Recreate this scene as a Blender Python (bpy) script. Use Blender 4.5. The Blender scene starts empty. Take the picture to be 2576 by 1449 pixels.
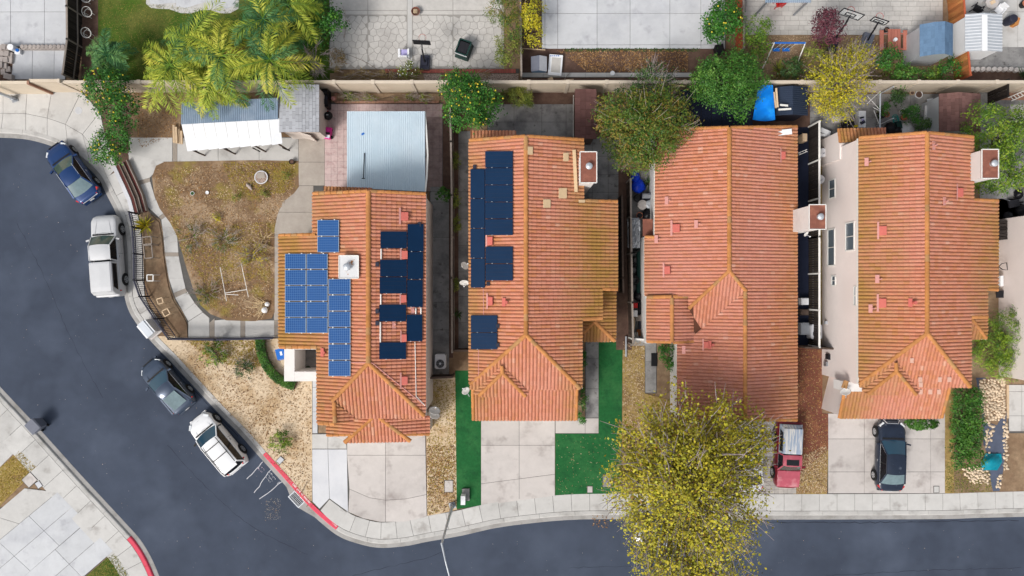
import bpy, bmesh, math, random
import numpy as np
from mathutils import Vector, Matrix

# ------------------------------------------------------------------ camera, sky, sun, exposure
scn = bpy.context.scene
HC, SC, CX, CY = 46.4, 37.0, 1288.0, 724.5        # camera height (m), plan units per metre on the ground, plan centre
cam_d = bpy.data.cameras.new("camera"); cam = bpy.data.objects.new("camera", cam_d)
scn.collection.objects.link(cam)
cam.location = (0, 0, HC); cam.rotation_euler = (0, 0, 0)
cam_d.sensor_width = 36; cam_d.lens = 24; cam_d.clip_end = 3000
scn.camera = cam

SUN_EL, SUN_AZ = math.radians(47), math.radians(222)   # azimuth clockwise from north (+y)
world = bpy.data.worlds.new("World"); scn.world = world; world.use_nodes = True
wn = world.node_tree
bg = wn.nodes['Background']; bg.inputs['Strength'].default_value = 0.095
sky = wn.nodes.new('ShaderNodeTexSky'); sky.sky_type = 'NISHITA'; sky.sun_disc = False
sky.sun_elevation = SUN_EL; sky.sun_rotation = SUN_AZ
sky.air_density = 1.6; sky.dust_density = 5.0; sky.ozone_density = 1.0
hs = wn.nodes.new('ShaderNodeHueSaturation'); hs.inputs['Saturation'].default_value = 0.42
wn.links.new(sky.outputs[0], hs.inputs['Color']); wn.links.new(hs.outputs[0], bg.inputs['Color'])
sun_d = bpy.data.lights.new("sun", 'SUN'); sun_d.energy = 1.5; sun_d.angle = math.radians(16)
sun_d.color = (1.0, 0.97, 0.93)
sun = bpy.data.objects.new("sun", sun_d); scn.collection.objects.link(sun)
sdir = Vector((math.sin(SUN_AZ) * math.cos(SUN_EL), math.cos(SUN_AZ) * math.cos(SUN_EL), math.sin(SUN_EL)))
sun.rotation_euler = sdir.to_track_quat('Z', 'Y').to_euler(); sun.location = sdir * 100
scn.view_settings.view_transform = 'Standard'; scn.view_settings.look = 'None'
scn.view_settings.gamma = 1.0; scn.view_settings.use_curve_mapping = False
scn.view_settings.exposure = 0.55
scn.cycles.max_bounces = 6; scn.cycles.transparent_max_bounces = 4

# ------------------------------------------------------------------ helpers
rng = random.Random(7)
nrg = np.random.default_rng(7)
COL = scn.collection
ORG = {}

def P(dx, dy, z=0.0):
    k = (HC - z) / HC
    return Vector(((dx - CX) / SC * k, (CY - dy) / SC * k, z))
def P2(dx, dy, z=0.0):
    v = P(dx, dy, z); return (v.x, v.y)
def L(d, z=0.0):            # plan length -> metres at height z
    return d / SC * (HC - z) / HC

class MB:
    def __init__(s): s.v = []; s.f = []; s.m = []; s.mi = 0
    def add(s, vs, fs):
        n = len(s.v); s.v += [tuple(v) for v in vs]
        for f in fs: s.f.append(tuple(i + n for i in f)); s.m.append(s.mi)
        return s
    def poly(s, pts): return s.add(pts, [tuple(range(len(pts)))])
    def prism(s, pts, z0, z1, bottom=False):
        a = sum(pts[i][0] * pts[(i + 1) % len(pts)][1] - pts[(i + 1) % len(pts)][0] * pts[i][1] for i in range(len(pts)))
        if a < 0: pts = pts[::-1]
        n = len(pts)
        vs = [(p[0], p[1], z0) for p in pts] + [(p[0], p[1], z1) for p in pts]
        fs = [tuple(range(n, 2 * n))] + [(i, (i + 1) % n, n + (i + 1) % n, n + i) for i in range(n)]
        if bottom: fs.append(tuple(range(n - 1, -1, -1)))
        return s.add(vs, fs)
    def box(s, c, d, rz=0.0, M=None):
        x, y, z = d[0] / 2, d[1] / 2, d[2] / 2
        vs = [Vector((sx * x, sy * y, sz * z)) for sz in (-1, 1) for sy in (-1, 1) for sx in (-1, 1)]
        R = M if M is not None else Matrix.Rotation(rz, 4, 'Z')
        vs = [(R @ v) + Vector(c) for v in vs]
        return s.add(vs, [(0, 2, 3, 1), (4, 5, 7, 6), (0, 1, 5, 4), (2, 6, 7, 3), (0, 4, 6, 2), (1, 3, 7, 5)])
    def bar(s, p, q, w, h=None, up=(0, 0, 1)):
        p, q = Vector(p), Vector(q); d = (q - p); l = d.length
        if l < 1e-6: return s
        d.normalize(); u = Vector(up)
        if abs(d.dot(u)) > .97: u = Vector((1, 0, 0))
        a = u.cross(d).normalized(); b = d.cross(a); h = h or w
        M = Matrix((d, a, b)).transposed().to_4x4()
        return s.box((p + q) / 2, (l, w, h), M=M)
    def tube(s, path, r, n=8, cap=True):
        path = [Vector(p) for p in path]; rs = r if isinstance(r, (list, tuple)) else [r] * len(path)
        vs = []; fs = []
        for i, p in enumerate(path):
            d = (path[min(i + 1, len(path) - 1)] - path[max(i - 1, 0)]).normalized()
            u = Vector((0, 0, 1)) if abs(d.z) < .9 else Vector((1, 0, 0))
            a = d.cross(u).normalized(); b = a.cross(d)
            for k in range(n):
                t = 2 * math.pi * k / n; vs.append(p + (a * math.cos(t) + b * math.sin(t)) * rs[i])
        for i in range(len(path) - 1):
            for k in range(n):
                fs.append((i * n + k, i * n + (k + 1) % n, (i + 1) * n + (k + 1) % n, (i + 1) * n + k))
        if cap: fs += [tuple(range(n - 1, -1, -1)), tuple(range((len(path) - 1) * n, len(path) * n))]
        return s.add(vs, fs)
    def lathe(s, prof, c=(0, 0, 0), n=16, M=None):
        vs = []; fs = []
        for (r, z) in prof:
            for k in range(n):
                t = 2 * math.pi * k / n; v = Vector((r * math.cos(t), r * math.sin(t), z))
                if M is not None: v = M @ v
                vs.append(v + Vector(c))
        for i in range(len(prof) - 1):
            for k in range(n):
                fs.append((i * n + k, i * n + (k + 1) % n, (i + 1) * n + (k + 1) % n, (i + 1) * n + k))
        return s.add(vs, fs)
    def grid(s, rows, close=False):
        n = len(rows[0]); vs = [p for r in rows for p in r]; fs = []
        for i in range(len(rows) - 1):
            for k in range(n if close else n - 1):
                fs.append((i * n + k, i * n + (k + 1) % n, (i + 1) * n + (k + 1) % n, (i + 1) * n + k))
        return s.add(vs, fs)

def link(o):
    COL.objects.link(o); return o
def mesh_of(name, mb, mats, off=(0, 0, 0), smooth=False):
    me = bpy.data.meshes.new(name)
    ox, oy, oz = off
    me.from_pydata([(v[0] - ox, v[1] - oy, v[2] - oz) for v in mb.v], [], mb.f)
    mats = mats if isinstance(mats, (list, tuple)) else [mats]
    for m in mats: me.materials.append(M_(m))
    if len(mats) > 1: me.polygons.foreach_set('material_index', mb.m)
    if smooth: me.polygons.foreach_set('use_smooth', [True] * len(me.polygons))
    me.update(); return me
def org(o): return ORG.get(o.name, (0, 0, 0))
def tag(o, label=None, cat=None, group=None, kind=None):
    if label: o['label'] = label
    if cat: o['category'] = cat
    if group: o['group'] = group
    if kind: o['kind'] = kind
    return o
def part(name, mb, mats, parent, smooth=False, label=None, kind=None):
    off = org(parent)
    o = link(bpy.data.objects.new(name, mesh_of(name, mb, mats, off, smooth)))
    o.parent = parent; ORG[o.name] = off
    return tag(o, label, kind=kind)
def thing(name, label, cat, loc=(0, 0, 0), group=None):
    o = link(bpy.data.objects.new(name, None)); o.location = loc; o.empty_display_size = .3
    ORG[o.name] = tuple(loc); return tag(o, label, cat, group)
def single(name, label, cat, mb, mats, group=None, smooth=False, kind=None):
    a = np.array(mb.v); c = (a.min(0) + a.max(0)) / 2; off = (c[0], c[1], a[:, 2].min())
    o = link(bpy.data.objects.new(name, mesh_of(name, mb, mats, off, smooth)))
    o.location = off; ORG[o.name] = tuple(off)
    return tag(o, label, cat, group, kind)
def struct(name, mb, mats, label=None, kind='structure', cat=None):
    o = link(bpy.data.objects.new(name, mesh_of(name, mb, mats))); ORG[o.name] = (0, 0, 0)
    return tag(o, label, cat, kind=kind)
def copy_tree(o, parent=None):
    c = link(o.copy()); c.parent = parent
    for ch in list(o.children): copy_tree(ch, c)
    return c
def piece(name, me, parent, M):            # a repeat that shares mesh data, placed in world space
    o = link(bpy.data.objects.new(name, me)); o.parent = parent
    o.matrix_local = Matrix.Translation(-Vector(org(parent))) @ M
    return o

# ------------------------------------------------------------------ materials
MATS = {}
def M_(m): return MATS[m] if isinstance(m, str) else m
def pm(name, col, rough=.85, var=.12, scale=2.0, col2=None, scale2=.5, thr=(.5, .62), bump=0., bscale=60, metal=0., spec=.18,
       rnd=0., coat=0., obj=False, col3=None, scale3=8., thr3=(.62, .7), stretch=None, ramp=None, emit=None, alpha=None, sub=0., tw=None):
    m = bpy.data.materials.new(name); m.use_nodes = True; MATS[name] = m
    nt = m.node_tree; b = nt.nodes['Principled BSDF']; N = nt.nodes.new; K = nt.links.new
    if obj:
        tc = N('ShaderNodeTexCoord'); pos = tc.outputs['Object']
    else:
        g = N('ShaderNodeNewGeometry'); pos = g.outputs['Position']
    if stretch:
        mp = N('ShaderNodeMapping'); mp.inputs['Scale'].default_value = stretch; K(pos, mp.inputs['Vector']); pos = mp.outputs[0]
    def noise(sc, det=4, ro=.6):
        n = N('ShaderNodeTexNoise'); n.inputs['Scale'].default_value = sc; n.inputs['Detail'].default_value = det
        n.inputs['Roughness'].default_value = ro; K(pos, n.inputs['Vector']); return n.outputs['Fac']
    def mrange(x, a, bb, c, d):
        r = N('ShaderNodeMapRange'); r.inputs[1].default_value = a; r.inputs[2].default_value = bb
        r.inputs[3].default_value = c; r.inputs[4].default_value = d; K(x, r.inputs[0]); return r.outputs[0]
    def mix(f, A, B, bt='MIX'):
        x = N('ShaderNodeMix'); x.data_type = 'RGBA'; x.blend_type = bt; x.clamp_factor = True
        for s, v in ((x.inputs[0], f), (x.inputs[6], A), (x.inputs[7], B)):
            if hasattr(v, 'is_linked') or hasattr(v, 'links'): K(v, s)
            elif isinstance(v, (tuple, list)): s.default_value = (*v[:3], 1)
            else: s.default_value = v
        return x.outputs[2]
    c = col
    if ramp:
        at = N('ShaderNodeAttribute'); at.attribute_name = 'rnd'
        cr = N('ShaderNodeValToRGB'); el = cr.color_ramp.elements
        while len(el) < len(ramp): el.new(.5)
        for i, q in enumerate(ramp):
            el[i].position = i / (len(ramp) - 1); el[i].color = (*q, 1)
        K(at.outputs['Fac'], cr.inputs[0]); c = cr.outputs[0]
    if col2: c = mix(mrange(noise(scale2, 5, .65), thr[0], thr[1], 0, 1), c, col2)
    if col3: c = mix(mrange(noise(scale3, 3, .6), thr3[0], thr3[1], 0, 1), c, col3)
    if var:
        v = mrange(noise(scale, 6, .7), .25, .75, 1 - var, 1 + var)
        cb = N('ShaderNodeCombineColor'); [K(v, cb.inputs[i]) for i in range(3)]
        c = mix(1.0, c, cb.outputs[0], 'MULTIPLY')
    if rnd:
        oi = N('ShaderNodeObjectInfo'); v = mrange(oi.outputs['Random'], 0, 1, 1 - rnd, 1 + rnd)
        cb = N('ShaderNodeCombineColor'); [K(v, cb.inputs[i]) for i in range(3)]
        c = mix(1.0, c, cb.outputs[0], 'MULTIPLY')
    if isinstance(c, (tuple, list)): b.inputs['Base Color'].default_value = (*c[:3], 1)
    else: K(c, b.inputs['Base Color'])
    b.inputs['Roughness'].default_value = rough; b.inputs['Metallic'].default_value = metal
    b.inputs['Specular IOR Level'].default_value = spec
    if coat: b.inputs['Coat Weight'].default_value = coat; b.inputs['Coat Roughness'].default_value = .06
    if bump:
        bn = N('ShaderNodeBump'); bn.inputs['Strength'].default_value = bump; bn.inputs['Distance'].default_value = .02
        K(noise(bscale, 3), bn.inputs['Height']); K(bn.outputs[0], b.inputs['Normal'])
    return m

pm('asphalt', (.058, .072, .104), .9, .12, .5, (.046, .057, .083), .09, (.4, .62), .5, 90, col3=(.075, .092, .130), scale3=.22, thr3=(.48, .74), spec=.12)
pm('concrete', (.50, .49, .475), .9, .09, 1.3, (.41, .40, .385), .45, (.5, .75), .25, 50, rnd=.06, col3=(.29, .27, .255), scale3=.9, thr3=(.58, .80))
pm('concrete_cool', (.52, .53, .55), .9, .08, 1.0, (.43, .44, .47), .4, (.48, .7), .2, 50, rnd=.04, col3=(.35, .35, .38), scale3=1.1, thr3=(.58, .80))
pm('concrete_white', (.60, .605, .63), .9, .08, 1.2, (.48, .49, .52), .6, (.45, .68), .2, 50, rnd=.03)
pm('concrete_warm', (.51, .475, .455), .9, .08, 1.2, (.42, .385, .37), .4, (.5, .72), .25, 50, rnd=.05, col3=(.31, .275, .26), scale3=.8, thr3=(.56, .78))
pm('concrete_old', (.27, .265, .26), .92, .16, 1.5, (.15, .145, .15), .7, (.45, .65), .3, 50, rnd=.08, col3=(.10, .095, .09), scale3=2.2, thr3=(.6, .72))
pm('concrete_tan', (.385, .345, .305), .92, .10, 2.5, (.33, .29, .255), .5, (.45, .65), .35, 80, rnd=.04)
pm('aggregate', (.30, .262, .225), .95, .14, 14, None, bump=.5, bscale=120)
pm('joint', (.10, .095, .09), .95, .2, 3)
pm('kerb', (.46, .45, .435), .9, .10, 2.0, (.31, .30, .285), .7, (.5, .7), .2, 50, rnd=.05)
pm('gutter', (.33, .32, .31), .9, .12, 1.6, (.25, .24, .225), .9, (.48, .66), .2, 50)
pm('red_paint', (.62, .072, .115), .75, .10, 6, (.52, .11, .13), 2.5, (.55, .7))
pm('white_paint', (.75, .74, .72), .7, .06, 6)
pm('chalk', (.55, .55, .58), .95, .1, 20)
pm('chalk_pink', (.52, .42, .50), .95, .1, 20)
pm('dirt', (.20, .13, .08), .95, .25, 3.5, (.29, .205, .13), .5, (.42, .62), .6, 30, col3=(.19, .12, .075), scale3=1.4, thr3=(.56, .7))
pm('garden_dirt', (.19, .12, .07), .95, .28, 3.5, (.33, .235, .15), .33, (.47, .57), .7, 30, col3=(.23, .175, .05), scale3=.55, thr3=(.53, .64))
pm('dirt_dark', (.105, .062, .048), .95, .25, 3, (.15, .095, .07), .8, (.45, .65), .6, 30)
pm('dirt_pale', (.60, .48, .34), .95, .18, 4, (.44, .31, .18), .45, (.47, .62), .6, 30, col3=(.30, .21, .13), scale3=3.5, thr3=(.58, .68))
pm('dirt_yellow', (.33, .235, .085), .95, .22, 5, (.22, .14, .06), 1.0, (.48, .62), .6, 30, col3=(.45, .35, .20), scale3=3, thr3=(.58, .68))
pm('red_mulch', (.175, .062, .042), .95, .3, 9, (.24, .10, .055), 1.2, (.5, .66), .8, 45)
pm('turf', (.014, .105, .030), .9, .25, 5, (.030, .135, .042), .5, (.45, .65), .6, 150, col3=(.012, .08, .026), scale3=1.3, thr3=(.55, .7))
pm('lawn', (.062, .118, .014), .95, .25, 4, (.12, .135, .03), .35, (.48, .62), .8, 60, col3=(.04, .085, .012), scale3=.5, thr3=(.5, .68))
pm('stucco', (.60, .53, .485), .92, .05, 1.5, (.53, .46, .41), .4, (.55, .75), .25, 90)
pm('stucco_pink', (.78, .70, .67), .92, .05, 1.2, (.71, .63, .60), .3, (.5, .75), .25, 90)
pm('stucco_white', (.70, .68, .665), .9, .05, 2, (.60, .57, .55), .6, (.55, .75), .2, 90)
pm('block_wall', (.62, .53, .42), .9, .06, 1.2, (.55, .455, .35), .5, (.5, .72), .25, 70, rnd=.03)
pm('block_post', (.57, .49, .40), .9, .08, 2, rnd=.05)
pm('trim_white', (.74, .73, .70), .6, .05, 4)
pm('wood_dark', (.085, .060, .048), .9, .3, 4, stretch=(1, 1, 6), rnd=.25)
pm('wood_grey', (.24, .205, .18), .9, .2, 4, stretch=(1, 1, 6), rnd=.15)
pm('wood_black', (.03, .024, .022), .9, .3, 4, rnd=.3)
pm('wood_orange', (.36, .13, .045), .8, .25, 3, (.46, .22, .07), 1.2, (.45, .65), stretch=(1, 1, .4), rnd=.28)
pm('wood_red', (.40, .10, .045), .85, .15, 5, rnd=.1)
pm('wood_table', (.40, .145, .105), .75, .12, 4, rnd=.1)
pm('wood_pale', (.60, .45, .30), .8, .12, 4, rnd=.1)
pm('metal_black', (.018, .018, .022), .5, .1, 5)
pm('metal_dark', (.035, .036, .055), .45, .1, 3, metal=.3)
pm('metal_grey', (.33, .35, .38), .45, .08, 4, metal=.6)
pm('galv', (.50, .53, .57), .45, .08, 3, metal=.35)
pm('sheet_blue', (.46, .57, .65), .55, .06, .8, (.54, .63, .70), .25, (.4, .65), metal=.15)
pm('sheet_steel', (.22, .29, .38), .5, .10, 1.0, (.28, .34, .42), .5, (.45, .6), metal=.2, stretch=(1.0, 1.0, 1.0))
pm('sheet_white', (.72, .735, .76), .45, .04, 1, (.63, .65, .69), .35, (.5, .7))
pm('shingle_grey', (.37, .38, .41), .95, .10, 6, rnd=.12)
pm('shingle_brown', (.165, .088, .078), .95, .15, 6, rnd=.2)
pm('shingle_maroon', (.125, .062, .056), .95, .15, 5, rnd=.15)
pm('shingle_blue', (.115, .195, .31), .92, .10, 8, rnd=.10)
pm('roof_black', (.012, .016, .035), .6, .2, 2, rnd=.15)
pm('roof_darkmetal', (.035, .05, .085), .45, .12, 2, metal=.25)
pm('tarp', (.004, .21, .75), .38, .12, 2.2, (.02, .33, .86), .9, (.5, .66))
pm('tarp_dark', (.005, .04, .50), .35, .25, 4)
pm('tarp_teal', (.005, .22, .30), .5, .2, 5)
pm('glass', (.025, .035, .05), .06, .05, 1, spec=.8)
pm('glass_pane', (.10, .13, .16), .08, .1, .8, spec=.8)
pm('rust', (.22, .085, .06), .8, .2, 5, (.30, .12, .08), 2, (.5, .65))
pm('rust_white', (.62, .62, .63), .6, .06, 3, (.42, .16, .04), 1.9, (.60, .64))
pm('vent_red', (.52, .135, .11), .7, .1, 6)
pm('vent_pink', (.56, .27, .24), .7, .15, 9)
pm('pv_blue', (.004, .06, .22), .45, .10, 3, spec=.25)
pm('pv_line', (.10, .19, .36), .5, 0, spec=.2)
pm('pv_black', (.004, .022, .062), .45, .10, 1.2, spec=.12)
pm('plastic_green', (.012, .04, .035), .45, .1, 5)
pm('plastic_blue', (.015, .13, .48), .4, .06, 5)
pm('plastic_black', (.012, .012, .014), .4, .1, 5)
pm('plastic_white', (.75, .76, .78), .4, .04, 5)
pm('plastic_pink', (.68, .035, .30), .4, .05, 5)
pm('plastic_purple', (.46, .42, .72), .5, .05, 5)
pm('plastic_grey', (.15, .16, .20), .5, .08, 5)
pm('plastic_red', (.5, .02, .02), .4, .05, 5)
pm('plastic_yellow', (.65, .5, .02), .4, .05, 5)
pm('plastic_teal', (.01, .26, .24), .5, .05, 5)
pm('terracotta', (.42, .15, .085), .8, .1, 5)
pm('bag_black', (.010, .010, .013), .35, .2, 8)
pm('brick_red', (.36, .105, .085), .9, .15, 8, rnd=.2)
pm('brick_tan', (.36, .20, .14), .9, .15, 8, rnd=.15)
pm('tile_pink', (.52, .40, .385), .8, .10, 5, (.44, .31, .30), 3, (.5, .62), rnd=.06)
pm('tile_pink_shaded', (.33, .25, .235), .85, .15, 4, (.24, .17, .165), 1.6, (.45, .65), rnd=.08)  # darker tile_pink: the patio cover's shadow painted into the colour
pm('joint_soft', (.30, .285, .265), .95, .12, 4)
pm('stamped', (.49, .47, .445), .9, .10, 3, (.41, .39, .37), .5, (.5, .7), .3, 40, rnd=.05)
pm('paver', (.42, .39, .36), .9, .12, 4, rnd=.12)
pm('river_stone', (.56, .45, .33), .8, .12, 8, rnd=.28)
pm('weed_cloth', (.085, .10, .145), .9, .2, 2)
pm('pebble', (.42, .33, .28), .9, .45, 12, (.16, .11, .09), 14, (.5, .56))
pm('block_grey', (.36, .32, .30), .9, .15, 5, rnd=.12)
pm('bark', (.115, .085, .065), .95, .3, 8, stretch=(1, 1, .3))
pm('bark_pale', (.34, .29, .29), .95, .2, 8, (.22, .17, .165), 4, (.5, .6))
pm('twig', (.36, .30, .27), .95, .25, 6, rnd=.2)
pm('straw', (.55, .42, .25), .95, .2, 6, rnd=.2)
pm('fruit_yellow', (.62, .50, .05), .5, .1, 5)
# foliage palettes (ramp over the per-leaf attribute)
def leafmat(name, pal, rough=.55): return pm(name, pal[0], rough, .2, 1.2, ramp=pal, spec=.3)
leafmat('leaf_citrus', [(.008, .045, .006), (.02, .10, .010), (.04, .16, .015), (.10, .23, .02)])
leafmat('leaf_dark', [(.014, .04, .012), (.03, .075, .02), (.05, .11, .025), (.09, .15, .03)])
leafmat('leaf_round', [(.012, .06, .008), (.03, .115, .012), (.06, .17, .018), (.14, .26, .04)])
leafmat('leaf_rust', [(.018, .055, .008), (.04, .10, .012), (.09, .15, .015), (.18, .16, .02), (.28, .15, .04)])
leafmat('leaf_autumn', [(.27, .12, .025), (.16, .16, .02), (.30, .27, .018), (.46, .38, .02), (.33, .36, .03), (.42, .29, .03)])
leafmat('leaf_yellow', [(.18, .19, .012), (.32, .31, .015), (.45, .39, .015), (.50, .35, .02)])
leafmat('leaf_lime', [(.03, .09, .012), (.08, .17, .015), (.17, .27, .02), (.30, .36, .03)])
leafmat('leaf_purple', [(.045, .012, .022), (.085, .02, .035), (.13, .035, .05), (.18, .07, .08)])
leafmat('leaf_palm', [(.11, .20, .02), (.26, .34, .03), (.44, .46, .05), (.60, .54, .09)])
leafmat('leaf_palm_dark', [(.02, .09, .03), (.04, .14, .045), (.08, .20, .06), (.15, .27, .07)])
leafmat('leaf_palm_dry', [(.22, .12, .04), (.34, .19, .05), (.45, .28, .07), (.5, .34, .12)])
leafmat('leaf_hedge', [(.015, .06, .008), (.03, .11, .012), (.06, .17, .015), (.10, .22, .03)])
leafmat('leaf_dry', [(.16, .11, .06), (.24, .16, .06), (.30, .22, .08), (.22, .19, .06)])
leafmat('leaf_olive', [(.05, .08, .015), (.10, .14, .02), (.19, .22, .03), (.28, .28, .05)])
leafmat('litter_tan', [(.18, .11, .06), (.36, .24, .13), (.50, .36, .22), (.60, .48, .33)], .9)
leafmat('litter_brown', [(.08, .045, .03), (.20, .11, .05), (.32, .16, .05), (.45, .30, .16)], .9)
leafmat('litter_gold', [(.16, .10, .02), (.30, .20, .03), (.38, .28, .05), (.24, .22, .04)], .9)
leafmat('litter_green', [(.05, .09, .015), (.12, .14, .025), (.22, .20, .04), (.30, .24, .07)], .9)
leafmat('litter_turf', [(.016, .10, .03), (.02, .13, .035), (.03, .15, .045), (.035, .17, .05)], .9)
leafmat('litter_road', [(.10, .11, .13), (.25, .24, .22), (.45, .42, .36), (.30, .18, .09)], .9)
# ------------------------------------------------------------------ ground, street, kerbs, pavements
def inset(pts, g):
    n = len(pts); a = sum(pts[i][0] * pts[(i + 1) % n][1] - pts[(i + 1) % n][0] * pts[i][1] for i in range(n))
    if a < 0: pts = pts[::-1]
    out = []
    for i in range(n):
        p0, p1, p2 = Vector(pts[i - 1][:2]), Vector(pts[i][:2]), Vector(pts[(i + 1) % n][:2])
        d1, d2 = (p1 - p0), (p2 - p1)
        if d1.length < 1e-6 or d2.length < 1e-6: out.append(tuple(p1)); continue
        d1.normalize(); d2.normalize()
        n1, n2 = Vector((-d1.y, d1.x)), Vector((-d2.y, d2.x)); m = n1 + n2
        k = max(.35, m.dot(m) / 2)
        out.append(tuple(p1 + m * (g / k)))
    return out
def clip_poly(poly, clip):
    def cross(a, b, p): return (b[0] - a[0]) * (p[1] - a[1]) - (b[1] - a[1]) * (p[0] - a[0])
    n = len(clip); ar = sum(clip[i][0] * clip[(i + 1) % n][1] - clip[(i + 1) % n][0] * clip[i][1] for i in range(n))
    if ar < 0: clip = clip[::-1]
    out = list(poly)
    for i in range(n):
        a, b = clip[i], clip[(i + 1) % n]; inp = out; out = []
        for j in range(len(inp)):
            p, q = inp[j - 1], inp[j]; cp, cq = cross(a, b, p), cross(a, b, q)
            if (cp >= 0) != (cq >= 0):
                t = cp / (cp - cq); out.append((p[0] + (q[0] - p[0]) * t, p[1] + (q[1] - p[1]) * t))
            if cq >= 0: out.append(q)
        if len(out) < 3: return []
    return out
def inpoly(p, poly):
    c = False; n = len(poly)
    for i in range(n):
        a, b = poly[i], poly[i - 1]
        if (a[1] > p[1]) != (b[1] > p[1]) and p[0] < (b[0] - a[0]) * (p[1] - a[1]) / (b[1] - a[1]) + a[0]: c = not c
    return c
def dpoly(pts, z=0.): return [P2(x, y, z) for x, y in pts]
def sheet(name, pts, mat, z1, z0=-.2, label=None):
    return struct(name, MB().prism(dpoly(pts), z0, z1), mat, label)
def slab(parent, pts, mat, z=0., gap=.012, name='slab', z0=-.06, world=False, dz=.004):
    w = pts if world else dpoly(pts)
    w = inset(w, gap)
    return part(name, MB().prism(w, z0, z + rng.uniform(-dz, dz)), mat, parent)
def rect(x0, y0, x1, y1): return [(x0, y0), (x1, y0), (x1, y1), (x0, y1)]
def gridslabs(parent, q, us, vs, mat, z=0., gap=.012, name='slab'):
    def B(u, v):
        a = [q[0][k] + (q[1][k] - q[0][k]) * u for k in (0, 1)]; b = [q[3][k] + (q[2][k] - q[3][k]) * u for k in (0, 1)]
        return (a[0] + (b[0] - a[0]) * v, a[1] + (b[1] - a[1]) * v)
    for i in range(len(us) - 1):
        for j in range(len(vs) - 1):
            slab(parent, [B(us[i], vs[j]), B(us[i + 1], vs[j]), B(us[i + 1], vs[j + 1]), B(us[i], vs[j + 1])],
                 rng.choice(mat) if isinstance(mat, list) else mat, z, gap, name)
def fr(vals):   # absolute cuts -> fractions
    a, b = vals[0], vals[-1]; return [(v - a) / (b - a) for v in vals]
def cgrid(parent, xs, ys, mat, z=0., gap=.012, name='slab'):
    gridslabs(parent, rect(xs[0], ys[0], xs[-1], ys[-1]), fr(xs), fr(ys), mat, z, gap, name)
def bed(name, pts, mat='joint', z=-.02, label=None): return sheet(name, pts, mat, z, -.19, label)

struct('terrain', MB().prism([(-900, -900), (900, -900), (900, 900), (-900, 900)], -.6, -.25), 'dirt')
struct('street', MB().prism(dpoly([(-2500, -200), (5000, -200), (5000, 2600), (-2500, 2600)]), -.24, -.13), 'asphalt')

def crom(pts, step=7.):
    out = []
    Q = [2 * Vector(pts[0]) - Vector(pts[1])] + [Vector(p) for p in pts] + [2 * Vector(pts[-1]) - Vector(pts[-2])]
    for i in range(1, len(Q) - 2):
        n = max(1, int((Q[i + 1] - Q[i]).length / step))
        for k in range(n):
            t = k / n; p0, p1, p2, p3 = Q[i - 1:i + 3]
            out.append(.5 * ((2 * p1) + (p2 - p0) * t + (2 * p0 - 5 * p1 + 4 * p2 - p3) * t * t + (3 * p1 - p0 - 3 * p2 + p3) * t ** 3))
    out.append(Q[-2]); return [tuple(p) for p in out]
def rs(pts, step):     # resample world polyline at even steps
    pts = [Vector(p) for p in pts]; out = [pts[0]]; acc = 0.
    for a, b in zip(pts, pts[1:]):
        l = (b - a).length; t = step - acc
        while t <= l: out.append(a + (b - a) * (t / l)); t += step
        acc = (acc + l) % step if l > 0 else acc
    return out
def normals(pts):
    out = []
    for i in range(len(pts)):
        d = (pts[min(i + 1, len(pts) - 1)] - pts[max(i - 1, 0)]).normalized(); out.append(Vector((-d.y, d.x)))
    return out
EDGE = [(-700, 345), (-240, 345), (-120, 345), (-60, 345), (0, 345), (60, 349), (108, 360), (150, 376), (190, 399), (222, 424), (247, 452), (270, 497), (285, 526), (298, 560),
        (306, 600), (309, 650), (310, 700), (312, 749), (327, 792), (357, 834), (390, 872), (425, 907), (487, 974), (555, 1047),
        (600, 1092), (644, 1142), (708, 1213), (760, 1272), (795, 1306), (846, 1347), (894, 1367), (951, 1379), (1019, 1375), (1074, 1364), (1159, 1349),
        (1249, 1329), (1340, 1317), (1433, 1309), (1553, 1307), (1932, 1308), (2344, 1307), (2460, 1304), (2576, 1301), (2700, 1298), (3300, 1285)]
ISLE = [(455, 1680), (430, 1560), (411, 1500), (397, 1449), (375, 1399), (350, 1359), (322, 1327), (262, 1262), (197, 1192), (135, 1123), (75, 1057), (0, 977), (-70, 902), (-160, 806), (-600, 330)]
def path_world(pts): return rs([P2(*p) for p in crom(pts)], .2)
PE, PI_ = path_world(EDGE), path_world(ISLE)
NE, NI = normals(PE), normals(PI_)
def near(path, d):
    w = Vector(P2(*d)); return min(range(len(path)), key=lambda i: (path[i] - w).length)

# the two raised blocks of land
def block(name, path, nrm, far, off=.6):
    pts = [tuple(path[i] + nrm[i] * off) for i in range(0, len(path), 3)] + [P2(*p) for p in far]
    struct(name, MB().prism(pts, -.22, -.05), 'dirt')
block('ground', PE, NE, [(3300, -1200), (-700, -1200)])
block('ground', PI_, NI, [(-600, 1900), (430, 1900)])

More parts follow.
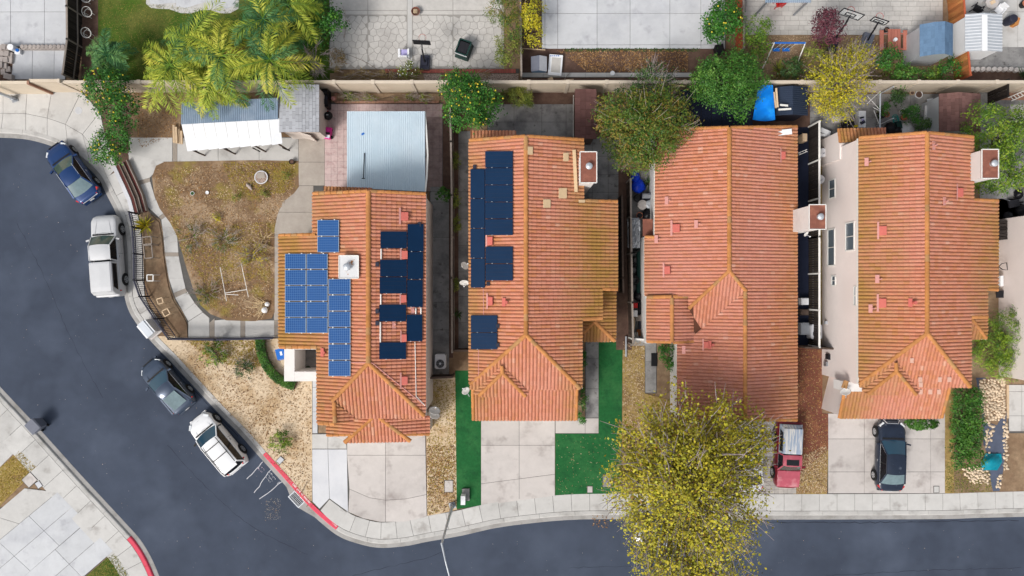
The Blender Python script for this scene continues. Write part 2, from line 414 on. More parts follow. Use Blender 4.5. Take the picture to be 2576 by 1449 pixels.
def kerbs(path, nrm, i0, i1, red=None, joint=12):
    gm = MB(); g = .27
    rows = [[(*(path[i] + nrm[i] * o), z) for o, z in ((-.02, -.135), (0, -.122), (g - .05, -.108), (g + .02, -.10), (g + .02, -.2))] for i in range(i0, i1 + 1)]
    gm.grid(rows)
    base = struct('kerb', gm, 'gutter')
    for a in range(i0, i1, joint):
        b = min(a + joint, i1); m = MB(); r = red and red[0] <= a < red[1]
        idx = list(range(a, b + 1)); rows = []
        for i in idx:
            t = nrm[i]; dv = (path[b] - path[a]).normalized() * .008
            q = path[i] + (dv if i == a else -dv if i == b else Vector((0, 0)))
            rows.append([(*(q + t * o), z) for o, z in ((g, -.13), (g + .015, -.08), (g + .05, -.02), (g + .09, 0.004), (.60, .006), (.60, -.1))])
        m.grid(rows); m.poly(rows[0][::-1]); m.poly(rows[-1])
        part('kerb_stone', m, 'red_paint' if r else 'kerb', base)
    return base
r0, r1 = near(PE, (665, 1165)), near(PE, (846, 1347))
kerb_main = kerbs(PE, NE, near(PE, (-120, 345)), near(PE, (2700, 1298)), (r0 - 4, r1 - 4))
j0, j1 = near(PI_, (411, 1500)), near(PI_, (-60, 905))
kerb_isle = kerbs(PI_, NI, j0, j1, (0, near(PI_, (352, 1361)) - 6))

def strip_slabs(parent, path, nrm, i0, i1, o0, o1, n, mat):
    for a in range(i0, i1 - 1, n):
        b = min(a + n, i1); ia = [a, (a + b) // 2, b]
        pts = [tuple(path[i] + nrm[i] * o0) for i in ia] + [tuple(path[i] + nrm[i] * o1) for i in ia[::-1]]
        slab(parent, pts, mat, .002, world=True)
def strip_bed(name, path, nrm, i0, i1, o0, o1, label=None):
    ii = list(range(i0, i1, 3)) + [i1]
    pts = [tuple(path[i] + nrm[i] * o0) for i in ii] + [tuple(path[i] + nrm[i] * o1) for i in ii[::-1]]
    return struct(name, MB().prism(pts, -.19, -.02), 'joint', label)
# pavement along the long street, and beside the corner fence
a, b = near(PE, (833, 1338)), near(PE, (2700, 1298))
sw = strip_bed('sidewalk', PE, NE, a, b, .6, 1.78); strip_slabs(sw, PE, NE, a, b, .61, 1.77, 6, 'concrete')
a, b = near(PE, (250, 458)), near(PE, (366, 845))
sw2 = strip_bed('sidewalk', PE, NE, a, b, .6, 1.42); strip_slabs(sw2, PE, NE, a, b, .61, 1.42, 7, 'concrete')
# cul-de-sac corner paving
A = [(-60, 284), (8, 285), (65, 286), (119, 297), (165, 313), (208, 338), (246, 388)]
Kk = [(-60, 322), (5, 323), (63, 327), (109, 337), (152, 352), (196, 376), (240, 412)]
U = [(-60, 236), (8, 236), (68, 236), (130, 231), (205, 231), (252, 282), (264, 340)]
cs = bed('sidewalk', [(-60, 228), (205, 228), (252, 280), (266, 340), (298, 420), (270, 446), (238, 420), (196, 384), (152, 358), (109, 342), (63, 332), (-60, 327)])
Kk = [None] * 7
for i_, e_ in enumerate(((-60, 345), (6, 345), (64, 349), (116, 362), (160, 381), (207, 411), (250, 458))):
    q_ = near(PE, e_); w_ = PE[q_] + NE[q_] * .60; Kk[i_] = (CX + w_.x * SC, CY - w_.y * SC)
for i in range(6):
    slab(cs, [U[i], U[i + 1], A[i + 1], A[i]], 'concrete', .002)
    slab(cs, [A[i], A[i + 1], Kk[i + 1], Kk[i]], 'concrete', .002)
slab(cs, [(264, 340), (296, 420), (272, 446), Kk[6], (246, 388)], 'concrete', .002)
struct('manhole_cover', MB().lathe([(0.001, .012), (.24, .012), (.255, .004), (.255, -.01)], P(198, 278), 20), 'concrete_cool', 'round pale cover set in the corner pavement')

# --- driveways on the near side
d1 = bed('driveway', [(785, 1090), (868, 1090), (873, 1113), (1070, 1094), (1074, 1300), (1020, 1312), (956, 1313), (914, 1304), (876, 1288), (829, 1258), (806, 1284), (786, 1262)])
for q in ([(873, 1100), (970, 1100), (970, 1145), (873, 1145)], [(970, 1100), (1070, 1094), (1071, 1145), (970, 1145)],
          [(873, 1145), (970, 1145), (970, 1258), (930, 1252), (879, 1230)], [(970, 1145), (1071, 1145), (1073, 1244), (1020, 1255), (970, 1258)],
          [(879, 1230), (930, 1252), (970, 1258), (970, 1313), (956, 1313), (914, 1304), (876, 1288)],
          [(970, 1258), (1020, 1255), (1073, 1244), (1074, 1300), (1020, 1312), (970, 1313)]): slab(d1, q, 'concrete_warm', .004)
for q in ([(785, 1130), (825, 1130), (829, 1254), (804, 1280), (786, 1262)], [(825, 1130), (873, 1130), (876, 1288), (829, 1254)]): slab(d1, q, 'concrete_white', .004)
for q in ([(785, 1092), (825, 1092), (825, 1129), (785, 1129)], [(825, 1092), (868, 1092), (873, 1129), (825, 1129)]): slab(d1, q, 'concrete', .004)
slab(d1, [(829, 1256), (874, 1289), (846, 1326), (806, 1284)], 'concrete', .003)
w1 = bed('path', rect(785, 958, 800, 1090)); cgrid(w1, [786, 799], [958, 975, 1036, 1090], 'concrete_cool', .003)
d2 = bed('driveway', [(1210, 1050), (1396, 1050), (1396, 1247), (1288, 1259), (1210, 1272)])
for x0, x1 in ((1210, 1306), (1306, 1396)):
    f = lambda x, y: (x, y)
    yj = lambda x: 1217 - (x - 1210) * .130; yb = lambda x: 1272 - (x - 1210) * .134
    slab(d2, [(x0, 1050), (x1, 1050), (x1, 1120), (x0, 1120)], 'concrete_warm', .004)
    slab(d2, [(x0, 1120), (x1, 1120), (x1, yj(x1)), (x0, yj(x0))], 'concrete_warm', .004)
    slab(d2, [(x0, yj(x0)), (x1, yj(x1)), (x1, yb(x1)), (x0, yb(x0))], 'concrete_warm', .004)
w2 = bed('path', [(1472, 850), (1507, 850), (1507, 1091), (1396, 1091), (1396, 1050), (1472, 1050)])
cgrid(w2, [1473, 1506], [850, 902, 978, 1051], 'concrete_old', .003)
for q in (rect(1397, 1052, 1472, 1090), rect(1472, 1052, 1506, 1090)): slab(w2, q, 'concrete_warm', .003)
d4 = bed('driveway', rect(2082, 1040, 2378, 1242))
cgrid(d4, [2083, 2174, 2262, 2341, 2377], [1040, 1104, 1187, 1241], 'concrete_warm', .004)
d3 = bed('driveway', rect(1870, 1040, 2004, 1243))
cgrid(d3, [1871 + 11 * i for i in range(13)], [1150 + 10.2 * i for i in range(10)], 'paver', .003, .006, 'paver')
cgrid(d3, [1871, 1937, 2003], [1041, 1095, 1149], 'concrete', .003)
w3 = bed('path', rect(1622, 858, 1652, 990)); cgrid(w3, [1623, 1651], [858, 910, 988], 'concrete_old', .003)
w4 = bed('path', [(2532, 968), (2576, 968), (2576, 1090), (2532, 1090)])
cgrid(w4, [2538, 2570, 2600], [968, 985, 1046, 1085], 'concrete', .003)
struct('edging_board', MB().prism(dpoly(rect(2532, 968, 2537, 1052)), -.1, .05), 'wood_pale', 'pale timber edging beside the pebble bed')

# --- planted and bare ground sheets
fa, fb = near(PE, (378, 858)), near(PE, (790, 1301))
struct('front_yard', MB().prism([tuple(PE[i] + NE[i] * .6) for i in range(fa, fb, 3)] + dpoly([(785, 1262), (785, 960), (700, 852), (470, 852), (430, 845)]), -.2, -.015), 'dirt_pale')
sheet('front_yard', [(1072, 950), (1147, 950), (1149, 1282), (1075, 1300)], 'dirt_pale', -.015)
turf1 = sheet('artificial_turf', [(1145, 929), (1182, 929), (1190, 1056), (1210, 1056), (1210, 1271), (1149, 1281)], 'turf', -.008)
turf2 = sheet('artificial_turf', [(1506, 735), (1572, 735), (1566, 900), (1562, 1250), (1397, 1247), (1397, 1091), (1506, 1091)], 'turf', -.008)
sheet('front_yard', [(1566, 850), (1622, 850), (1622, 1243), (1566, 1243)], 'dirt_yellow', -.01)
sheet('front_yard', [(1622, 990), (1871, 1050), (1871, 1243), (1622, 1243)], 'dirt_yellow', -.012)
mulch = sheet('mulch_bed', [(2003, 868), (2070, 868), (2068, 1040), (2086, 1042), (2083, 1150), (2003, 1243)], 'red_mulch', -.01)
sheet('mulch_bed', [(2003, 1200), (2083, 1130), (2080, 1243), (1996, 1243)], 'dirt_yellow', -.004)
sheet('side_yard', rect(2036, 340, 2070, 870), 'dirt_yellow', -.012)
sheet('planting_bed', [(2376, 945), (2400, 945), (2400, 1241), (2376, 1241)], 'dirt_yellow', -.01)
sheet('planting_bed', [(2400, 940), (2536, 940), (2536, 1241), (2400, 1241)], 'dirt', -.01)
sheet('weed_cloth', [(2455, 950), (2480, 950), (2476, 1060), (2508, 1070), (2528, 1030), (2532, 1040), (2530, 1120), (2524, 1180), (2514, 1235), (2498, 1236), (2488, 1195), (2488, 1150), (2474, 1120), (2470, 1040)], 'weed_cloth', -.002)
sheet('front_yard', rect(2536, 1090, 2800, 1240), 'dirt', -.012)
lawnb = sheet('lawn', [(245, -300), (840, -300), (840, 205), (245, 205)], 'lawn', -.01)
sheet('planting_bed', rect(205, -300, 247, 200), 'dirt_dark', -.008)
sheet('planting_bed', [(255, 285), (300, 240), (330, 210), (330, 330), (340, 420), (300, 420), (264, 340)], 'dirt_dark', -.008)
sheet('side_yard', [(330, 205), (460, 205), (455, 300), (450, 350), (400, 372), (330, 385)], 'dirt', -.006)

# --- corner garden: path ring round a bare bed
gp = sheet('path', [(325, 345), (818, 345), (818, 480), (790, 480), (790, 592), (705, 592), (705, 850), (472, 850), (472, 815), (460, 785), (440, 755),
                    (428, 722), (420, 680), (413, 630), (409, 580), (402, 552), (378, 537), (366, 518), (346, 467), (328, 415), (322, 380)], 'joint', -.02)
LP = [(322, 385), (341, 457), (346, 467), (366, 515), (399, 546), (406, 553), (412, 600), (415, 635), (416, 645), (425, 700), (437, 737), (441, 749), (461, 785), (474, 808)]
RP = [(415, 408), (377, 447), (378, 457), (392, 503), (422, 528), (429, 537), (445, 585), (449, 635), (450, 645), (461, 700), (467, 725), (472, 734), (490, 762), (510, 785)]
for i in range(len(LP) - 1):
    bandm = i in (1, 4, 7, 10)
    slab(gp, [LP[i], RP[i], RP[i + 1], LP[i + 1]], 'aggregate' if bandm else 'concrete', .0 if bandm else .003, .006 if i not in (2, 5, 6, 8, 9) else .003)
for x0, x1, mt in ((474, 527, 'concrete'), (527, 540, 'aggregate'), (540, 605, 'concrete'), (605, 617, 'aggregate'), (617, 690, 'concrete'), (690, 704, 'aggregate')):
    slab(gp, [(x0 if x0 > 474 else 474, 812 if x0 < 540 else 806), (x1, 800 if x1 < 620 else 806), (x1, 849), (x0, 849)], mt, .002, .006)
slab(gp, [(510, 786), (527, 800), (527, 813), (474, 813), (474, 809)], 'concrete', .001, .004)
for x0, x1, mt in ((324, 434, 'concrete'), (434, 446, 'aggregate'), (446, 549, 'concrete'), (549, 652, 'concrete'), (652, 751, 'concrete')):
    slab(gp, rect(x0, 346, x1, 407), mt, .002)
for ys in ((346, 408), (408, 467), (467, 534)):
    slab(gp, rect(751 if ys[0] < 467 else 696, ys[0], 817 if ys[0] < 467 else 789, ys[1]), 'concrete_tan', .003)
slab(gp, rect(690, 534, 789, 591), 'concrete_tan', .003)
cgrid(gp, [689, 704], [591, 660, 740, 806], 'concrete_tan', .003)
garden = sheet('garden_bed', [(383, 445), (393, 417), (415, 407), (640, 403), (751, 405), (752, 470), (740, 486), (712, 508), (698, 540), (691, 575), (691, 785), (684, 801), (640, 808),
                     (570, 806), (530, 790), (505, 768), (489, 735), (478, 700), (465, 660), (455, 620), (444, 590), (428, 560), (402, 525), (388, 490)], 'garden_dirt', .012)
sheet('planting_bed', [(356, 545), (380, 540), (400, 560), (408, 600), (411, 640), (418, 690), (424, 722), (436, 757), (456, 788), (470, 815), (472, 848), (455, 845), (400, 770), (363, 700)], 'dirt', .010)

# --- yards of the row
def plain(name, pts, mat, z=-.004): return sheet(name, pts, mat, z)
pt = bed('patio', rect(816, 258, 1114, 482))
pg = [(x, y) for x in range(817, 1112, 16) for y in range(262, 480, 16)]
for x, y in pg:
    if 885 < x < 1050 and 300 < y: continue
    slab(pt, rect(x, y, min(x + 16, 1113), min(y + 16, 481)), 'tile_pink' if x < 1000 and y > 270 or y < 290 else 'tile_pink_shaded', .003, .005, 'tile')
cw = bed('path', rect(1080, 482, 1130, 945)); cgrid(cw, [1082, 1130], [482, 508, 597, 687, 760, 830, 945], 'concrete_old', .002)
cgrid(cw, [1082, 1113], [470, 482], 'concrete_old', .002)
sheet('planting_bed', rect(1114, 262, 1156, 510), 'dirt_dark', -.008)
sheet('planting_bed', rect(1130, 510, 1156, 900), 'dirt_dark', -.008)
sheet('planting_bed', rect(1140, 880, 1182, 932), 'dirt', -.006)
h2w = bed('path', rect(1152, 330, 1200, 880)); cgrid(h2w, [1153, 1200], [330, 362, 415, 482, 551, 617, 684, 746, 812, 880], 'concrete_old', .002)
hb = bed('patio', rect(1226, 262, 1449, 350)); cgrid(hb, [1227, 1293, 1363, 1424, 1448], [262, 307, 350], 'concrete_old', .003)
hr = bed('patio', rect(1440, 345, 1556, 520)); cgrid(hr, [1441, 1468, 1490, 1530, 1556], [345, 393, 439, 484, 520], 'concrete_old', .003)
plain('planting_bed', rect(1226, 232, 1449, 262), 'dirt_dark')
plain('side_yard', rect(1550, 430, 1590, 880), 'dirt_dark')
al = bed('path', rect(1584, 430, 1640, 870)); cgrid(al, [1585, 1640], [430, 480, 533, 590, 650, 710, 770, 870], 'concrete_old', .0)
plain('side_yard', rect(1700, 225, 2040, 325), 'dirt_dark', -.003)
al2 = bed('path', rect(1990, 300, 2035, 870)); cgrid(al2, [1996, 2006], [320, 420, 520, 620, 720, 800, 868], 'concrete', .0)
plain('alley_shade_floor', rect(2006, 320, 2034, 868), 'roof_black', .003)  # near-black sheet, the shade of the narrow gap put into its colour
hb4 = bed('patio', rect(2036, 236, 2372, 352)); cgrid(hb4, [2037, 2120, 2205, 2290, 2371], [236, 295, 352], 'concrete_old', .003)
plain('side_yard', rect(2465, 225, 2700, 600), 'concrete_old', -.004)
plain('side_yard', rect(2440, 500, 2560, 950), 'dirt', -.004)
bp = bed('patio', rect(2495, 232, 2700, 262)); cgrid(bp, [2496 + 9 * i for i in range(12)], [233, 242, 252], 'brick_tan', .004, .004, 'brick')
cgrid(bed('path', rect(2540, 262, 2700, 330)), [2541, 2564, 2620], [263, 330], 'concrete', .003)

# --- yards beyond the long wall
pL = bed('patio', rect(-60, -60, 172, 118)); cgrid(pL, [-60, 27, 112, 172], [-60, 30, 117], 'concrete_cool', .003)
pL2 = bed('patio', [(33, 123), (170, 123), (165, 200), (26, 200)])
for q in ([(36, 125), (82, 125), (81, 200), (28, 200)], [(82, 125), (137, 125), (136, 200), (81, 200)], [(137, 125), (169, 125), (164, 200), (136, 200)]): slab(pL2, q, 'concrete_cool', .002)
plain('planting_bed', rect(-60, 118, 33, 205), 'dirt_dark')
wav = [(366, -40), (368, 10), (380, 20), (400, 22), (425, 23), (455, 33), (480, 34), (505, 26), (530, 25), (555, 34), (580, 33), (600, 22), (604, -40)]
pb = bed('patio', wav, 'concrete', .0)
for q in ([(372, -40), (443, -40), (443, 8), (420, 9), (398, 12), (378, 10)], [(443, -40), (516, -40), (516, 7), (495, 12), (470, 21), (443, 16)], [(516, -40), (598, -40), (592, 14), (570, 23), (545, 18), (516, 7)]):
    slab(pb, q, 'concrete_cool', .012)
# stamped stone patio: uneven six-sided stones
def stamped(parent, x0, y0, x1, y1, s, mat, cuts, limit):
    jit = {}
    def jv(x, y):
        k = (round(x, 2), round(y, 2))
        if k not in jit: jit[k] = (x + rng.uniform(-.2, .2) * s, y + rng.uniform(-.2, .2) * s)
        return jit[k]
    n = 0; a = s / math.sqrt(3)
    for j in range(int((y1 - y0) / (1.5 * a)) + 3):
        for i in range(int((x1 - x0) / s) + 3):
            cx = x0 - s / 2 + i * s + (s / 2 if j % 2 else 0); cy = y0 + j * 1.5 * a
            hexa = [jv(cx + dx, cy + dy) for dx, dy in ((0, -a), (s / 2, -a / 2), (s / 2, a / 2), (0, a), (-s / 2, a / 2), (-s / 2, -a / 2))]
            for c in cuts:
                h = clip_poly(hexa, c)
                if len(h) < 3: continue
                ar = abs(sum(h[k - 1][0] * h[k][1] - h[k][0] * h[k - 1][1] for k in range(len(h)))) / 2
                if ar < s * s * .25 or n >= limit: continue
                slab(parent, h, mat, .004, .016, 'stone', dz=.004); n += 1
ps = bed('patio', rect(828, -60, 1268, 174), 'joint_soft', -.010)
xs_, ys_ = [829, 925, 1025], [40, 172]
stamped(ps, 829, 0, 1267, 172, 18.5, 'stamped', [rect(829, 39, 925, 171), rect(926, 39, 1024, 171), rect(1038, 39, 1139, 171), rect(1140, 39, 1262, 171)], 290)
for x0, x1 in ((829, 925), (926, 1024), (1038, 1139), (1140, 1262)): slab(ps, rect(x0, 27, x1, 37), 'stamped', .004, .008, 'slab')
for x0, x1 in ((829, 925), (926, 1024), (1038, 1139), (1140, 1262)): slab(ps, rect(x0, -60, x1, 26), 'stamped', .003, .008, 'slab')
slab(ps, rect(1025, -60, 1037, 171), 'concrete', .004, .008, 'slab')
be = bed('brick_edging', rect(968, 173, 1306, 185), 'joint', .0)
cgrid(be, [969 + 6.2 * i for i in range(54)], [174, 184], 'brick_red', .03, .006, 'brick')
plain('planting_bed', rect(830, 184, 1308, 210), 'dirt')
plain('pebble_bed', [(1065, 186), (1110, 186), (1110, 207), (1068, 207)], 'pebble', .006)
plain('pebble_bed', rect(1180, 186, 1304, 209), 'pebble', .006)
p3 = bed('patio', rect(1362, -60, 1826, 124)); cgrid(p3, [1363, 1371, 1403, 1502, 1585, 1685, 1763, 1824], [-60, 34, 113, 123], 'concrete_cool', .004)
plain('yard', rect(1312, 123, 1868, 215), 'dirt_dark')
plain('yard', rect(1312, -60, 1362, 123), 'dirt_dark')
st3 = bed('garden_kerb', rect(1312, 183, 1740, 196), 'joint', .0)
cgrid(st3, [1313 + 53.2 * i for i in range(9)], [184, 195], 'concrete', .10, .008)
p4 = bed('patio', rect(1872, -60, 2372, 88), 'joint_soft', -.010)
yy = -20
for j in range(9):
    x = 1880 + rng.uniform(-8, 0); h = 12
    while x < 2368:
        w = rng.choice([14, 20, 26, 34])
        slab(p4, rect(max(x, 1873), yy, min(x + w, 2371), yy + h), 'stamped', .003, .012, 'stone'); x += w
    yy += h
plain('yard', rect(1872, 88, 2400, 212), 'dirt')
p5 = bed('patio', rect(2425, -60, 2760, 120)); cgrid(p5, [2426, 2495, 2560, 2650], [-60, 30, 119], 'concrete', .003)
plain('yard', rect(2425, 119, 2760, 212), 'concrete_old')
plain('yard', rect(2425, 175, 2760, 213), 'dirt_dark', .002)

# --- land across the street, lower corner
iw = strip_bed('sidewalk', PI_, NI, j0, j1, .6, 2.4); strip_slabs(iw, PI_, NI, j0, j1, .61, 2.4, 7, 'concrete')
idr = bed('driveway', [(145, 1237), (218, 1314), (70, 1449), (-200, 1449), (-200, 1400), (0, 1277)])
g0 = [(0, 1277 + 0), (145, 1237), (218, 1314)]
gridslabs(idr, [(145, 1238), (218, 1313), (-10, 1512), (-96, 1437)], [0, .5, 1], [0, .3, .62, 1], 'concrete_cool', .003)
gridslabs(idr, [(62, 1228), (145, 1238), (-96, 1437), (-140, 1400)], [0, 1], [0, .4, 1], 'concrete', .003)
plain('driveway', [(218, 1314), (285, 1387), (215, 1449), (120, 1560), (-10, 1512)], 'joint', -.01)
gridslabs(idr, [(218, 1314), (285, 1386), (130, 1520), (60, 1450)], [0, .52, 1], [0, .5, 1], 'concrete_cool', .003)
plain('path', [(-60, 1100), (5, 1060), (45, 1130), (0, 1175), (-60, 1215)], 'concrete', -.002)
plain('lawn', [(0, 1176), (50, 1132), (93, 1173), (62, 1212), (0, 1272), (-60, 1300), (-60, 1215)], 'dirt_yellow', -.004)
plain('lawn', [(288, 1388), (327, 1449), (340, 1500), (150, 1500), (217, 1449)], 'lawn', -.004)
# ------------------------------------------------------------------ tiled houses
TW, TV = .215, .30                       # barrel width, course exposure
PROF = [(0, -.01), (.018, -.01), (.030, .036), (.070, .062), (.1075, .070), (.145, .062), (.185, .036), (.197, -.01)]
def roofmat(name, grads, pink=.5, ochre=.4):
    """clay-coloured concrete tile: pink and orange tiles, algae staining that grows towards the given x ranges"""
    m = bpy.data.materials.new(name); m.use_nodes = True; MATS[name] = m
    nt = m.node_tree; b = nt.nodes['Principled BSDF']; N = nt.nodes.new; K = nt.links.new
    g = N('ShaderNodeNewGeometry'); sx = N('ShaderNodeSeparateXYZ'); K(g.outputs['Position'], sx.inputs[0])
    at = N('ShaderNodeAttribute'); at.attribute_name = 'rnd'
    cr = N('ShaderNodeValToRGB'); el = cr.color_ramp.elements
    cols = [(.46, .18, .10), (.51, .20, .12), (.53, .22, .14), (.55, .24, .16), (.51, .195, .10), (.62, .34, .26)]
    while len(el) < len(cols): el.new(.5)
    for i, c in enumerate(cols): el[i].position = [0, .2, .45, .7, .95, 1.][i]; el[i].color = (*c, 1)
    K(at.outputs['Fac'], cr.inputs[0])
    def noise(s, d=4):
        n = N('ShaderNodeTexNoise'); n.inputs['Scale'].default_value = s; n.inputs['Detail'].default_value = d; K(g.outputs['Position'], n.inputs['Vector']); return n.outputs['Fac']
    def mr(x, a, bb, c, d):
        r = N('ShaderNodeMapRange'); r.inputs[1].default_value = a; r.inputs[2].default_value = bb; r.inputs[3].default_value = c; r.inputs[4].default_value = d
        K(x, r.inputs[0]); return r.outputs[0]
    def mth(op, x, y):
        q = N('ShaderNodeMath'); q.operation = op
        for s, v in zip(q.inputs, (x, y)):
            if isinstance(v, (int, float)): s.default_value = v
            else: K(v, s)
        return q.outputs[0]
    def mix(f, A, B):
        x = N('ShaderNodeMix'); x.data_type = 'RGBA'; x.clamp_factor = True
        for s, v in ((x.inputs[0], f), (x.inputs[6], A), (x.inputs[7], B)):
            if isinstance(v, tuple): s.default_value = (*v, 1)
            else: K(v, s)
        return x.outputs[2]
    c = mix(mr(noise(.22, 3), .42, .62, 0, pink * .55), cr.outputs[0], (.53, .24, .20))
    gr = None
    for xa, xb in grads:
        q = mr(sx.outputs['X'], xa, xb, 0, 1); gr = q if gr is None else mth('MAXIMUM', gr, q)
    f = mth('MULTIPLY', gr, mr(noise(.7, 5), .3, .7, .45, 1.15)) if gr is not None else mr(noise(.3), .5, .7, 0, .6)
    f = mth('MULTIPLY', mth('ADD', f, mth('MULTIPLY', mth('SUBTRACT', at.outputs['Fac'], .5), .3)), ochre * 2)
    c = mix(f, c, (.345, .185, .05))
    v = mr(noise(9, 3), .3, .7, .92, 1.07); cb = N('ShaderNodeCombineColor'); [K(v, cb.inputs[i]) for i in range(3)]
    x = N('ShaderNodeMix'); x.data_type = 'RGBA'; x.blend_type = 'MULTIPLY'; x.inputs[0].default_value = 1; K(c, x.inputs[6]); K(cb.outputs[0], x.inputs[7])
    K(x.outputs[2], b.inputs['Base Color']); b.inputs['Roughness'].default_value = .85; b.inputs['Specular IOR Level'].default_value = .25
    return name
pm('cap_tile', (.48, .21, .075), .85, .12, 3, (.42, .18, .055), .5, (.45, .65), rnd=.12, spec=.25)
pm('cap_tile_pale', (.40, .215, .09), .85, .12, 3, rnd=.1, spec=.25)
pm('underlay', (.10, .04, .025), .95, .1)

def set_rnd(me, vals):
    a = me.attributes.new('rnd', 'FLOAT', 'FACE'); a.data.foreach_set('value', np.asarray(vals, dtype=np.float32))
def tile_geo():
    vs = []; fs = []
    n = len(PROF)
    for v, lift in ((0, 0.), (TV + .03, .040)):
        vs += [(u, v, h + lift) for u, h in PROF + [(TW, 0)]]
    n += 1
    for k in range(n - 1): fs.append((k, k + 1, n + k + 1, n + k))
    vs += [(u, TV + .03, -.01) for u, h in PROF + [(TW, 0)]]
    for k in range(n - 1): fs.append((n + k, n + k + 1, 2 * n + k + 1, 2 * n + k))
    return vs, fs
TVS, TFS = tile_geo()
TILE_ME = {}
def tile_mesh(matn, k):
    key = (matn, k)
    if key not in TILE_ME:
        me = bpy.data.meshes.new('roof_tile'); me.from_pydata([(u - TW / 2, v - TV / 2, w) for u, v, w in TVS], [], [f[::-1] for f in TFS])
        me.materials.append(M_(matn)); set_rnd(me, [(k + .5) / 8] * len(TFS)); TILE_ME[key] = me
    return TILE_ME[key]

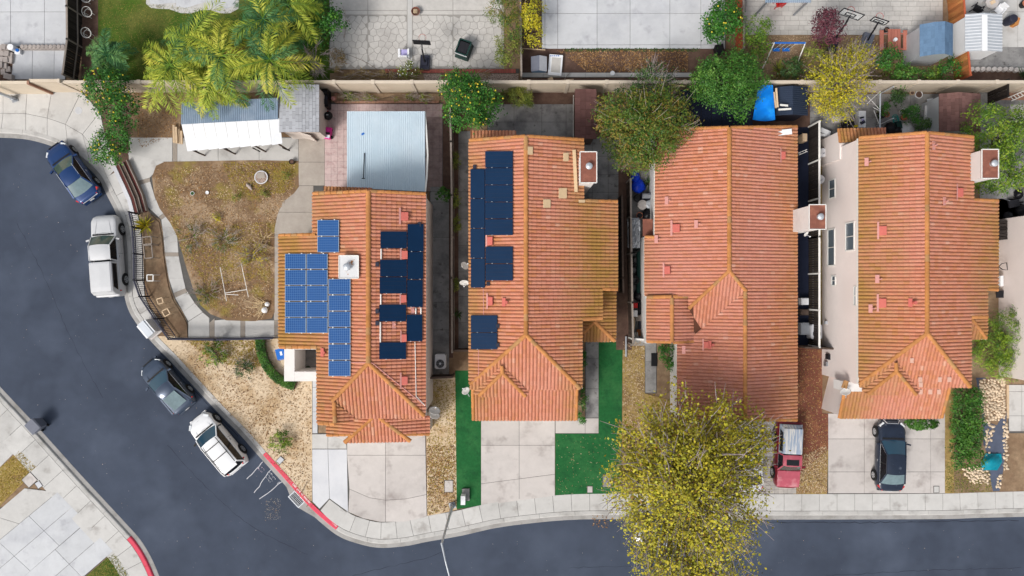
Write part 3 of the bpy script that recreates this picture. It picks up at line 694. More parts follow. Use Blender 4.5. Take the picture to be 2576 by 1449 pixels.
def pl_w(xr, zr, s): return (zr - s * xr, s, 0.)      # falls towards west (-x)
def pl_e(xr, zr, s): return (zr + s * xr, -s, 0.)
def pl_s(yr, zr, s): return (zr - s * yr, 0., s)      # falls towards south (-y)
def hit(pl, d, lift=0.):
    a, bx, cy = pl; a += lift
    px, py = (d[0] - CX) / SC / HC, (CY - d[1]) / SC / HC
    t = (HC - a) / (1 + bx * px + cy * py)
    return Vector((px * t, py * t, HC - t))
class Roof:
    def __init__(s, house, mat, skip=()):
        s.h = house; s.mat = mat; s.cand = []; s.deck = MB(); s.skip = skip
        s.cv = []; s.cf = []; s.cr = []; s.n = 0
    def face(s, pl, pts):
        W = [hit(pl, p) for p in pts]
        s.deck.poly([w - Vector((0, 0, .03)) for w in W])
        a, bx, cy = pl; n = Vector((-bx, -cy, 1)).normalized()
        d = Vector((-bx, -cy, -(bx * bx + cy * cy))).normalized(); u = d.cross(n) * -1
        o = Vector((0, 0, a))
        uv = [((w - o).dot(u), (w - o).dot(d)) for w in W]
        # downhill edge grid anchored to the lowest point so that eaves end in whole tiles
        vmax = max(q[1] for q in uv); base = vmax % TV
        F = Matrix((u, d, n)).transposed()
        i0, i1 = math.floor(min(q[0] for q in uv) / TW), math.ceil(max(q[0] for q in uv) / TW)
        k0, k1 = math.floor((min(q[1] for q in uv) - base) / TV), math.ceil((vmax - base) / TV)
        ar = sum(uv[i - 1][0] * uv[i][1] - uv[i][0] * uv[i - 1][1] for i in range(len(uv)))
        cc = uv if ar > 0 else uv[::-1]
        ev = []; ef = []; er = []
        for i in range(i0, i1):
            for k in range(k0, k1):
                u0, v0 = i * TW, base + k * TV
                cs = [(u0, v0), (u0 + TW, v0), (u0 + TW, v0 + TV), (u0, v0 + TV)]
                ins = []
                for c in cs:
                    ok = True
                    for q in range(len(cc)):
                        A, B = cc[q], cc[(q + 1) % len(cc)]
                        if (B[0] - A[0]) * (c[1] - A[1]) - (B[1] - A[1]) * (c[0] - A[0]) < -1e-4: ok = False; break
                    ins.append(ok)
                r = rng.random()
                if all(ins):
                    ctr = o + F @ Vector((u0 + TW / 2, v0 + TV / 2, 0))
                    s.cand.append((ctr, F, r, n))
                elif any(ins) or clip_poly(cs, cc):
                    b0 = len(ev); ev += [o + F @ Vector((u0 + x, v0 + y, z)) for x, y, z in TVS]
                    ef += [tuple(t + b0 for t in f[::-1]) for f in TFS]; er += [r] * len(TFS)
        if ev:
            bm = bmesh.new(); lay = bm.faces.layers.float.new('rnd'); vv = [bm.verts.new(p) for p in ev]
            for f, r in zip(ef, er):
                bf = bm.faces.new([vv[t] for t in f]); bf[lay] = r
            for q in range(len(W)):
                A, B = W[q], W[(q + 1) % len(W)]
                ctr = sum(W, Vector()) / len(W)
                no = (B - A).cross(n).normalized()
                if no.dot(ctr - A) > 0: no = -no
                bmesh.ops.bisect_plane(bm, geom=bm.verts[:] + bm.edges[:] + bm.faces[:], plane_co=A + no * .012, plane_no=no, clear_outer=True)
            bm.verts.index_update()
            b0 = len(s.cv); s.cv += [v.co.copy() for v in bm.verts]
            for f in bm.faces:
                s.cf.append(tuple(v.index + b0 for v in f.verts)); s.cr.append(f[lay])
            bm.free()
    def finish(s, limit=300):
        roof = part('roof', s.deck, 'underlay', s.h)
        def dpos(c):
            k = HC / (HC - c.z); return (CX + c.x * SC * k, CY - c.y * SC * k)
        def score(t):
            c, F, r, n = t; d = dpos(c)
            if any(x0 - 4 < d[0] < x1 + 4 and y0 - 4 < d[1] < y1 + 4 for x0, y0, x1, y1 in s.skip): return -1
            v = (Vector((0, 0, HC)) - c); return n.dot(v.normalized()) / v.length_squared * 1000 + r * 1e-3
        s.cand.sort(key=score, reverse=True)
        for c, F, r, n in s.cand[:limit]:
            M = Matrix.Translation(c + n * rng.uniform(0, .006)) @ (F.to_4x4() @ Matrix.Rotation(rng.uniform(-.012, .012), 4, 'Z'))
            piece('roof_tile', tile_mesh(s.mat, int(r * 8) % 8), roof, M)
        T = np.array(TVS) - np.array([TW / 2, TV / 2, 0]); off = np.array(org(s.h))
        vs = [np.array([tuple(v) for v in s.cv]).reshape(-1, 3)]; fs = list(s.cf); rr = list(s.cr); b0 = len(s.cv)
        for c, F, r, n in s.cand[limit:]:
            j = np.array(c) + np.array(n) * rng.uniform(-.002, .006)
            vs.append(T @ np.array(F).T + j); fs += [tuple(t + b0 for t in f[::-1]) for f in TFS]; rr += [r] * len(TFS); b0 += len(T)
        me = bpy.data.meshes.new('roof_tiles'); me.from_pydata((np.concatenate(vs) - off).tolist(), [], fs); me.materials.append(M_(s.mat)); set_rnd(me, rr)
        o = link(bpy.data.objects.new('roof_tiles', me)); o.parent = roof; o['kind'] = 'stuff'; ORG[o.name] = org(s.h)
        s.roof = roof; return roof
def cap_mesh(mat):
    key = ('cap', mat)
    if key not in TILE_ME:
        m = MB(); rows = []
        for x, r in ((-.5, .118), (.47, .142), (.5, .145), (.5, .115)):
            rows.append([(x, r * math.cos(t), r * .8 * math.sin(t)) for t in [math.pi * i / 7 for i in range(8)]])
        m.grid(rows); m.f = [f[::-1] for f in m.f]; TILE_ME[key] = mesh_of('ridge_cap', m, mat, smooth=False)
    return TILE_ME[key]
def caps(roof, p, q, mat='cap_tile', w=1., lift=.03):
    p, q = Vector(p), Vector(q); d = q - p; n = max(1, round(d.length / .42)); l = d.length / n; d.normalize()
    a = Vector((0, 0, 1)).cross(d).normalized(); b = d.cross(a)
    R = Matrix((d, a, b)).transposed().to_4x4()
    for i in range(n):
        c = p + d * (l * (i + .5)) + Vector((0, 0, lift))
        mt = mat if rng.random() > .12 else 'cap_tile_pale'
        piece('ridge_cap', cap_mesh(mt), roof, Matrix.Translation(c) @ R @ Matrix.Rotation(-.03, 4, 'Y') @ Matrix.Rotation(rng.uniform(-.02, .02), 4, 'Z') @ Matrix.Diagonal((l * 1.06, w, w, 1)))
def walls(house, polys, mat='stucco'):
    for pts, z in polys:       # plan points at eave height
        part('wall', MB().prism([P2(x, y, z) for x, y in pts], -.05, z), mat, house)
def fascia(house, lines, mat='trim_white'):
    m = MB()
    for p, q in lines: m.bar(Vector(p) - Vector((0, 0, .09)), Vector(q) - Vector((0, 0, .09)), .05, .2)
    part('fascia', m, mat, house)

def on_plane_box(pl, x0, y0, x1, y1, lo, hi):
    A = [hit(pl, p, hi) for p in ((x0, y1), (x1, y1), (x1, y0), (x0, y0))]; n = Vector((-pl[1], -pl[2], 1)).normalized()
    return A, n
pm('pv_frame', (.30, .36, .44), .5, .05)
def solar(house, pl, rects, kind):
    for (x0, y0, x1, y1) in rects:
        A, n = on_plane_box(pl, x0 + .5, y0 + .5, x1 - .5, y1 - .5, 0, .20)
        B = [a - n * .045 for a in A]
        f = MB().add(A + B, [(0, 1, 2, 3), (0, 4, 5, 1), (1, 5, 6, 2), (2, 6, 7, 3), (3, 7, 4, 0), (7, 6, 5, 4)])
        ux, uy = A[1] - A[0], A[3] - A[0]
        pnl = part('solar_panel', f, 'pv_frame' if kind == 'blue' else 'pv_black', house)
        def Q(s, t, h): return A[0] + ux * s + uy * t + n * h
        if kind == 'blue':
            e = .03; nc, nr = 10, 6
            c = MB()
            for i in range(nc):
                for j in range(nr):
                    s0, s1 = e + (1 - 2 * e) * (i + .07) / nc, e + (1 - 2 * e) * (i + .93) / nc
                    t0, t1 = e + (1 - 2 * e) * (j + .05) / nr, e + (1 - 2 * e) * (j + .95) / nr
                    c.poly([Q(s0, t0, .006), Q(s1, t0, .006), Q(s1, t1, .006), Q(s0, t1, .006)])
            bk = MB().poly([Q(.015, .015, .003), Q(.985, .015, .003), Q(.985, .985, .003), Q(.015, .985, .003)])
            part('backsheet', bk, 'pv_line', pnl); part('cells', c, 'pv_blue', pnl)
            for s in (.2, .8):
                for t in (-.01, 1.01): part('clamp', MB().box(Q(s, t, .0), (.07, .05, .03)), 'trim_white', pnl)
        else:
            for s in (.25, .8):
                part('clamp', MB().box(Q(s, 0, .004), (.06, .03, .02)), 'galv', pnl)
            for k in (1, 2, 3):
                if (x1 - x0) > (y1 - y0): part('busbar', MB().bar(Q(.015, k / 4, .002), Q(.985, k / 4, .002), .008, .003, n), 'metal_dark', pnl)
def roof_vent(house, pl, x, y, w=17, h=22, mat='vent_red', flip=1):
    c = hit(pl, (x, y), .10); n = Vector((-pl[1], -pl[2], 1)).normalized()
    W, Hh = L(w, c.z), L(h, c.z)
    R = Vector((0, 0, 1)).rotation_difference(n).to_matrix().to_4x4()
    def X(v): return R @ Vector(v) + c
    m = MB(); a, b, t = W / 2, Hh / 2, .16
    vs = [X(v) for v in ((-a * flip, -b, .03), (a * flip, -b * .9, .03), (a * flip, b * .9, .03), (-a * flip, b, .03), (-a * .7 * flip, -b * .8, .07), (a * .95 * flip, -b * .8, t), (a * .95 * flip, b * .8, t), (-a * .7 * flip, b * .8, .07))]
    m.add(vs, [(4, 5, 6, 7), (0, 1, 5, 4), (1, 2, 6, 5), (2, 3, 7, 6), (3, 0, 4, 7)])
    v = part('roof_vent', m, mat, house)
    fl = MB().add([X((sx * a * .25 - a * flip, sy * Hh * .85, .075)) for sx, sy in ((-1, -1), (1, -1), (1, 1), (-1, 1))], [(0, 1, 2, 3)])
    part('flashing', fl, 'vent_pink', v)
def pipe_vent(house, pl, x, y, r=.06, h=.4, mat='vent_pink'):
    c = hit(pl, (x, y), .03); m = MB().tube([c, c + Vector((0, 0, h))], r, 10)
    v = part('vent_pipe', m, mat, house)
    n = Vector((-pl[1], -pl[2], 1)).normalized(); R = Vector((0, 0, 1)).rotation_difference(n).to_matrix().to_4x4()
    part('flashing', MB().box(c + n * .10 + Vector((-.12, 0, 0)), (.22, .5, .02), M=R), mat, v)
def conduit(house, pts, r=.018, mat='trim_white'):
    part('conduit', MB().tube(pts, r, 6), mat, house)
def chimney(house, x0, y0, x1, y1, zt, zb, capm, sidem, lip=.08, flue=(.5, .5), fr_=.17):
    a, b = P(x0, y1, zt), P(x1, y0, zt)
    ch = part('chimney', MB().prism([(a.x + lip, a.y + lip), (b.x - lip, a.y + lip), (b.x - lip, b.y - lip), (a.x + lip, b.y - lip)], zb, zt - .05), sidem, house)
    part('chimney_cap', MB().prism([(a.x, a.y), (b.x, a.y), (b.x, b.y), (a.x, b.y)], zt - .08, zt, True), capm, ch)
    rim = MB()
    for p, q in (((a.x, a.y), (b.x, a.y)), ((b.x, a.y), (b.x, b.y)), ((b.x, b.y), (a.x, b.y)), ((a.x, b.y), (a.x, a.y))): rim.bar((*p, zt + .01), (*q, zt + .01), .05, .05)
    part('cap_rim', rim, 'trim_white', ch)
    c = Vector((a.x + (b.x - a.x) * flue[0], a.y + (b.y - a.y) * flue[1], zt))
    part('flue', MB().lathe([(fr_ * .75, 0), (fr_ * .75, .16), (fr_, .17), (fr_, .26), (fr_ * .9, .30), (.01, .32)], c, 18), 'galv', ch, True)
    return ch
def window(house, a, b, z0, z1, out, mat='glass_pane', fw=.07):
    """window on a wall line a->b (world xy) at heights z0..z1, pushed out along out"""
    a, b, out = Vector((*a, 0)), Vector((*b, 0)), Vector((*out, 0)); d = (b - a).normalized(); n = out.normalized()
    f = MB()
    for p, q in ((a, b),):
        for z in (z0, z1): f.bar(p + n * .02 + Vector((0, 0, z)), q + n * .02 + Vector((0, 0, z)), fw, .06, up=n)
    for p in (a, b): f.bar(p + n * .02 + Vector((0, 0, z0 - fw / 2)), p + n * .02 + Vector((0, 0, z1 + fw / 2)), fw, .06, up=n)
    m = (a + b) / 2; f.bar(m + n * .025 + Vector((0, 0, z0)), m + n * .025 + Vector((0, 0, z1)), .035, .04, up=n)
    w = part('window', f, 'trim_white', house)
    for p, q in ((a, m), (m, b)):
        p2, q2 = p + d * .03, q - d * .03
        part('pane', MB().poly([p2 + n * .012 + Vector((0, 0, z0)), q2 + n * .012 + Vector((0, 0, z0)), q2 + n * .012 + Vector((0, 0, z1)), p2 + n * .012 + Vector((0, 0, z1))]), mat, w)

S_ = .36
# ---------------- house beside the street corner
def X_(d, z): return (d - CX) / SC * (HC - z) / HC
def Y_(d, z): return (CY - d) / SC * (HC - z) / HC
h1 = thing('house', 'tiled house with blue and black solar panels beside the street corner', 'house', (-8.4, 0, 0), 'tiled houses in a row')
roofmat('tiles_corner', [(-8.4, -14.0)], .3, .55)
BL = [(716.5 + c * 54.5, y, 770 + c * 54.5, y + 39) for c in (0, 1) for y in (638, 678.5, 718.5, 759, 799)] + [(798, 553, 853, 594), (798, 595, 853, 635)] + \
     [(826, y, 882, y + 39.5) for y in (701.5, 742.5, 783.5, 824.5, 866, 907)]
BK = [(957, 582, 1024, 625), (956, 653, 1024, 696), (955, 697, 1023, 739), (954, 766, 1022, 809), (954, 861, 1022, 904),
      (1025, 563, 1066, 633), (1025, 633.5, 1065, 703), (1024, 704, 1064, 773), (1023, 791, 1063, 859)]
R1 = Roof(h1, 'tiles_corner', BL + BK)
zr = 6.5; xr = X_(927, zr); w1p, e1p = pl_w(xr, zr, S_), pl_e(xr, zr, S_); s1p = pl_s(Y_(913, zr), zr, S_)
for f in ([(788, 484), (927, 479), (927, 590), (788, 590)], [(703, 590), (927, 590), (927, 874), (703, 874)],
          [(799, 874), (927, 874), (927, 913), (841, 1012), (799, 1012)], [(799, 1012), (841, 1012), (843, 1064), (799, 1064)]): R1.face(w1p, f)
R1.face(e1p, [(927, 479), (1070, 486), (1070, 1045), (927, 913)])
R1.face(s1p, [(927, 913), (1070, 1047), (1069, 1050), (889, 1050), (841, 1014)])
q841 = hit(w1p, (841, 1012)); R1.face(pl_e(q841.x, q841.z, S_), [(841, 1012), (889, 1049), (889, 1061), (843, 1064)])
zg = 3.3; gy = Y_(1112, zg); gs = (zg - S_ * gy, 0, S_); xw, xe = X_(823, 2.9), X_(1080, 2.9)
gw, ge = (2.9 - S_ * xw, S_, 0), (2.9 + S_ * xe, -S_, 0)
R1.face(gs, [(936, 1049), (955, 1049), (1033, 1110), (867, 1113)])
R1.face(gw, [(823, 1064), (889, 1052), (936, 1049), (886, 1093), (823, 1096)])
R1.face(ge, [(955, 1049), (1080, 1046), (1080, 1093), (1014, 1093)])
rl = pl_s(0, 3.2, .12); R1.face((2.6 + .3 * Y_(470, 2.6), 0, -.3), [(815, 470), (936, 474), (936, 490), (815, 492)])
rf = R1.finish()
def cl(pl, a, b, **k): caps(R1.roof if 'rf' not in k else k.pop('rf'), hit(pl, a), hit(pl, b), **k)
cl(w1p, (927, 481), (927, 913), w=1.15); cl(e1p, (927, 913), (1067, 1045)); cl(w1p, (927, 913), (837, 1008)); cl(w1p, (841, 1012), (843, 1063))
cl(gs, (938, 1049), (868, 1112)); cl(gs, (953, 1049), (1032, 1109)); cl(w1p, (788, 487), (925, 481), w=.8); cl(e1p, (929, 481), (1070, 488), w=.8)
cl(w1p, (703, 592), (795, 590), w=.8); cl(w1p, (705, 873), (798, 873), w=.9); cl(w1p, (801, 1065), (843, 1066), w=.8); cl(gw, (823, 1095), (884, 1093), w=.7); cl(ge, (1016, 1093), (1080, 1092), w=.7)
walls(h1, [([(792, 492), (1066, 492), (1066, 1040), (804, 1055), (804, 590), (792, 590)], 4.9), ([(708, 595), (800, 595), (800, 870), (708, 870)], 3.9),
           ([(826, 1040), (1076, 1040), (1076, 1094), (1028, 1108), (870, 1108), (826, 1094)], 2.75), ([(818, 478), (930, 478), (930, 500), (818, 500)], 2.4)])
fascia(h1, [(hit(e1p, (1071, 488)), hit(e1p, (1071, 1045))), (hit(w1p, (702, 592)), hit(w1p, (702, 874))), (hit(w1p, (787, 486)), hit(w1p, (787, 588))), (hit(w1p, (798, 876)), hit(w1p, (798, 1064)))])
part('eave_wall', MB().prism([(X_(1070, 4.9) - .35, Y_(1040, 4.9)), (-5.54, Y_(1040, 4.9)), (-5.54, Y_(492, 4.9)), (X_(1070, 4.9) - .35, Y_(492, 4.9))], 0, 2.8), 'stucco', h1)
for y0, y1 in ((512, 545), (695, 745)): window(h1, (-5.54, Y_(y1, 1.5)), (-5.54, Y_(y0, 1.5)), .9, 1.9, (1, 0))
solar(h1, w1p, BL, 'blue'); solar(h1, e1p, BK, 'black')
for x, y, w, h in ((1016, 544, 21, 24), (1016, 641, 17, 24), (1014, 751, 15, 22), (1015, 850, 14, 22), (1016, 957, 17, 24)): roof_vent(h1, e1p, x, y, w, h)
pipe_vent(h1, w1p, 818, 886, .08, .35, 'vent_red'); pipe_vent(h1, e1p, 996, 815, .05, .3); pipe_vent(h1, e1p, 1042, 779, .04, .3)
for (xa, ya, xb, yb) in ((959, 626, 959, 652), (958, 740, 958, 766), (957, 810, 957, 861), (1046, 774, 1046, 790), (1059, 774, 1059, 790)):
    conduit(h1, [hit(e1p, (xa, ya), .16), hit(e1p, (xb, yb), .16)], .045)
conduit(h1, [hit(e1p, p, .1) for p in ((930, 912), (938, 914), (1062, 1015))], .03, 'vent_pink'); conduit(h1, [hit(e1p, p, .1) for p in ((1044, 860), (1047, 997), (1069, 1020))], .025, 'trim_white')
conduit(h1, [hit(w1p, p, .1) for p in ((884, 912), (925, 912))], .025, 'vent_pink')
for x, y in ((949, 783), (949, 813), (949, 665), (1055, 565)): part('junction_box', MB().box(hit(e1p, (x, y), .14), (.2, .25, .1)), 'metal_dark', h1)
chimney(h1, 853, 643, 902, 700, 6.55, 5.2, 'rust_white', 'stucco_white', flue=(.45, .5), fr_=.22)
# entry court: thick stucco parapet round a small paved court
ec = Vector((*P2(757, 918, 2.3), 0))
court = MB(); zt = 2.35
def R3(x0, y0, x1, y1, z): a = P2(x0, y1, z); b = P2(x1, y0, z); return [a, (b[0], a[1]), b, (a[0], b[1])]
court.prism(R3(715, 877, 741, 959, zt), 0, zt); court.prism(R3(741.2, 935, 799, 959, zt), 0, zt - .004); court.prism(R3(741.2, 872, 799, 879, zt), 0, zt - .006)
part('court_wall', court, 'stucco_white', h1)
part('court_floor', MB().prism(R3(741, 878, 800, 936, 0), -.03, .02), 'concrete_old', h1)
part('garage_door', MB().box((X_(950, 1.2), Y_(1108, 2.75) - .04, 1.05), (3.9, .06, 2.1)), 'trim_white', h1)

# ---------------- second house
h2 = thing('house', 'tiled house with black solar panels beside two strips of green turf', 'house', (1.5, 0, 0), 'tiled houses in a row')
roofmat('tiles_second', [(-.2, -3.4), (2.3, 4.9), (4.5, 6.6)], .45, .46)
BK2 = [(1220, 380, 1290, 422), (1220, 422.5, 1290, 465), (1220, 465.5, 1290, 508), (1220, 508.5, 1290, 550), (1220, 551, 1290, 592), (1221, 620, 1290, 663), (1221, 664, 1290, 706),
       (1183, 425, 1219.5, 499.5), (1183, 500, 1219.5, 574.5), (1183, 575, 1219.5, 649.5), (1184, 650, 1220, 724), (1184, 793, 1251, 836.5), (1184, 837, 1251, 879)]
R2 = Roof(h2, 'tiles_second', BK2); xr = X_(1323, zr)
w2p, e2p, s2p = pl_w(xr, zr, S_), pl_e(xr, zr, S_), pl_s(Y_(842, zr), zr, S_)
R2.face(w2p, [(1181, 352), (1323, 341), (1323, 842), (1183, 968), (1181, 968)])
for f in ([(1323, 341), (1467, 351), (1467, 505), (1323, 505)], [(1323, 505), (1552, 505), (1552, 727), (1323, 727)], [(1323, 727), (1514, 727), (1514, 800), (1323, 800)],
          [(1323, 800), (1463, 800), (1463, 977), (1460, 977), (1323, 842)]): R2.face(e2p, f)
R2.face(s2p, [(1323, 842), (1460, 978), (1182, 978), (1182, 970)])
lo2 = (2.9 - S_ * Y_(1056, 2.9), 0, S_); R2.face(lo2, [(1189, 1056), (1451, 1056), (1454, 974), (1186, 974)])
def gablet(R, sp, top, ap, lf, rt, lv, rv):
    q = hit(sp, top, .0); z = q.z + .02; yq = P(ap[0], ap[1], z); xq = P(ap[0], ap[1], z).x
    gsp = (z - S_ * yq.y, 0, S_); gw_, ge_ = (z - S_ * xq, S_, 0), (z + S_ * xq, -S_, 0)
    R.face(gsp, [ap, rt, lf]); R.face(gw_, [top, ap, lf, lv]); R.face(ge_, [top, rv, rt, ap])
    return gsp, q
g2, _ = gablet(R2, s2p, (1262, 919), (1264, 938), (1203, 997), (1324, 998), (1192, 988), (1330, 988))
po_s = (2.9 - S_ * Y_(858, 2.9), 0, S_); po_e = (2.9 + S_ * X_(1548, 2.9), -S_, 0); zq = hit(po_e, (1495, 808)); po_w = (zq.z - S_ * zq.x, S_, 0)
R2.face(po_e, [(1514, 731), (1548, 731), (1548, 858), (1495, 808), (1495, 800)]); R2.face(po_s, [(1495, 808), (1548, 858), (1465, 858), (1465, 839)]); R2.face(po_w, [(1465, 806), (1495, 806), (1495, 808), (1465, 839)])
R2.face((2.6 + .3 * Y_(330, 2.6), 0, -.3), [(1184, 331), (1298, 331), (1298, 350), (1184, 354)])
R2.finish(); rf = R2.roof
for pl, a, b, w in ((w2p, (1323, 343), (1323, 842), 1.05), (e2p, (1323, 842), (1458, 976), 1), (w2p, (1323, 842), (1184, 967), 1), (g2, (1262, 920), (1264, 938), .9), (g2, (1264, 938), (1205, 995), .9), (g2, (1264, 938), (1322, 996), .9),
                    (w2p, (1181, 353), (1321, 343), .8), (e2p, (1325, 343), (1467, 352), .8), (e2p, (1469, 505), (1552, 507), .8), (e2p, (1515, 727), (1552, 728), .8), (e2p, (1465, 803), (1514, 800), .9),
                    (po_e, (1495, 809), (1546, 857), .9), (po_s, (1495, 809), (1467, 838), .9), (lo2, (1451, 978), (1449, 1055), .8), (lo2, (1189, 978), (1191, 1055), .8)): caps(rf, hit(pl, a), hit(pl, b), w=w)
walls(h2, [([(1185, 357), (1463, 357), (1463, 972), (1187, 972)], 4.9), ([(1464, 510), (1548, 510), (1548, 722), (1464, 722)], 4.0), ([(1464, 722), (1510, 722), (1510, 800), (1464, 800)], 4.3), ([(1194, 960), (1447, 960), (1447, 1052), (1194, 1052)], 2.8),
           ([(1188, 334), (1294, 334), (1294, 360), (1188, 360)], 2.4), ([(1540, 735), (1546, 735), (1546, 760), (1540, 760)], 2.7)], 'stucco')
fascia(h2, [(hit(e2p, (1464, 802)), hit(e2p, (1464, 977))), (hit(po_s, (1465, 859)), hit(po_s, (1549, 859))), (hit(po_e, (1549, 731)), hit(po_e, (1549, 858))), (hit(e2p, (1553, 507)), hit(e2p, (1553, 727))), (hit(lo2, (1452, 978)), hit(lo2, (1452, 1040)))])
solar(h2, w2p, BK2, 'black')
for x, y, w, h in ((1233, 606, 18, 24), (1234, 757, 16, 24)): roof_vent(h2, w2p, x, y, w, h)
pipe_vent(h2, w2p, 1274, 760, .09, .35, 'vent_red'); conduit(h2, [hit(w2p, p, .1) for p in ((1216, 726), (1217, 792))], .025, 'vent_pink'); conduit(h2, [hit(w2p, p, .1) for p in ((1204, 880), (1204, 945), (1180, 966))], .025, 'vent_pink')
for x, y in ((1228, 714), (1194, 420), (1252, 820), (1252, 868)): part('junction_box', MB().box(hit(w2p, (x, y), .14), (.2, .22, .1)), 'metal_dark', h2)
pm('bare_wood', (.60, .44, .27), .85, .12, 3)
for x, y, w, h in ((1334, 379, 13, 20), (1424, 395, 13, 21), (1376, 512, 18, 21), (1416, 486, 20, 26), (1464, 506, 15, 7)):
    A, n = on_plane_box(e2p, x - w / 2, y - h / 2, x + w / 2, y + h / 2, 0, .15); part('patch_board', MB().add(A + [a - n * .05 for a in A], [(0, 1, 2, 3), (0, 4, 5, 1), (1, 5, 6, 2), (2, 6, 7, 3), (3, 7, 4, 0)]), 'bare_wood', h2)
part('patch_board', MB().bar(hit(e2p, (1444, 377), .15), hit(e2p, (1449, 483), .15), .2, .05), 'bare_wood', h2)
chimney(h2, 1459, 382, 1501, 460, 7.0, 0.5, 'rust', 'stucco_white', flue=(.52, .52), fr_=.2)
part('garage_door', MB().box((X_(1320, 1.2), Y_(1052, 2.8) - .04, 1.05), (4.8, .06, 2.1)), 'trim_white', h2)

# ---------------- third house (single storey)
h3 = thing('house', 'low tiled house without solar panels, its front under the golden street tree', 'house', (13, 0, 0), 'tiled houses in a row')
roofmat('tiles_third', [(15.8, 18.8), (9.6, 8.0)], .75, .30)
R3_ = Roof(h3, 'tiles_third'); z3 = 4.4; xr = X_(1834, z3)
w3p, e3p, s3p = pl_w(xr, z3, S_), pl_e(xr, z3, S_), pl_s(Y_(681, z3), z3, S_)
for f in ([(1649, 325), (1834, 320), (1834, 595), (1647, 595)], [(1622, 595), (1834, 595), (1834, 681), (1766, 745), (1622, 745)], [(1732, 745), (1766, 745), (1732, 777)]): R3_.face(w3p, f)
for f in ([(1834, 320), (2003, 318), (2003, 732), (1876, 732), (1834, 681)], [(1876, 732), (2003, 732), (2003, 1056), (1874, 1056)]): R3_.face(e3p, f)
R3_.face(s3p, [(1834, 681), (1876, 732), (1746, 843), (1745, 797), (1732, 777)])
qr = hit(e3p, (1875, 732)); w3b = pl_w(qr.x, qr.z, S_)
R3_.face(w3b, [(1876, 732), (1874, 1056), (1746, 1056), (1746, 844)]); R3_.face(w3b, [(1746, 864), (1746, 1056), (1704, 1056), (1704, 864)])
xg = X_(1627, 2.9); zgr = 2.9 + S_ * (X_(1690, 3.4) - xg); gw3 = (2.9 - S_ * xg, S_, 0); ge3 = (zgr + S_ * X_(1690, zgr), -S_, 0)
R3_.face(gw3, [(1627, 747), (1690, 747), (1690, 862), (1627, 862)]); R3_.face(ge3, [(1690, 747), (1728, 747), (1745, 797), (1745, 862), (1690, 862)])
R3_.finish(); rf = R3_.roof
for pl, a, b, w in ((w3p, (1834, 322), (1834, 681), 1.05), (e3p, (1834, 681), (1876, 732), .9), (w3p, (1834, 681), (1732, 776), .9), (e3p, (1874, 734), (1874, 1055), 1), (gw3, (1690, 750), (1690, 860), 1), (gw3, (1627, 748), (1689, 746), .9),
                    (ge3, (1691, 746), (1727, 746), .9), (gw3, (1628, 859), (1688, 860), .8), (ge3, (1692, 862), (1744, 858), .8), (w3p, (1651, 326), (1832, 321), .8), (e3p, (1836, 321), (2003, 319), .8), (e3p, (1876, 1056), (2003, 1056), .8), (w3p, (1623, 596), (1647, 597), .8)):
    caps(rf, hit(pl, a), hit(pl, b), w=w)
walls(h3, [([(1652, 332), (1999, 328), (1999, 1052), (1708, 1052), (1708, 858), (1632, 858), (1632, 740), (1627, 740), (1627, 600), (1652, 600)], 2.45)], 'stucco_white')
fascia(h3, [(hit(w3p, (1646, 330)), hit(w3p, (1646, 595))), (hit(w3p, (1621, 597)), hit(w3p, (1621, 745))), (hit(gw3, (1626, 748)), hit(gw3, (1626, 862))), (hit(w3b, (1703, 866)), hit(w3b, (1703, 1056)))])
gl = MB()
for y0, y1, x in ((437, 593, 1638), (600, 858, 1616)): gl.prism([P2(x - 6, y0), P2(x + 6, y0), P2(x + 6, y1), P2(x - 6, y1)], 0, 1.9)
part('side_ledge', gl, 'stucco_white', h3)
part('flat_canopy', MB().prism(R3(1617, 551, 1642, 594, 2.2), 2.1, 2.2, True), 'rust', h3)
for x, y, w, h in ((1700, 574, 21, 23), (1678, 679, 17, 22), (1967, 391, 12, 22)): roof_vent(h3, w3p if x < 1834 else e3p, x, y, w, h, flip=1)
roof_vent(h3, w3b, 1776, 867, 14, 18)
for x, y in ((1682, 505), (1756, 564), (1656, 602), (1725, 880)): pipe_vent(h3, w3p, x, y, .045, .28)
pipe_vent(h3, w3b, 1790, 867, .09, .35, 'vent_red')
chimney(h3, 2035, 515, 2077, 577, 5.3, 0, 'rust', 'stucco_white', lip=.05, flue=(.6, .5), fr_=.2)
part('roof_litter_cover', MB().box(hit(e3p, (1970, 333), .12), (1.1, .35, .03), .1), 'plastic_white', h3)
part('garage_door', MB().box((X_(1920, 1.2), Y_(1052, 2.45) - .04, 1.05), (3.6, .06, 2.1)), 'trim_white', h3)

# ---------------- fourth house
h4 = thing('house', 'tall tiled house with a bare pink side wall and windows beside the red mulch', 'house', (24.5, 0, 0), 'tiled houses in a row')
roofmat('tiles_fourth', [(24.0, 20.6), (26.5, 30.0)], .6, .5)
R4 = Roof(h4, 'tiles_fourth'); xr = X_(2331, zr)
w4p, e4p, s4p = pl_w(xr, zr, S_), pl_e(xr, zr, S_), pl_s(Y_(838, zr), zr, S_)
R4.face(w4p, [(2160, 346), (2331, 332), (2331, 838), (2160, 967)])
for f in ([(2331, 332), (2446, 344), (2446, 502), (2331, 502)], [(2331, 502), (2508, 502), (2508, 727), (2331, 727)], [(2331, 727), (2481, 727), (2481, 797), (2331, 797)], [(2331, 797), (2440, 797), (2440, 974), (2331, 838)]): R4.face(e4p, f)
R4.face(s4p, [(2331, 838), (2440, 974), (2161, 973), (2161, 968)])
lo4 = (2.9 - S_ * Y_(1051, 2.9), 0, S_); R4.face(lo4, [(2109, 1051), (2368, 1051), (2390, 972), (2190, 972), (2124, 985)])
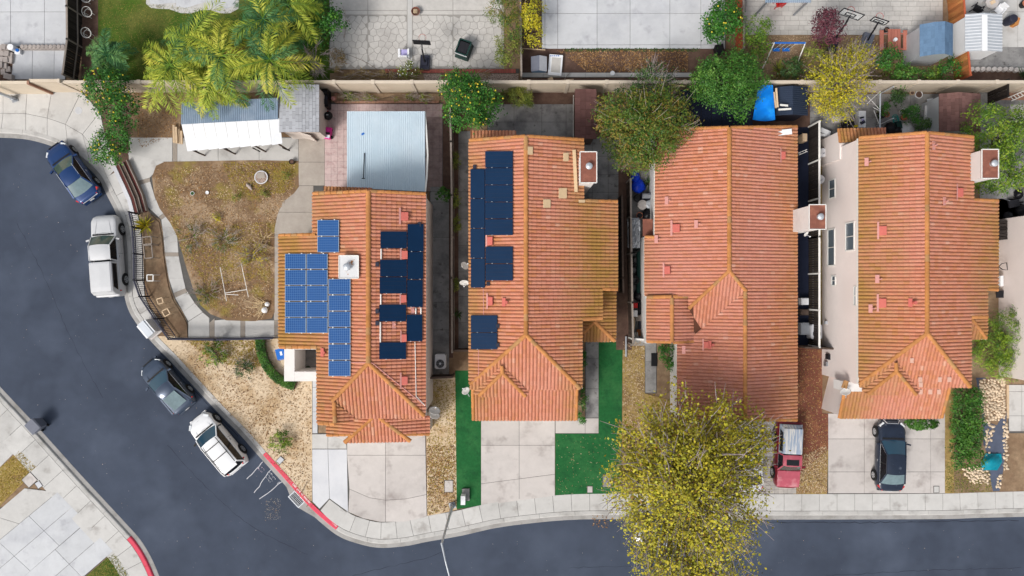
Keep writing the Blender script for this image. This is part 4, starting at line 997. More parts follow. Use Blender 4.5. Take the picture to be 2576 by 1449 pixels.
g4, _ = gablet(R4, s4p, (2253, 911), (2254, 934), (2180, 992), (2304, 993), (2168, 982), (2312, 984))
po_e4 = (2.9 + S_ * X_(2481, 2.9), -S_, 0); po_s4 = (2.9 - S_ * Y_(852, 2.9), 0, S_)
R4.face(po_e4, [(2442, 799), (2481, 799), (2481, 852)]); R4.face(po_s4, [(2442, 799), (2481, 852), (2441, 852)])
n4 = (2.9 + .3 * Y_(324, 2.9), 0, -.3); R4.face(n4, [(2108, 325), (2226, 323), (2226, 352), (2112, 360)])
R4.finish(); rf = R4.roof
for pl, a, b, w in ((w4p, (2331, 334), (2331, 838), 1.05), (e4p, (2331, 838), (2438, 972), 1), (w4p, (2331, 838), (2162, 966), 1), (g4, (2253, 912), (2254, 934), .9), (g4, (2254, 934), (2182, 991), .9), (g4, (2254, 934), (2303, 992), .9),
                    (w4p, (2160, 347), (2329, 334), .8), (e4p, (2333, 334), (2446, 345), .8), (e4p, (2447, 503), (2508, 505), .8), (e4p, (2482, 727), (2508, 729), .8), (e4p, (2441, 797), (2481, 797), .9), (po_e4, (2443, 801), (2479, 850), .8),
                    (lo4, (2124, 986), (2111, 1050), .9), (lo4, (2388, 975), (2368, 1050), .8), (n4, (2109, 325), (2113, 359), .8)): caps(rf, hit(pl, a), hit(pl, b), w=w)
walls(h4, [([(2160.5, 350), (2442, 350), (2442, 725), (2436, 725), (2436, 968), (2160.5, 968)], 4.95), ([(2443, 508), (2503, 508), (2503, 722), (2443, 722)], 4.0), ([(2140, 950), (2380, 950), (2364, 1047), (2116, 1047)], 2.8), ([(2112, 330), (2222, 330), (2222, 400), (2112, 400)], 2.7)], 'stucco_pink')
fascia(h4, [(hit(w4p, (2159.5, 348)), hit(w4p, (2159.5, 967))), (hit(e4p, (2441, 799)), hit(e4p, (2441, 974))), (hit(po_s4, (2441, 853)), hit(po_s4, (2482, 853))), (hit(po_e4, (2482, 800)), hit(po_e4, (2482, 853)))])
xw4 = X_(2160.5, 4.95)
def zw(dx): return HC - HC * xw4 / ((dx - CX) / SC)        # height on the side wall that appears at plan x
for x0, x1, y0, y1 in ((2086, 2101, 452, 498), (2083, 2100, 577, 668), (2128, 2149, 560, 630), (2093, 2102, 694, 718), (2149, 2154, 720, 768)):
    za, zb = zw(x0), zw(x1); zm = (za + zb) / 2
    window(h4, (xw4, Y_(y1, zm)), (xw4, Y_(y0, zm)), za, zb, (-1, 0))
part('meter_box', MB().box((xw4 - .06, Y_(896, .6), 1.0), (.12, .35, .5)), 'metal_black', h4); part('meter_box', MB().box((xw4 - .06, Y_(896, .6) - .5, .7), (.12, .3, .4)), 'metal_grey', h4)
part('wall_lamp', MB().box((xw4 - .08, Y_(811, .6), .75), (.16, .2, .2)), 'galv', h4)
part('parapet_step', MB().prism(R3(2125, 961, 2168, 985, 3.9), 2.4, 3.9), 'stucco_white', h4)
caps(rf, P(2128, 958, 4.0), P(2122, 976, 4.0), w=1.3)
for x, y, w, h, pl in ((2219, 580, 19, 26, w4p), (2218, 762, 19, 26, w4p), (2411, 484, 17, 25, e4p)): roof_vent(h4, pl, x, y, w, h)
for x, y, pl in ((2184, 408, w4p), (2211, 702, w4p), (2194, 776, w4p), (2377, 507, e4p), (2350, 367, e4p)): pipe_vent(h4, pl, x, y, .045, .28)
pipe_vent(h4, w4p, 2294, 761, .1, .4, 'vent_red')
chimney(h4, 2469, 376, 2511, 449, 6.4, 0, 'rust', 'stucco_white', lip=.04, flue=(.62, .5), fr_=.2)
part('chimney_shoulder', MB().prism([P2(2437, 390, 5.2), P2(2475, 384, 5.6), P2(2475, 448, 5.6), P2(2437, 455, 5.2)], 0, 5.2), 'stucco_white', h4)
pm('light_tile', (.55, .34, .27), .85, .1, 5)
for x, y in ((2255, 946), (2294, 907), (2315, 955), (2364, 955), (2388, 955), (2316, 968)):
    A, n = on_plane_box(s4p, x - 5, y - 6, x + 5, y + 6, 0, .115); part('replacement_tile', MB().add(A, [(0, 1, 2, 3)]), 'light_tile', h4)
for x, y in ((2316, 986), (2340, 986), (2362, 986)):
    A, n = on_plane_box(lo4, x - 5, y - 6, x + 5, y + 6, 0, .115); part('replacement_tile', MB().add(A, [(0, 1, 2, 3)]), 'light_tile', h4)

# ---------------- neighbour at the far side: only its side wall is in view
h5 = thing('house', 'plain pink stucco side wall of the house cut by the frame edge', 'house', (33, 1, 0))
xw5 = P2(2512, 700)[0]
part('wall', MB().prism([(xw5, Y_(945, 0)), (xw5 + 8, Y_(945, 0)), (xw5 + 8, Y_(552, 0)), (xw5, Y_(552, 0))], 0, 4.8), 'stucco_pink', h5)
part('roof', MB().add([(xw5 + .9, Y_(960, 0), 4.7), (xw5 + 9, Y_(960, 0), 4.7), (xw5 + 9, Y_(540, 0), 4.7), (xw5 + .9, Y_(540, 0), 4.7), (xw5 + 5, Y_(960, 0), 6.2), (xw5 + 5, Y_(540, 0), 6.2)], [(0, 4, 5, 3), (4, 1, 2, 5), (0, 1, 4), (2, 3, 5)]), 'tiles_fourth', h5)
window(h5, (xw5, Y_(760, 2)), (xw5, Y_(725, 2)), 3.4, 4.3, (-1, 0))
# ------------------------------------------------------------------ long block wall behind the row
def RP3(x0, y0, x1, y1, z): return R3(x0, y0, x1, y1, z)
wy = P2(0, 233)[1]; WH = 2.1
bw = thing('boundary_wall', 'long cream block wall with posts running behind all the houses', 'wall', (0, wy, 0))
xa = P2(205, 233)[0]; xb_ = P2(2900, 233)[0]; n = int((xb_ - xa) / 2.53)
for i in range(n):
    x0 = xa + i * 2.53; x1 = x0 + 2.53
    part('panel', MB().box(((x0 + x1) / 2, wy + .08, WH / 2), (2.53 - .2, .14, WH)), 'block_wall', bw)
    part('coping', MB().box(((x0 + x1) / 2, wy + .08, WH + .025), (2.53 - .2, .2, .05)), 'block_post', bw)
    part('post', MB().box((x0, wy + .08, WH / 2 + .04), (.22, .26, WH + .08)), 'block_post', bw)
bl = thing('boundary_wall', 'plain cream wall closing the cul-de-sac below the grey patio', 'wall', (P2(70, 232)[0], wy, 0))
for x0, x1, dy in ((-160, 132, -.12), (133, 205, .0)):
    a, b = P2(x0, 230)[0], P2(x1, 230)[0]
    part('panel', MB().box(((a + b) / 2, wy + .12 + dy, 1.15), (b - a, .2, 2.3)), 'block_wall', bl)
    part('post', MB().box((b, wy + .10 + dy, 1.18), (.14, .24, 2.36)), 'brick_tan' if x0 < 0 else 'block_post', bl)

# ------------------------------------------------------------------ fences
def fence(name, label, pts, h, mat, cap='wood_grey', bw_=.14, rails=True, group=None, th=.03, part_name='board', maxn=280):
    W = [Vector(P2(*p)) for p in pts]
    t = thing(name, label, 'fence', (*W[0], 0), group)
    k = 0
    for a, b in zip(W, W[1:]):
        l = (b - a).length; d = (b - a) / l; n = max(1, int(l / (bw_ + .012))); ang = math.atan2(d.y, d.x)
        st = l / n
        me = mesh_of(part_name, MB().box((0, 0, h / 2), (st - .012, th, h)), mat)
        for i in range(n):
            if k >= maxn: break
            c = a + d * (st * (i + .5)); nn = Vector((-d.y, d.x)) * rng.uniform(-.008, .008)
            piece(part_name, me, t, Matrix.Translation((c.x + nn.x, c.y + nn.y, rng.uniform(-.03, .02))) @ Matrix.Rotation(ang + rng.uniform(-.02, .02), 4, 'Z')); k += 1
        np_ = max(1, round(l / 2.4))
        for i in range(np_ + 1):
            c = a + d * (l * i / np_); part('post', MB().box((c.x, c.y, h / 2 + .05), (.1, .1, h + .1), ang), cap, t)
        if rails:
            part('top_rail', MB().bar((*a, h + .02), (*b, h + .02), .12, .05), cap, t)
            nv = Vector((-d.y, d.x)) * .05
            part('rail', MB().bar((*(a + nv), h * .35), (*(b + nv), h * .35), .05, .09), cap, t)
    return t
fence('wooden_fence', 'dark board fence with grey cap beside the grey patio', [(204, -90), (206, 40), (207, 120), (196, 205)], 1.55, 'wood_black', 'wood_grey')
fence('wooden_fence', 'orange cedar fence leaning between the two garden sheds', [(2381, -60), (2383, 0), (2392, 120), (2401, 208)], 1.6, 'wood_orange', 'wood_red', .17)
fence('wooden_fence', 'weathered fence between the stamped patio and the plain concrete patio', [(1307, -60), (1309, 60), (1311, 209)], 1.5, 'wood_dark', 'wood_grey')
fence('wooden_fence', 'red painted fence beside the citrus tree and the paved yard', [(1849, -60), (1851, 142)], 1.6, 'wood_red', 'wood_grey')
fence('wooden_fence', 'grey topped fence between the corner house and its solar panelled neighbour', [(1137, 262), (1140, 370), (1142, 500), (1142, 700), (1143, 880)], 1.7, 'wood_dark', 'wood_grey')
fence('wooden_fence', 'dark low fence along the second house above the turf strip', [(1556, 500), (1558, 700), (1559, 735)], 1.5, 'wood_black', 'wood_dark')
fence('wooden_fence', 'brown fence along the cluttered passage beside the third house', [(1576, 460), (1578, 640), (1580, 760), (1582, 862)], 1.6, 'wood_dark', 'wood_grey')
fence('wooden_fence', 'pale capped fence in the dark alley beside the third house', [(2034, 320), (2034, 600), (2034, 868)], 1.6, 'wood_black', 'trim_white')
fence('side_gate', 'dark gate boards closing the alley above the red mulch', [(2000, 869), (2068, 872)], 1.6, 'wood_black', 'wood_dark')
fence('side_gate', 'dark gate boards below the grey air conditioner', [(1084, 943), (1142, 941)], 1.6, 'wood_black', 'wood_dark')
fence('side_gate', 'thin dark gate at the head of the left turf strip', [(1143, 877), (1182, 877)], 1.5, 'wood_dark', 'wood_dark')
fence('wooden_fence', 'black stained fence behind the brown shingled shed', [(2484, 222), (2484, 262)], 1.9, 'wood_black', 'wood_black')
fence('side_gate', 'white framed low gate closing the passage full of clutter', [(1582, 849), (1624, 852)], 1.3, 'wood_dark', 'trim_white')
# metal fence round the corner garden
mf = thing('metal_fence', 'black metal picket fence round the corner garden', 'fence', (*P2(357, 545), 0))
pts = [(350, 538), (358, 575), (362, 640), (362, 705), (376, 745), (412, 800), (447, 850), (560, 852), (702, 848)]
W = [Vector(P2(*p)) for p in pts]; pk = mesh_of('picket', MB().box((0, 0, .62), (.03, .03, 1.24)), 'metal_black'); cnt = 0
for a, b in zip(W, W[1:]):
    l = (b - a).length; d = (b - a) / l
    for z, w in ((1.22, .10), (.95, .04), (.15, .04)): part('rail', MB().bar((*a, z), (*b, z), w, .05), 'metal_dark', mf)
    nrm_ = Vector((-d.y, d.x)); part('rail', MB().bar((*(a + nrm_ * .10), 1.16), (*(b + nrm_ * .10), 1.16), .04, .04), 'metal_dark', mf)
    for i in range(int(l / .13)):
        if cnt > 285: break
        c = a + d * (.13 * (i + .5)); piece('picket', pk, mf, Matrix.Translation((c.x, c.y, 0))); cnt += 1
    part('post', MB().box((a.x, a.y, .66), (.08, .08, 1.32)), 'metal_black', mf)
# timber terraces and white ledge by the pavement
tr = thing('timber_terrace', 'three stepped brown timber planks above a white ledge by the pavement', 'terrace', (*P2(320, 470), 0))
cl_ = [(296, 418), (306, 440), (320, 470), (334, 502), (344, 540)]
def offs(pts, o):
    W_ = [Vector(P2(*p)) for p in pts]; N_ = normals(W_); return [w + n_ * o for w, n_ in zip(W_, N_)]
pm('wood_terrace', (.085, .028, .024), .85, .2, 4, rnd=.15)
for k, (o, z, mt, w) in enumerate(((.08, .12, 'wood_terrace', .2), (.24, .24, 'wood_grey', .05), (.40, .16, 'wood_dark', .2), (.55, .30, 'wood_grey', .05), (.70, .2, 'wood_terrace', .2), (.86, .36, 'wood_grey', .06))):
    q = offs(cl_, o)
    for a, b in zip(q, q[1:]): part('plank', MB().bar((*a, z / 2), (*b, z / 2), w, z), mt, tr)
q = offs(cl_, -.18)
led = MB()
for a, b in zip(q, q[1:]): led.bar((*a, .07), (*b, .07), .26, .16)
part('ledge', led, 'concrete_white', tr)

# ------------------------------------------------------------------ sheds and covers
def corrug(pts, zs, pitch=.11, amp=.022, along=1):
    """ribbed sheet over a quad (plan points TL,TR,BR,BL with heights); ribs run from the first edge to the third"""
    q = [P(p[0], p[1], z) for p, z in zip(pts, zs)]
    n = max(4, int((q[1] - q[0]).length / pitch) * 2); m = MB()
    rows = [[], []]
    for i in range(n + 1):
        t = i / n; h = amp if i % 2 else -amp
        rows[0].append(q[0].lerp(q[1], t) + Vector((0, 0, h))); rows[1].append(q[3].lerp(q[2], t) + Vector((0, 0, h)))
    mid = [(a + b) / 2 + Vector((0, 0, .01)) for a, b in zip(*rows)]
    m.grid([rows[1], mid, rows[0]]); return m
def posts(t, pts, zt, mat='metal_grey', r=.05):
    for x, y in pts: a = P2(x, y, zt); part('post', MB().box((a[0], a[1], zt / 2), (2 * r, 2 * r, zt)), mat, t)
pc = thing('patio_cover', 'large pale blue corrugated metal patio cover on the pink tiles', 'patio cover', (*P2(970, 375, 2.6), 0))
part('roof_sheet', corrug([(873, 280), (1069, 280), (1070, 482), (873, 472)], [2.58, 2.58, 2.62, 2.62], .12, .009), 'sheet_blue', pc)
part('edge_sheet', corrug([(1069, 281), (1070, 281), (1077, 380), (1068, 300)], [2.4, 2.4, 2.4, 2.4]), 'trim_white', pc)
em = MB(); ep = [P(1069, 281, 2.42), P(1072, 320, 2.46), P(1076, 390, 2.52), P(1074, 440, 2.6), P(1070, 482, 2.7)]
for a, b in zip(ep, ep[1:]): em.bar(a, b, .10, .08)
part('gutter', em, 'trim_white', pc)
posts(pc, [(880, 288), (970, 288), (1062, 288), (880, 380), (1062, 380)], 2.35, 'wood_grey')
part('roof_crack', MB().bar(P(917, 385, 2.68), P(914, 450, 2.75), .05, .03).box(P(914, 449, 2.76), (.2, .05, .03)), 'metal_black', pc)
part('roof_leaf', MB().box(P(913, 337, 2.6), (.2, .12, .03), .5), 'plastic_blue', pc)
cp = thing('carport', 'ribbed steel and white lean-to roof between the palms and the dry garden', 'carport', (*P2(580, 310, 2.3), 0))
part('roof_sheet', corrug([(457, 258), (700, 246), (700, 300), (455, 313)], [2.75, 2.75, 2.5, 2.5], .12, .02), 'sheet_steel', cp)
for i in range(9):
    x0, x1 = 457 + i * 27.4, 457 + (i + 1) * 27.4 - .6
    part('panel', MB().add([P(x0 + 17 * 0, 313 - i * 1.75, 2.42), P(x1, 313 - (i + 1) * 1.75, 2.42), P(x1 + 14 - i * .8, 379 - (i + 1) * 2.0, 2.1), P(x0 + 15 - i * .8, 381 - i * 2.0, 2.1)], [(3, 2, 1, 0)]), 'sheet_white', cp)
posts(cp, [(480, 376), (560, 372), (640, 366), (700, 362), (470, 262), (690, 250)], 2.05, 'wood_dark', .04)
for x in (497, 580, 650, 725):
    a = P(x - 14, 372, 2.0); b = P(x + 4, 386 - (x - 497) * .03, .9); part('brace', MB().bar(a, b, .06), 'wood_black', cp)
def gable(name, label, cat, x0, y0, x1, y1, ze, zr_, axis, roofm, wallm, group=None, ridge=None, ov=.12, wh=None, roof_fn=None, skirt=0):
    """small building; plan rectangle of its eaves at height ze; ridge along 'y' or 'x'"""
    a, b = P2(x0, y1, ze), P2(x1, y0, ze)
    t = thing(name, label, cat, ((a[0] + b[0]) / 2, (a[1] + b[1]) / 2, 0), group)
    X0, Y0, X1, Y1 = a[0] + ov, a[1] + ov, b[0] - ov, b[1] - ov
    rr = (a[0] + b[0]) / 2 if axis == 'y' else (a[1] + b[1]) / 2
    if ridge is not None: rr = (P2(ridge, 0, zr_)[0] if axis == 'y' else P2(0, ridge, zr_)[1])
    w = MB()
    w.prism([(X0, Y0), (X1, Y0), (X1, Y1), (X0, Y1)], 0, ze - .04)
    if axis == 'y':
        for Y in (Y0, Y1): w.add([(X0, Y, ze - .06), (X1, Y, ze - .06), (rr, Y, zr_ - .06)], [(0, 1, 2)])
    else:
        for X in (X0, X1): w.add([(X, Y0, ze - .06), (X, Y1, ze - .06), (X, rr, zr_ - .06)], [(0, 1, 2)])
    part('wall', w, wallm, t)
    if axis == 'y': sl = [((a[0], a[1]), (a[0], b[1]), (rr, b[1]), (rr, a[1])), ((b[0], b[1]), (b[0], a[1]), (rr, a[1]), (rr, b[1]))]
    else: sl = [((b[0], a[1]), (a[0], a[1]), (a[0], rr), (b[0], rr)), ((a[0], b[1]), (b[0], b[1]), (b[0], rr), (a[0], rr))]
    return t, sl, ze, zr_
def shingles(t, sl, ze, zr_, mat, ex=.16, wd=.32, name='shingle', base='underlay', limit=150, flip=False):
    for c in sl:
        e0, e1, r1, r0 = [Vector((*p, z)) for p, z in zip(c, (ze, ze, zr_, zr_))]
        rp = part('roof', MB().add([e0 - Vector((0, 0, .03)), e1 - Vector((0, 0, .03)), r1 - Vector((0, 0, .03)), r0 - Vector((0, 0, .03))], [(0, 1, 2, 3)] if not flip else [(3, 2, 1, 0)]), base, t)
        le = (e1 - e0).length; ls = (r0 - e0).length; nv = max(1, int(ls / ex)); nu = max(1, int(le / wd))
        while nu * nv > limit: nu = int(nu * .9); nv = max(2, int(nv * .95))
        uu, vv = (e1 - e0) / nu, (r0 - e0) / nv; nn = uu.cross(vv).normalized()
        if nn.z < 0: nn = -nn
        for j in range(nv):
            for i in range(nu + (1 if j % 2 else 0)):
                o = .5 if j % 2 else 0
                s0, s1 = max(0, i - o), min(nu, i + 1 - o)
                p0 = e0 + uu * (s0 + .015) + vv * (j + .0); p1 = e0 + uu * (s1 - .015) + vv * (j + .0); p2 = p1 + vv * .99; p3 = p0 + vv * .99
                q = [p0 + nn * .02, p1 + nn * .02, p2 + nn * .005, p3 + nn * .005]
                part(name, MB().add(q + [p0 - nn * .01, p1 - nn * .01], [(0, 1, 2, 3), (4, 5, 1, 0)]), mat, rp)
t, sl, ze, zz = gable('garden_shed', 'shed with pale grey shingle roof and open tan door beside the carport', 'shed', 703, 213, 803, 333, 2.5, 2.62, 'y', None, 'stucco')
shingles(t, sl, ze, zz, 'shingle_grey', .2, .42)
part('door', MB().bar(P(742, 335, 1.1), P(790, 349, 1.0), .05, 1.9), 'stucco', t)
t, sl, ze, zz = gable('garden_shed', 'flat brown roofed shed beside the rust coloured tree', 'shed', 1446, 224, 1500, 350, 2.3, 2.36, 'y', None, 'wood_dark')
shingles(t, sl, ze, zz, 'shingle_maroon', .3, .5, 'roofing_strip')
lt = thing('lattice_screen', 'narrow white lattice screen on the side of the brown flat shed', 'screen', (*P2(1442, 290), 0))
for i in range(12):
    part('lath', MB().bar(P(1442, 240 + i * 9, .1), P(1442, 252 + i * 9, 1.9), .03), 'trim_white', lt); part('lath', MB().bar(P(1443, 252 + i * 9, .1), P(1443, 240 + i * 9, 1.9), .03), 'trim_white', lt)
br = thing('patio_cover', 'black flat patio roof of wide panels beside the blue tarp', 'patio cover', (*P2(1800, 280, 2.4), 0))
for i in range(7):
    x0 = 1712 + i * 26; part('roof_panel', MB().add([P(x0, 226, 2.3), P(x0 + 25.2, 226, 2.3), P(x0 + 25.2, 324, 2.6), P(x0, 324, 2.6), P(x0, 226, 2.25), P(x0 + 25.2, 226, 2.25), P(x0 + 25.2, 324, 2.55), P(x0, 324, 2.55)], [(3, 2, 1, 0), (0, 1, 5, 4), (1, 2, 6, 5), (2, 3, 7, 6), (3, 0, 4, 7)]), 'roof_black', br)
posts(br, [(1718, 232), (1800, 232), (1888, 232)], 2.2, 'wood_dark')
t, sl, ze, zz = gable('garden_shed', 'dark ribbed metal shed beside the blue tarp', 'shed', 1950, 219, 2032, 291, 2.0, 2.3, 'y', None, 'metal_dark', ridge=1994)
for c in sl:
    e0, e1, r1, r0 = [Vector((*p, z)) for p, z in zip(c, (ze, ze, zz, zz))]; nb = 14
    rp = part('roof', MB().add([e0, e1, r1, r0], [(0, 1, 2, 3)]), 'roof_darkmetal', t)
    for i in range(nb): part('rib', MB().bar(e0.lerp(e1, (i + .5) / nb) + Vector((0, 0, .012)), r0.lerp(r1, (i + .5) / nb) + Vector((0, 0, .012)), .05, .035), 'roof_darkmetal', rp)
tp = thing('tarp', 'bright blue tarp draped over the black patio roof', 'tarp', (*P2(1920, 258, 2.5), 0))
nx, ny = 14, 20; rows = []
for j in range(ny + 1):
    v = j / ny; row = []
    for i in range(nx + 1):
        u = i / nx
        x = (1908 - 15 * v) + (1944 - 1908 + 15 * v * 1.4) * u; y = 214 + 87 * v + (4 * math.sin(u * 3) if v > .9 else 0)
        z = 2.62 + .07 * math.sin(u * 7 + v * 3) * math.cos(v * 9 + u) + .05 * math.sin(v * 14 + u * 4) - .25 * max(0, abs(u - .5) - .38)
        row.append(P(x, y, z))
    rows.append(row)
part('sheet', MB().grid(rows[::-1]), 'tarp', tp, True)
for i, (p, q_) in enumerate((((1952, 222), (1956, 270)), ((1946, 232), (1951, 272)), ((1962, 264), (1982, 266)), ((1958, 276), (1990, 274)), ((1975, 300), (1996, 289)))):
    single('loose_board', ['pale loose board lying along the edge of the blue tarp', 'second pale board half under the blue tarp', 'short white board on the dark metal shed', 'long white board at the foot of the dark metal shed roof', 'white stick leaning below the dark metal shed'][i], 'board',
           MB().bar(P(*p, 2.5 if i < 4 else .5), P(*q_, 2.45 if i < 4 else .9), .12 if i < 4 else .05, .05), 'wood_pale' if i < 2 else 'trim_white')
t, sl, ze, zz = gable('garden_shed', 'shed with brown shingle roof and grey side beside the lime tree', 'shed', 2362, 236, 2466, 332, 2.1, 2.5, 'y', None, 'galv', ridge=2412)
shingles(t, sl, ze, zz, 'shingle_brown', .22, .36)
t = thing('garden_shed', 'grey shed with blue shingled gambrel roof beside the cedar fence', 'shed', (*P2(2350, 110, 2.2), 0))
zE, zM, zR = 2.1, 2.55, 2.75
xs = [P2(2313, 0, zE)[0], P2(2351, 0, zM)[0], P2(2370, 0, zR)[0], P2(2393, 0, zE)[0]]; ya, yb = P2(0, 143, zE)[1], P2(0, 62, zE)[1]
xs[2] = (xs[1] + P2(2393, 0, zE)[0]) / 2
part('wall', MB().prism([(xs[0] + .1, ya + .1), (xs[3] - .1, ya + .1), (xs[3] - .1, yb - .1), (xs[0] + .1, yb - .1)], 0, zE).add([(xs[0] + .1, ya + .1, zE), (xs[3] - .1, ya + .1, zE), (xs[2], ya + .1, zM + .1), (xs[1], ya + .1, zM)], [(0, 1, 2, 3)]), 'shed_wall' if 'shed_wall' in MATS else 'galv', t)
prf = [(xs[0], zE), (xs[1], zM), (xs[2] - .1, zM + .12), (xs[3], zE + .15)]
for (x0, z0), (x1, z1) in zip(prf, prf[1:]):
    sl = [((x0, ya), (x0, yb), (x1, yb), (x1, ya))]
    e0, e1, r1, r0 = Vector((x0, ya, z0)), Vector((x0, yb, z0)), Vector((x1, yb, z1)), Vector((x1, ya, z1))
    rp = part('roof', MB().add([e0, e1, r1, r0], [(3, 2, 1, 0)]), 'shingle_blue', t); nv = max(2, int((r0 - e0).length / .18)); nu = 8
    for j in range(nv):
        for i in range(nu):
            a0 = e0.lerp(r0, (j + .03) / nv); a1 = e0.lerp(r0, (j + .97) / nv); b0 = e1.lerp(r1, (j + .03) / nv); b1 = e1.lerp(r1, (j + .97) / nv); f0, f1 = (i + .02) / nu, (i + .98) / nu
            up = Vector((0, 0, .012 + rng.uniform(0, .006)))
            part('shingle', MB().add([a0.lerp(b0, f0) + up, a0.lerp(b0, f1) + up, a1.lerp(b1, f1) + up, a1.lerp(b1, f0) + up], [(3, 2, 1, 0)]), 'shingle_blue', rp)
t, sl, ze, zz = gable('garden_shed', 'white ribbed metal shed beyond the cedar fence', 'shed', 2427, 36, 2521, 130, 1.9, 2.15, 'y', None, 'plastic_white', ridge=2476)
for c in sl:
    e0, e1, r1, r0 = [Vector((*p, z)) for p, z in zip(c, (ze, ze, zz, zz))]; nb = 12
    rp = part('roof', MB().add([e0, e1, r1, r0], [(0, 1, 2, 3)]), 'galv', t)
    for i in range(nb): part('rib', MB().bar(e0.lerp(e1, (i + .5) / nb) + Vector((0, 0, .012)), r0.lerp(r1, (i + .5) / nb) + Vector((0, 0, .012)), .04, .03), 'sheet_white', rp)
part('ridge_strip', MB().box((P2(2476, 83, zz)[0], P2(0, 83, zz)[1], zz + .02), (.35, 2.35, .04)), 'plastic_white', t)
cn = thing('canopy', 'edge of a blue grey canopy at the top of the paved yard', 'canopy', (*P2(1985, -20, 2.4), 0))
part('roof_sheet', corrug([(1930, -60), (2035, -60), (2041, 7), (1925, 7)], [2.5, 2.5, 2.4, 2.4]), 'sheet_steel', cn); posts(cn, [(1932, 2), (2034, 2)], 2.35)
# planter behind the patio cover, edging blocks
plb = sheet('planter_bed', rect(847, 236, 1106, 256), 'dirt', .05)
pl_ = thing('planter', 'brick edged planter under the long wall beside the patio cover', 'planter', (*P2(975, 258), 0))
for i in range(26): part('brick', MB().box((*P2(850 + i * 10, 258), .09), (.25, .14, .18)), 'brick_tan', pl_)
for i in range(3): part('brick', MB().box((*P2(846, 239 + i * 8), .09), (.14, .19, .18)), 'brick_tan', pl_)
sc_ = thing('retaining_edge', 'scalloped concrete edging blocks between the two grey patio levels', 'edging', (*P2(100, 120), 0))
for i in range(12): part('block', MB().lathe([(.155, 0), (.155, .22), (.13, .26), (.01, .26)], P(62 + i * 10.2, 120), 10).box(P(62 + i * 10.2, 123, .1), (.26, .16, .2)), 'block_grey', sc_)
st_ = thing('retaining_edge', 'stepped stone blocks of the planted corner beside the grey patio', 'edging', (*P2(15, 160), 0))
for i, (x, y, z) in enumerate(((4, 122, .35), (14, 120, .4), (24, 121, .35), (8, 135, .28), (20, 136, .3), (28, 140, .2), (5, 150, .25), (17, 151, .25), (27, 153, .18), (4, 165, .3), (14, 167, .2), (22, 175, .15), (10, 182, .2), (18, 192, .25), (28, 195, .3))):
    part('block', MB().box(P(x, y, z / 2), (.30, .36, z), rng.uniform(-.15, .15)), 'block_grey', st_)
sb = thing('retaining_edge', 'row of pale scalloped blocks in the dirt corner under the white shed', 'edging', (*P2(2480, 176), 0))
for i in range(10): part('block', MB().lathe([(.17, 0), (.17, .2), (.14, .24), (.01, .24)], P(2440 + i * 14, 176 + (i > 7) * 2), 10), 'concrete_warm', sb)
# ------------------------------------------------------------------ vehicles (built facing +x at the origin, then placed)
def paint(name, c, rough=.3, coat=.7, metal=.2, var=.04, **k): return pm(name, c, rough, var, 3, metal=metal, coat=coat, obj=True, **k)
paint('paint_blue', (.005, .034, .13)); paint('paint_silver', (.54, .545, .56), .4, .3, .1); paint('paint_slate', (.045, .065, .105), .3, .7, .3)
paint('paint_white', (.74, .745, .76), .3, .6, 0.); paint('paint_navy', (.014, .022, .042), .3, .7, .1, .15, col2=(.10, .12, .16), scale2=2.2, thr=(.62, .72))
paint('paint_red', (.17, .012, .022), .4, .4, .05); paint('paint_faded', (.43, .09, .125), .55, .2, .0, .12, col2=(.56, .26, .28), scale2=1.1, thr=(.5, .7))
pm('shell_streaked', (.30, .36, .46), .55, .1, 3, (.60, .59, .57), 2.2, (.47, .58), obj=True, stretch=(.35, 4, 1)); paint('paint_grey', (.12, .13, .15))
pm('car_glass', (.012, .055, .095), .05, .0, 1, spec=.9, coat=.5); pm('car_glass_green', (.05, .085, .07), .06, .3, 2.5, spec=.9, obj=True); pm('car_glass_pale', (.14, .20, .22), .15, .25, 2, spec=.4, obj=True)  # car_glass base tint carries the teal-blue of reflected sky
pm('car_glass_dark', (.010, .011, .013), .08, .0, 1, spec=.5)
pm('tyre', (.018, .018, .019), .85, .1, 8); pm('rim', (.55, .56, .58), .3, .05, 5, metal=.7); pm('chrome', (.68, .69, .71), .18, .03, 5, metal=.8)
pm('lamp_clear', (.62, .65, .68), .12, .1, 9, spec=.8); pm('lamp_red', (.55, .012, .012), .2, .08, 9, spec=.6); pm('trim_black', (.014, .014, .015), .5, .05, 5); pm('plate', (.7, .71, .74), .5, .05, 9)

def smooth_interp(xs, pts):
    px = [p[0] for p in pts]; out = []
    for x in xs:
        i = max(0, min(len(pts) - 2, sum(1 for q in px if q <= x) - 1)); t = (x - px[i]) / (px[i + 1] - px[i]); t = max(0, min(1, t)); s = t * t * (3 - 2 * t) * .6 + t * .4
        out.append(pts[i][1] + (pts[i + 1][1] - pts[i][1]) * s)
    return out
def wheel(t, x, y, r, w):
    s = 1 if y > 0 else -1
    R = Matrix.Rotation(-s * math.pi / 2, 4, 'X')
    ty = part('wheel', MB().lathe([(r * .62, -w / 2), (r * .95, -w / 2), (r, -w * .35), (r, w * .35), (r * .95, w / 2), (r * .64, w / 2), (r * .60, w * .36), (.02, w * .34)], (x, y, r), 22, R), 'tyre', t)
    m = MB().lathe([(r * .63, w * .52), (r * .57, w * .52), (r * .55, w * .38)], (x, y, r), 22, R).lathe([(r * .16, w * .46), (.01, w * .47)], (x, y, r), 10, R)
    for k in range(5):
        a = 2 * math.pi * k / 5 + .3
        for da in (-.16, .16):
            p = R @ Vector((r * .12 * math.cos(a), r * .12 * math.sin(a), w * .44)); q = R @ Vector((r * .59 * math.cos(a + da), r * .59 * math.sin(a + da), w * .47)); m.bar(p + Vector((x, y, r)), q + Vector((x, y, r)), .045, .03, up=(0, s, 0))
    part('rim', m, 'rim', ty)
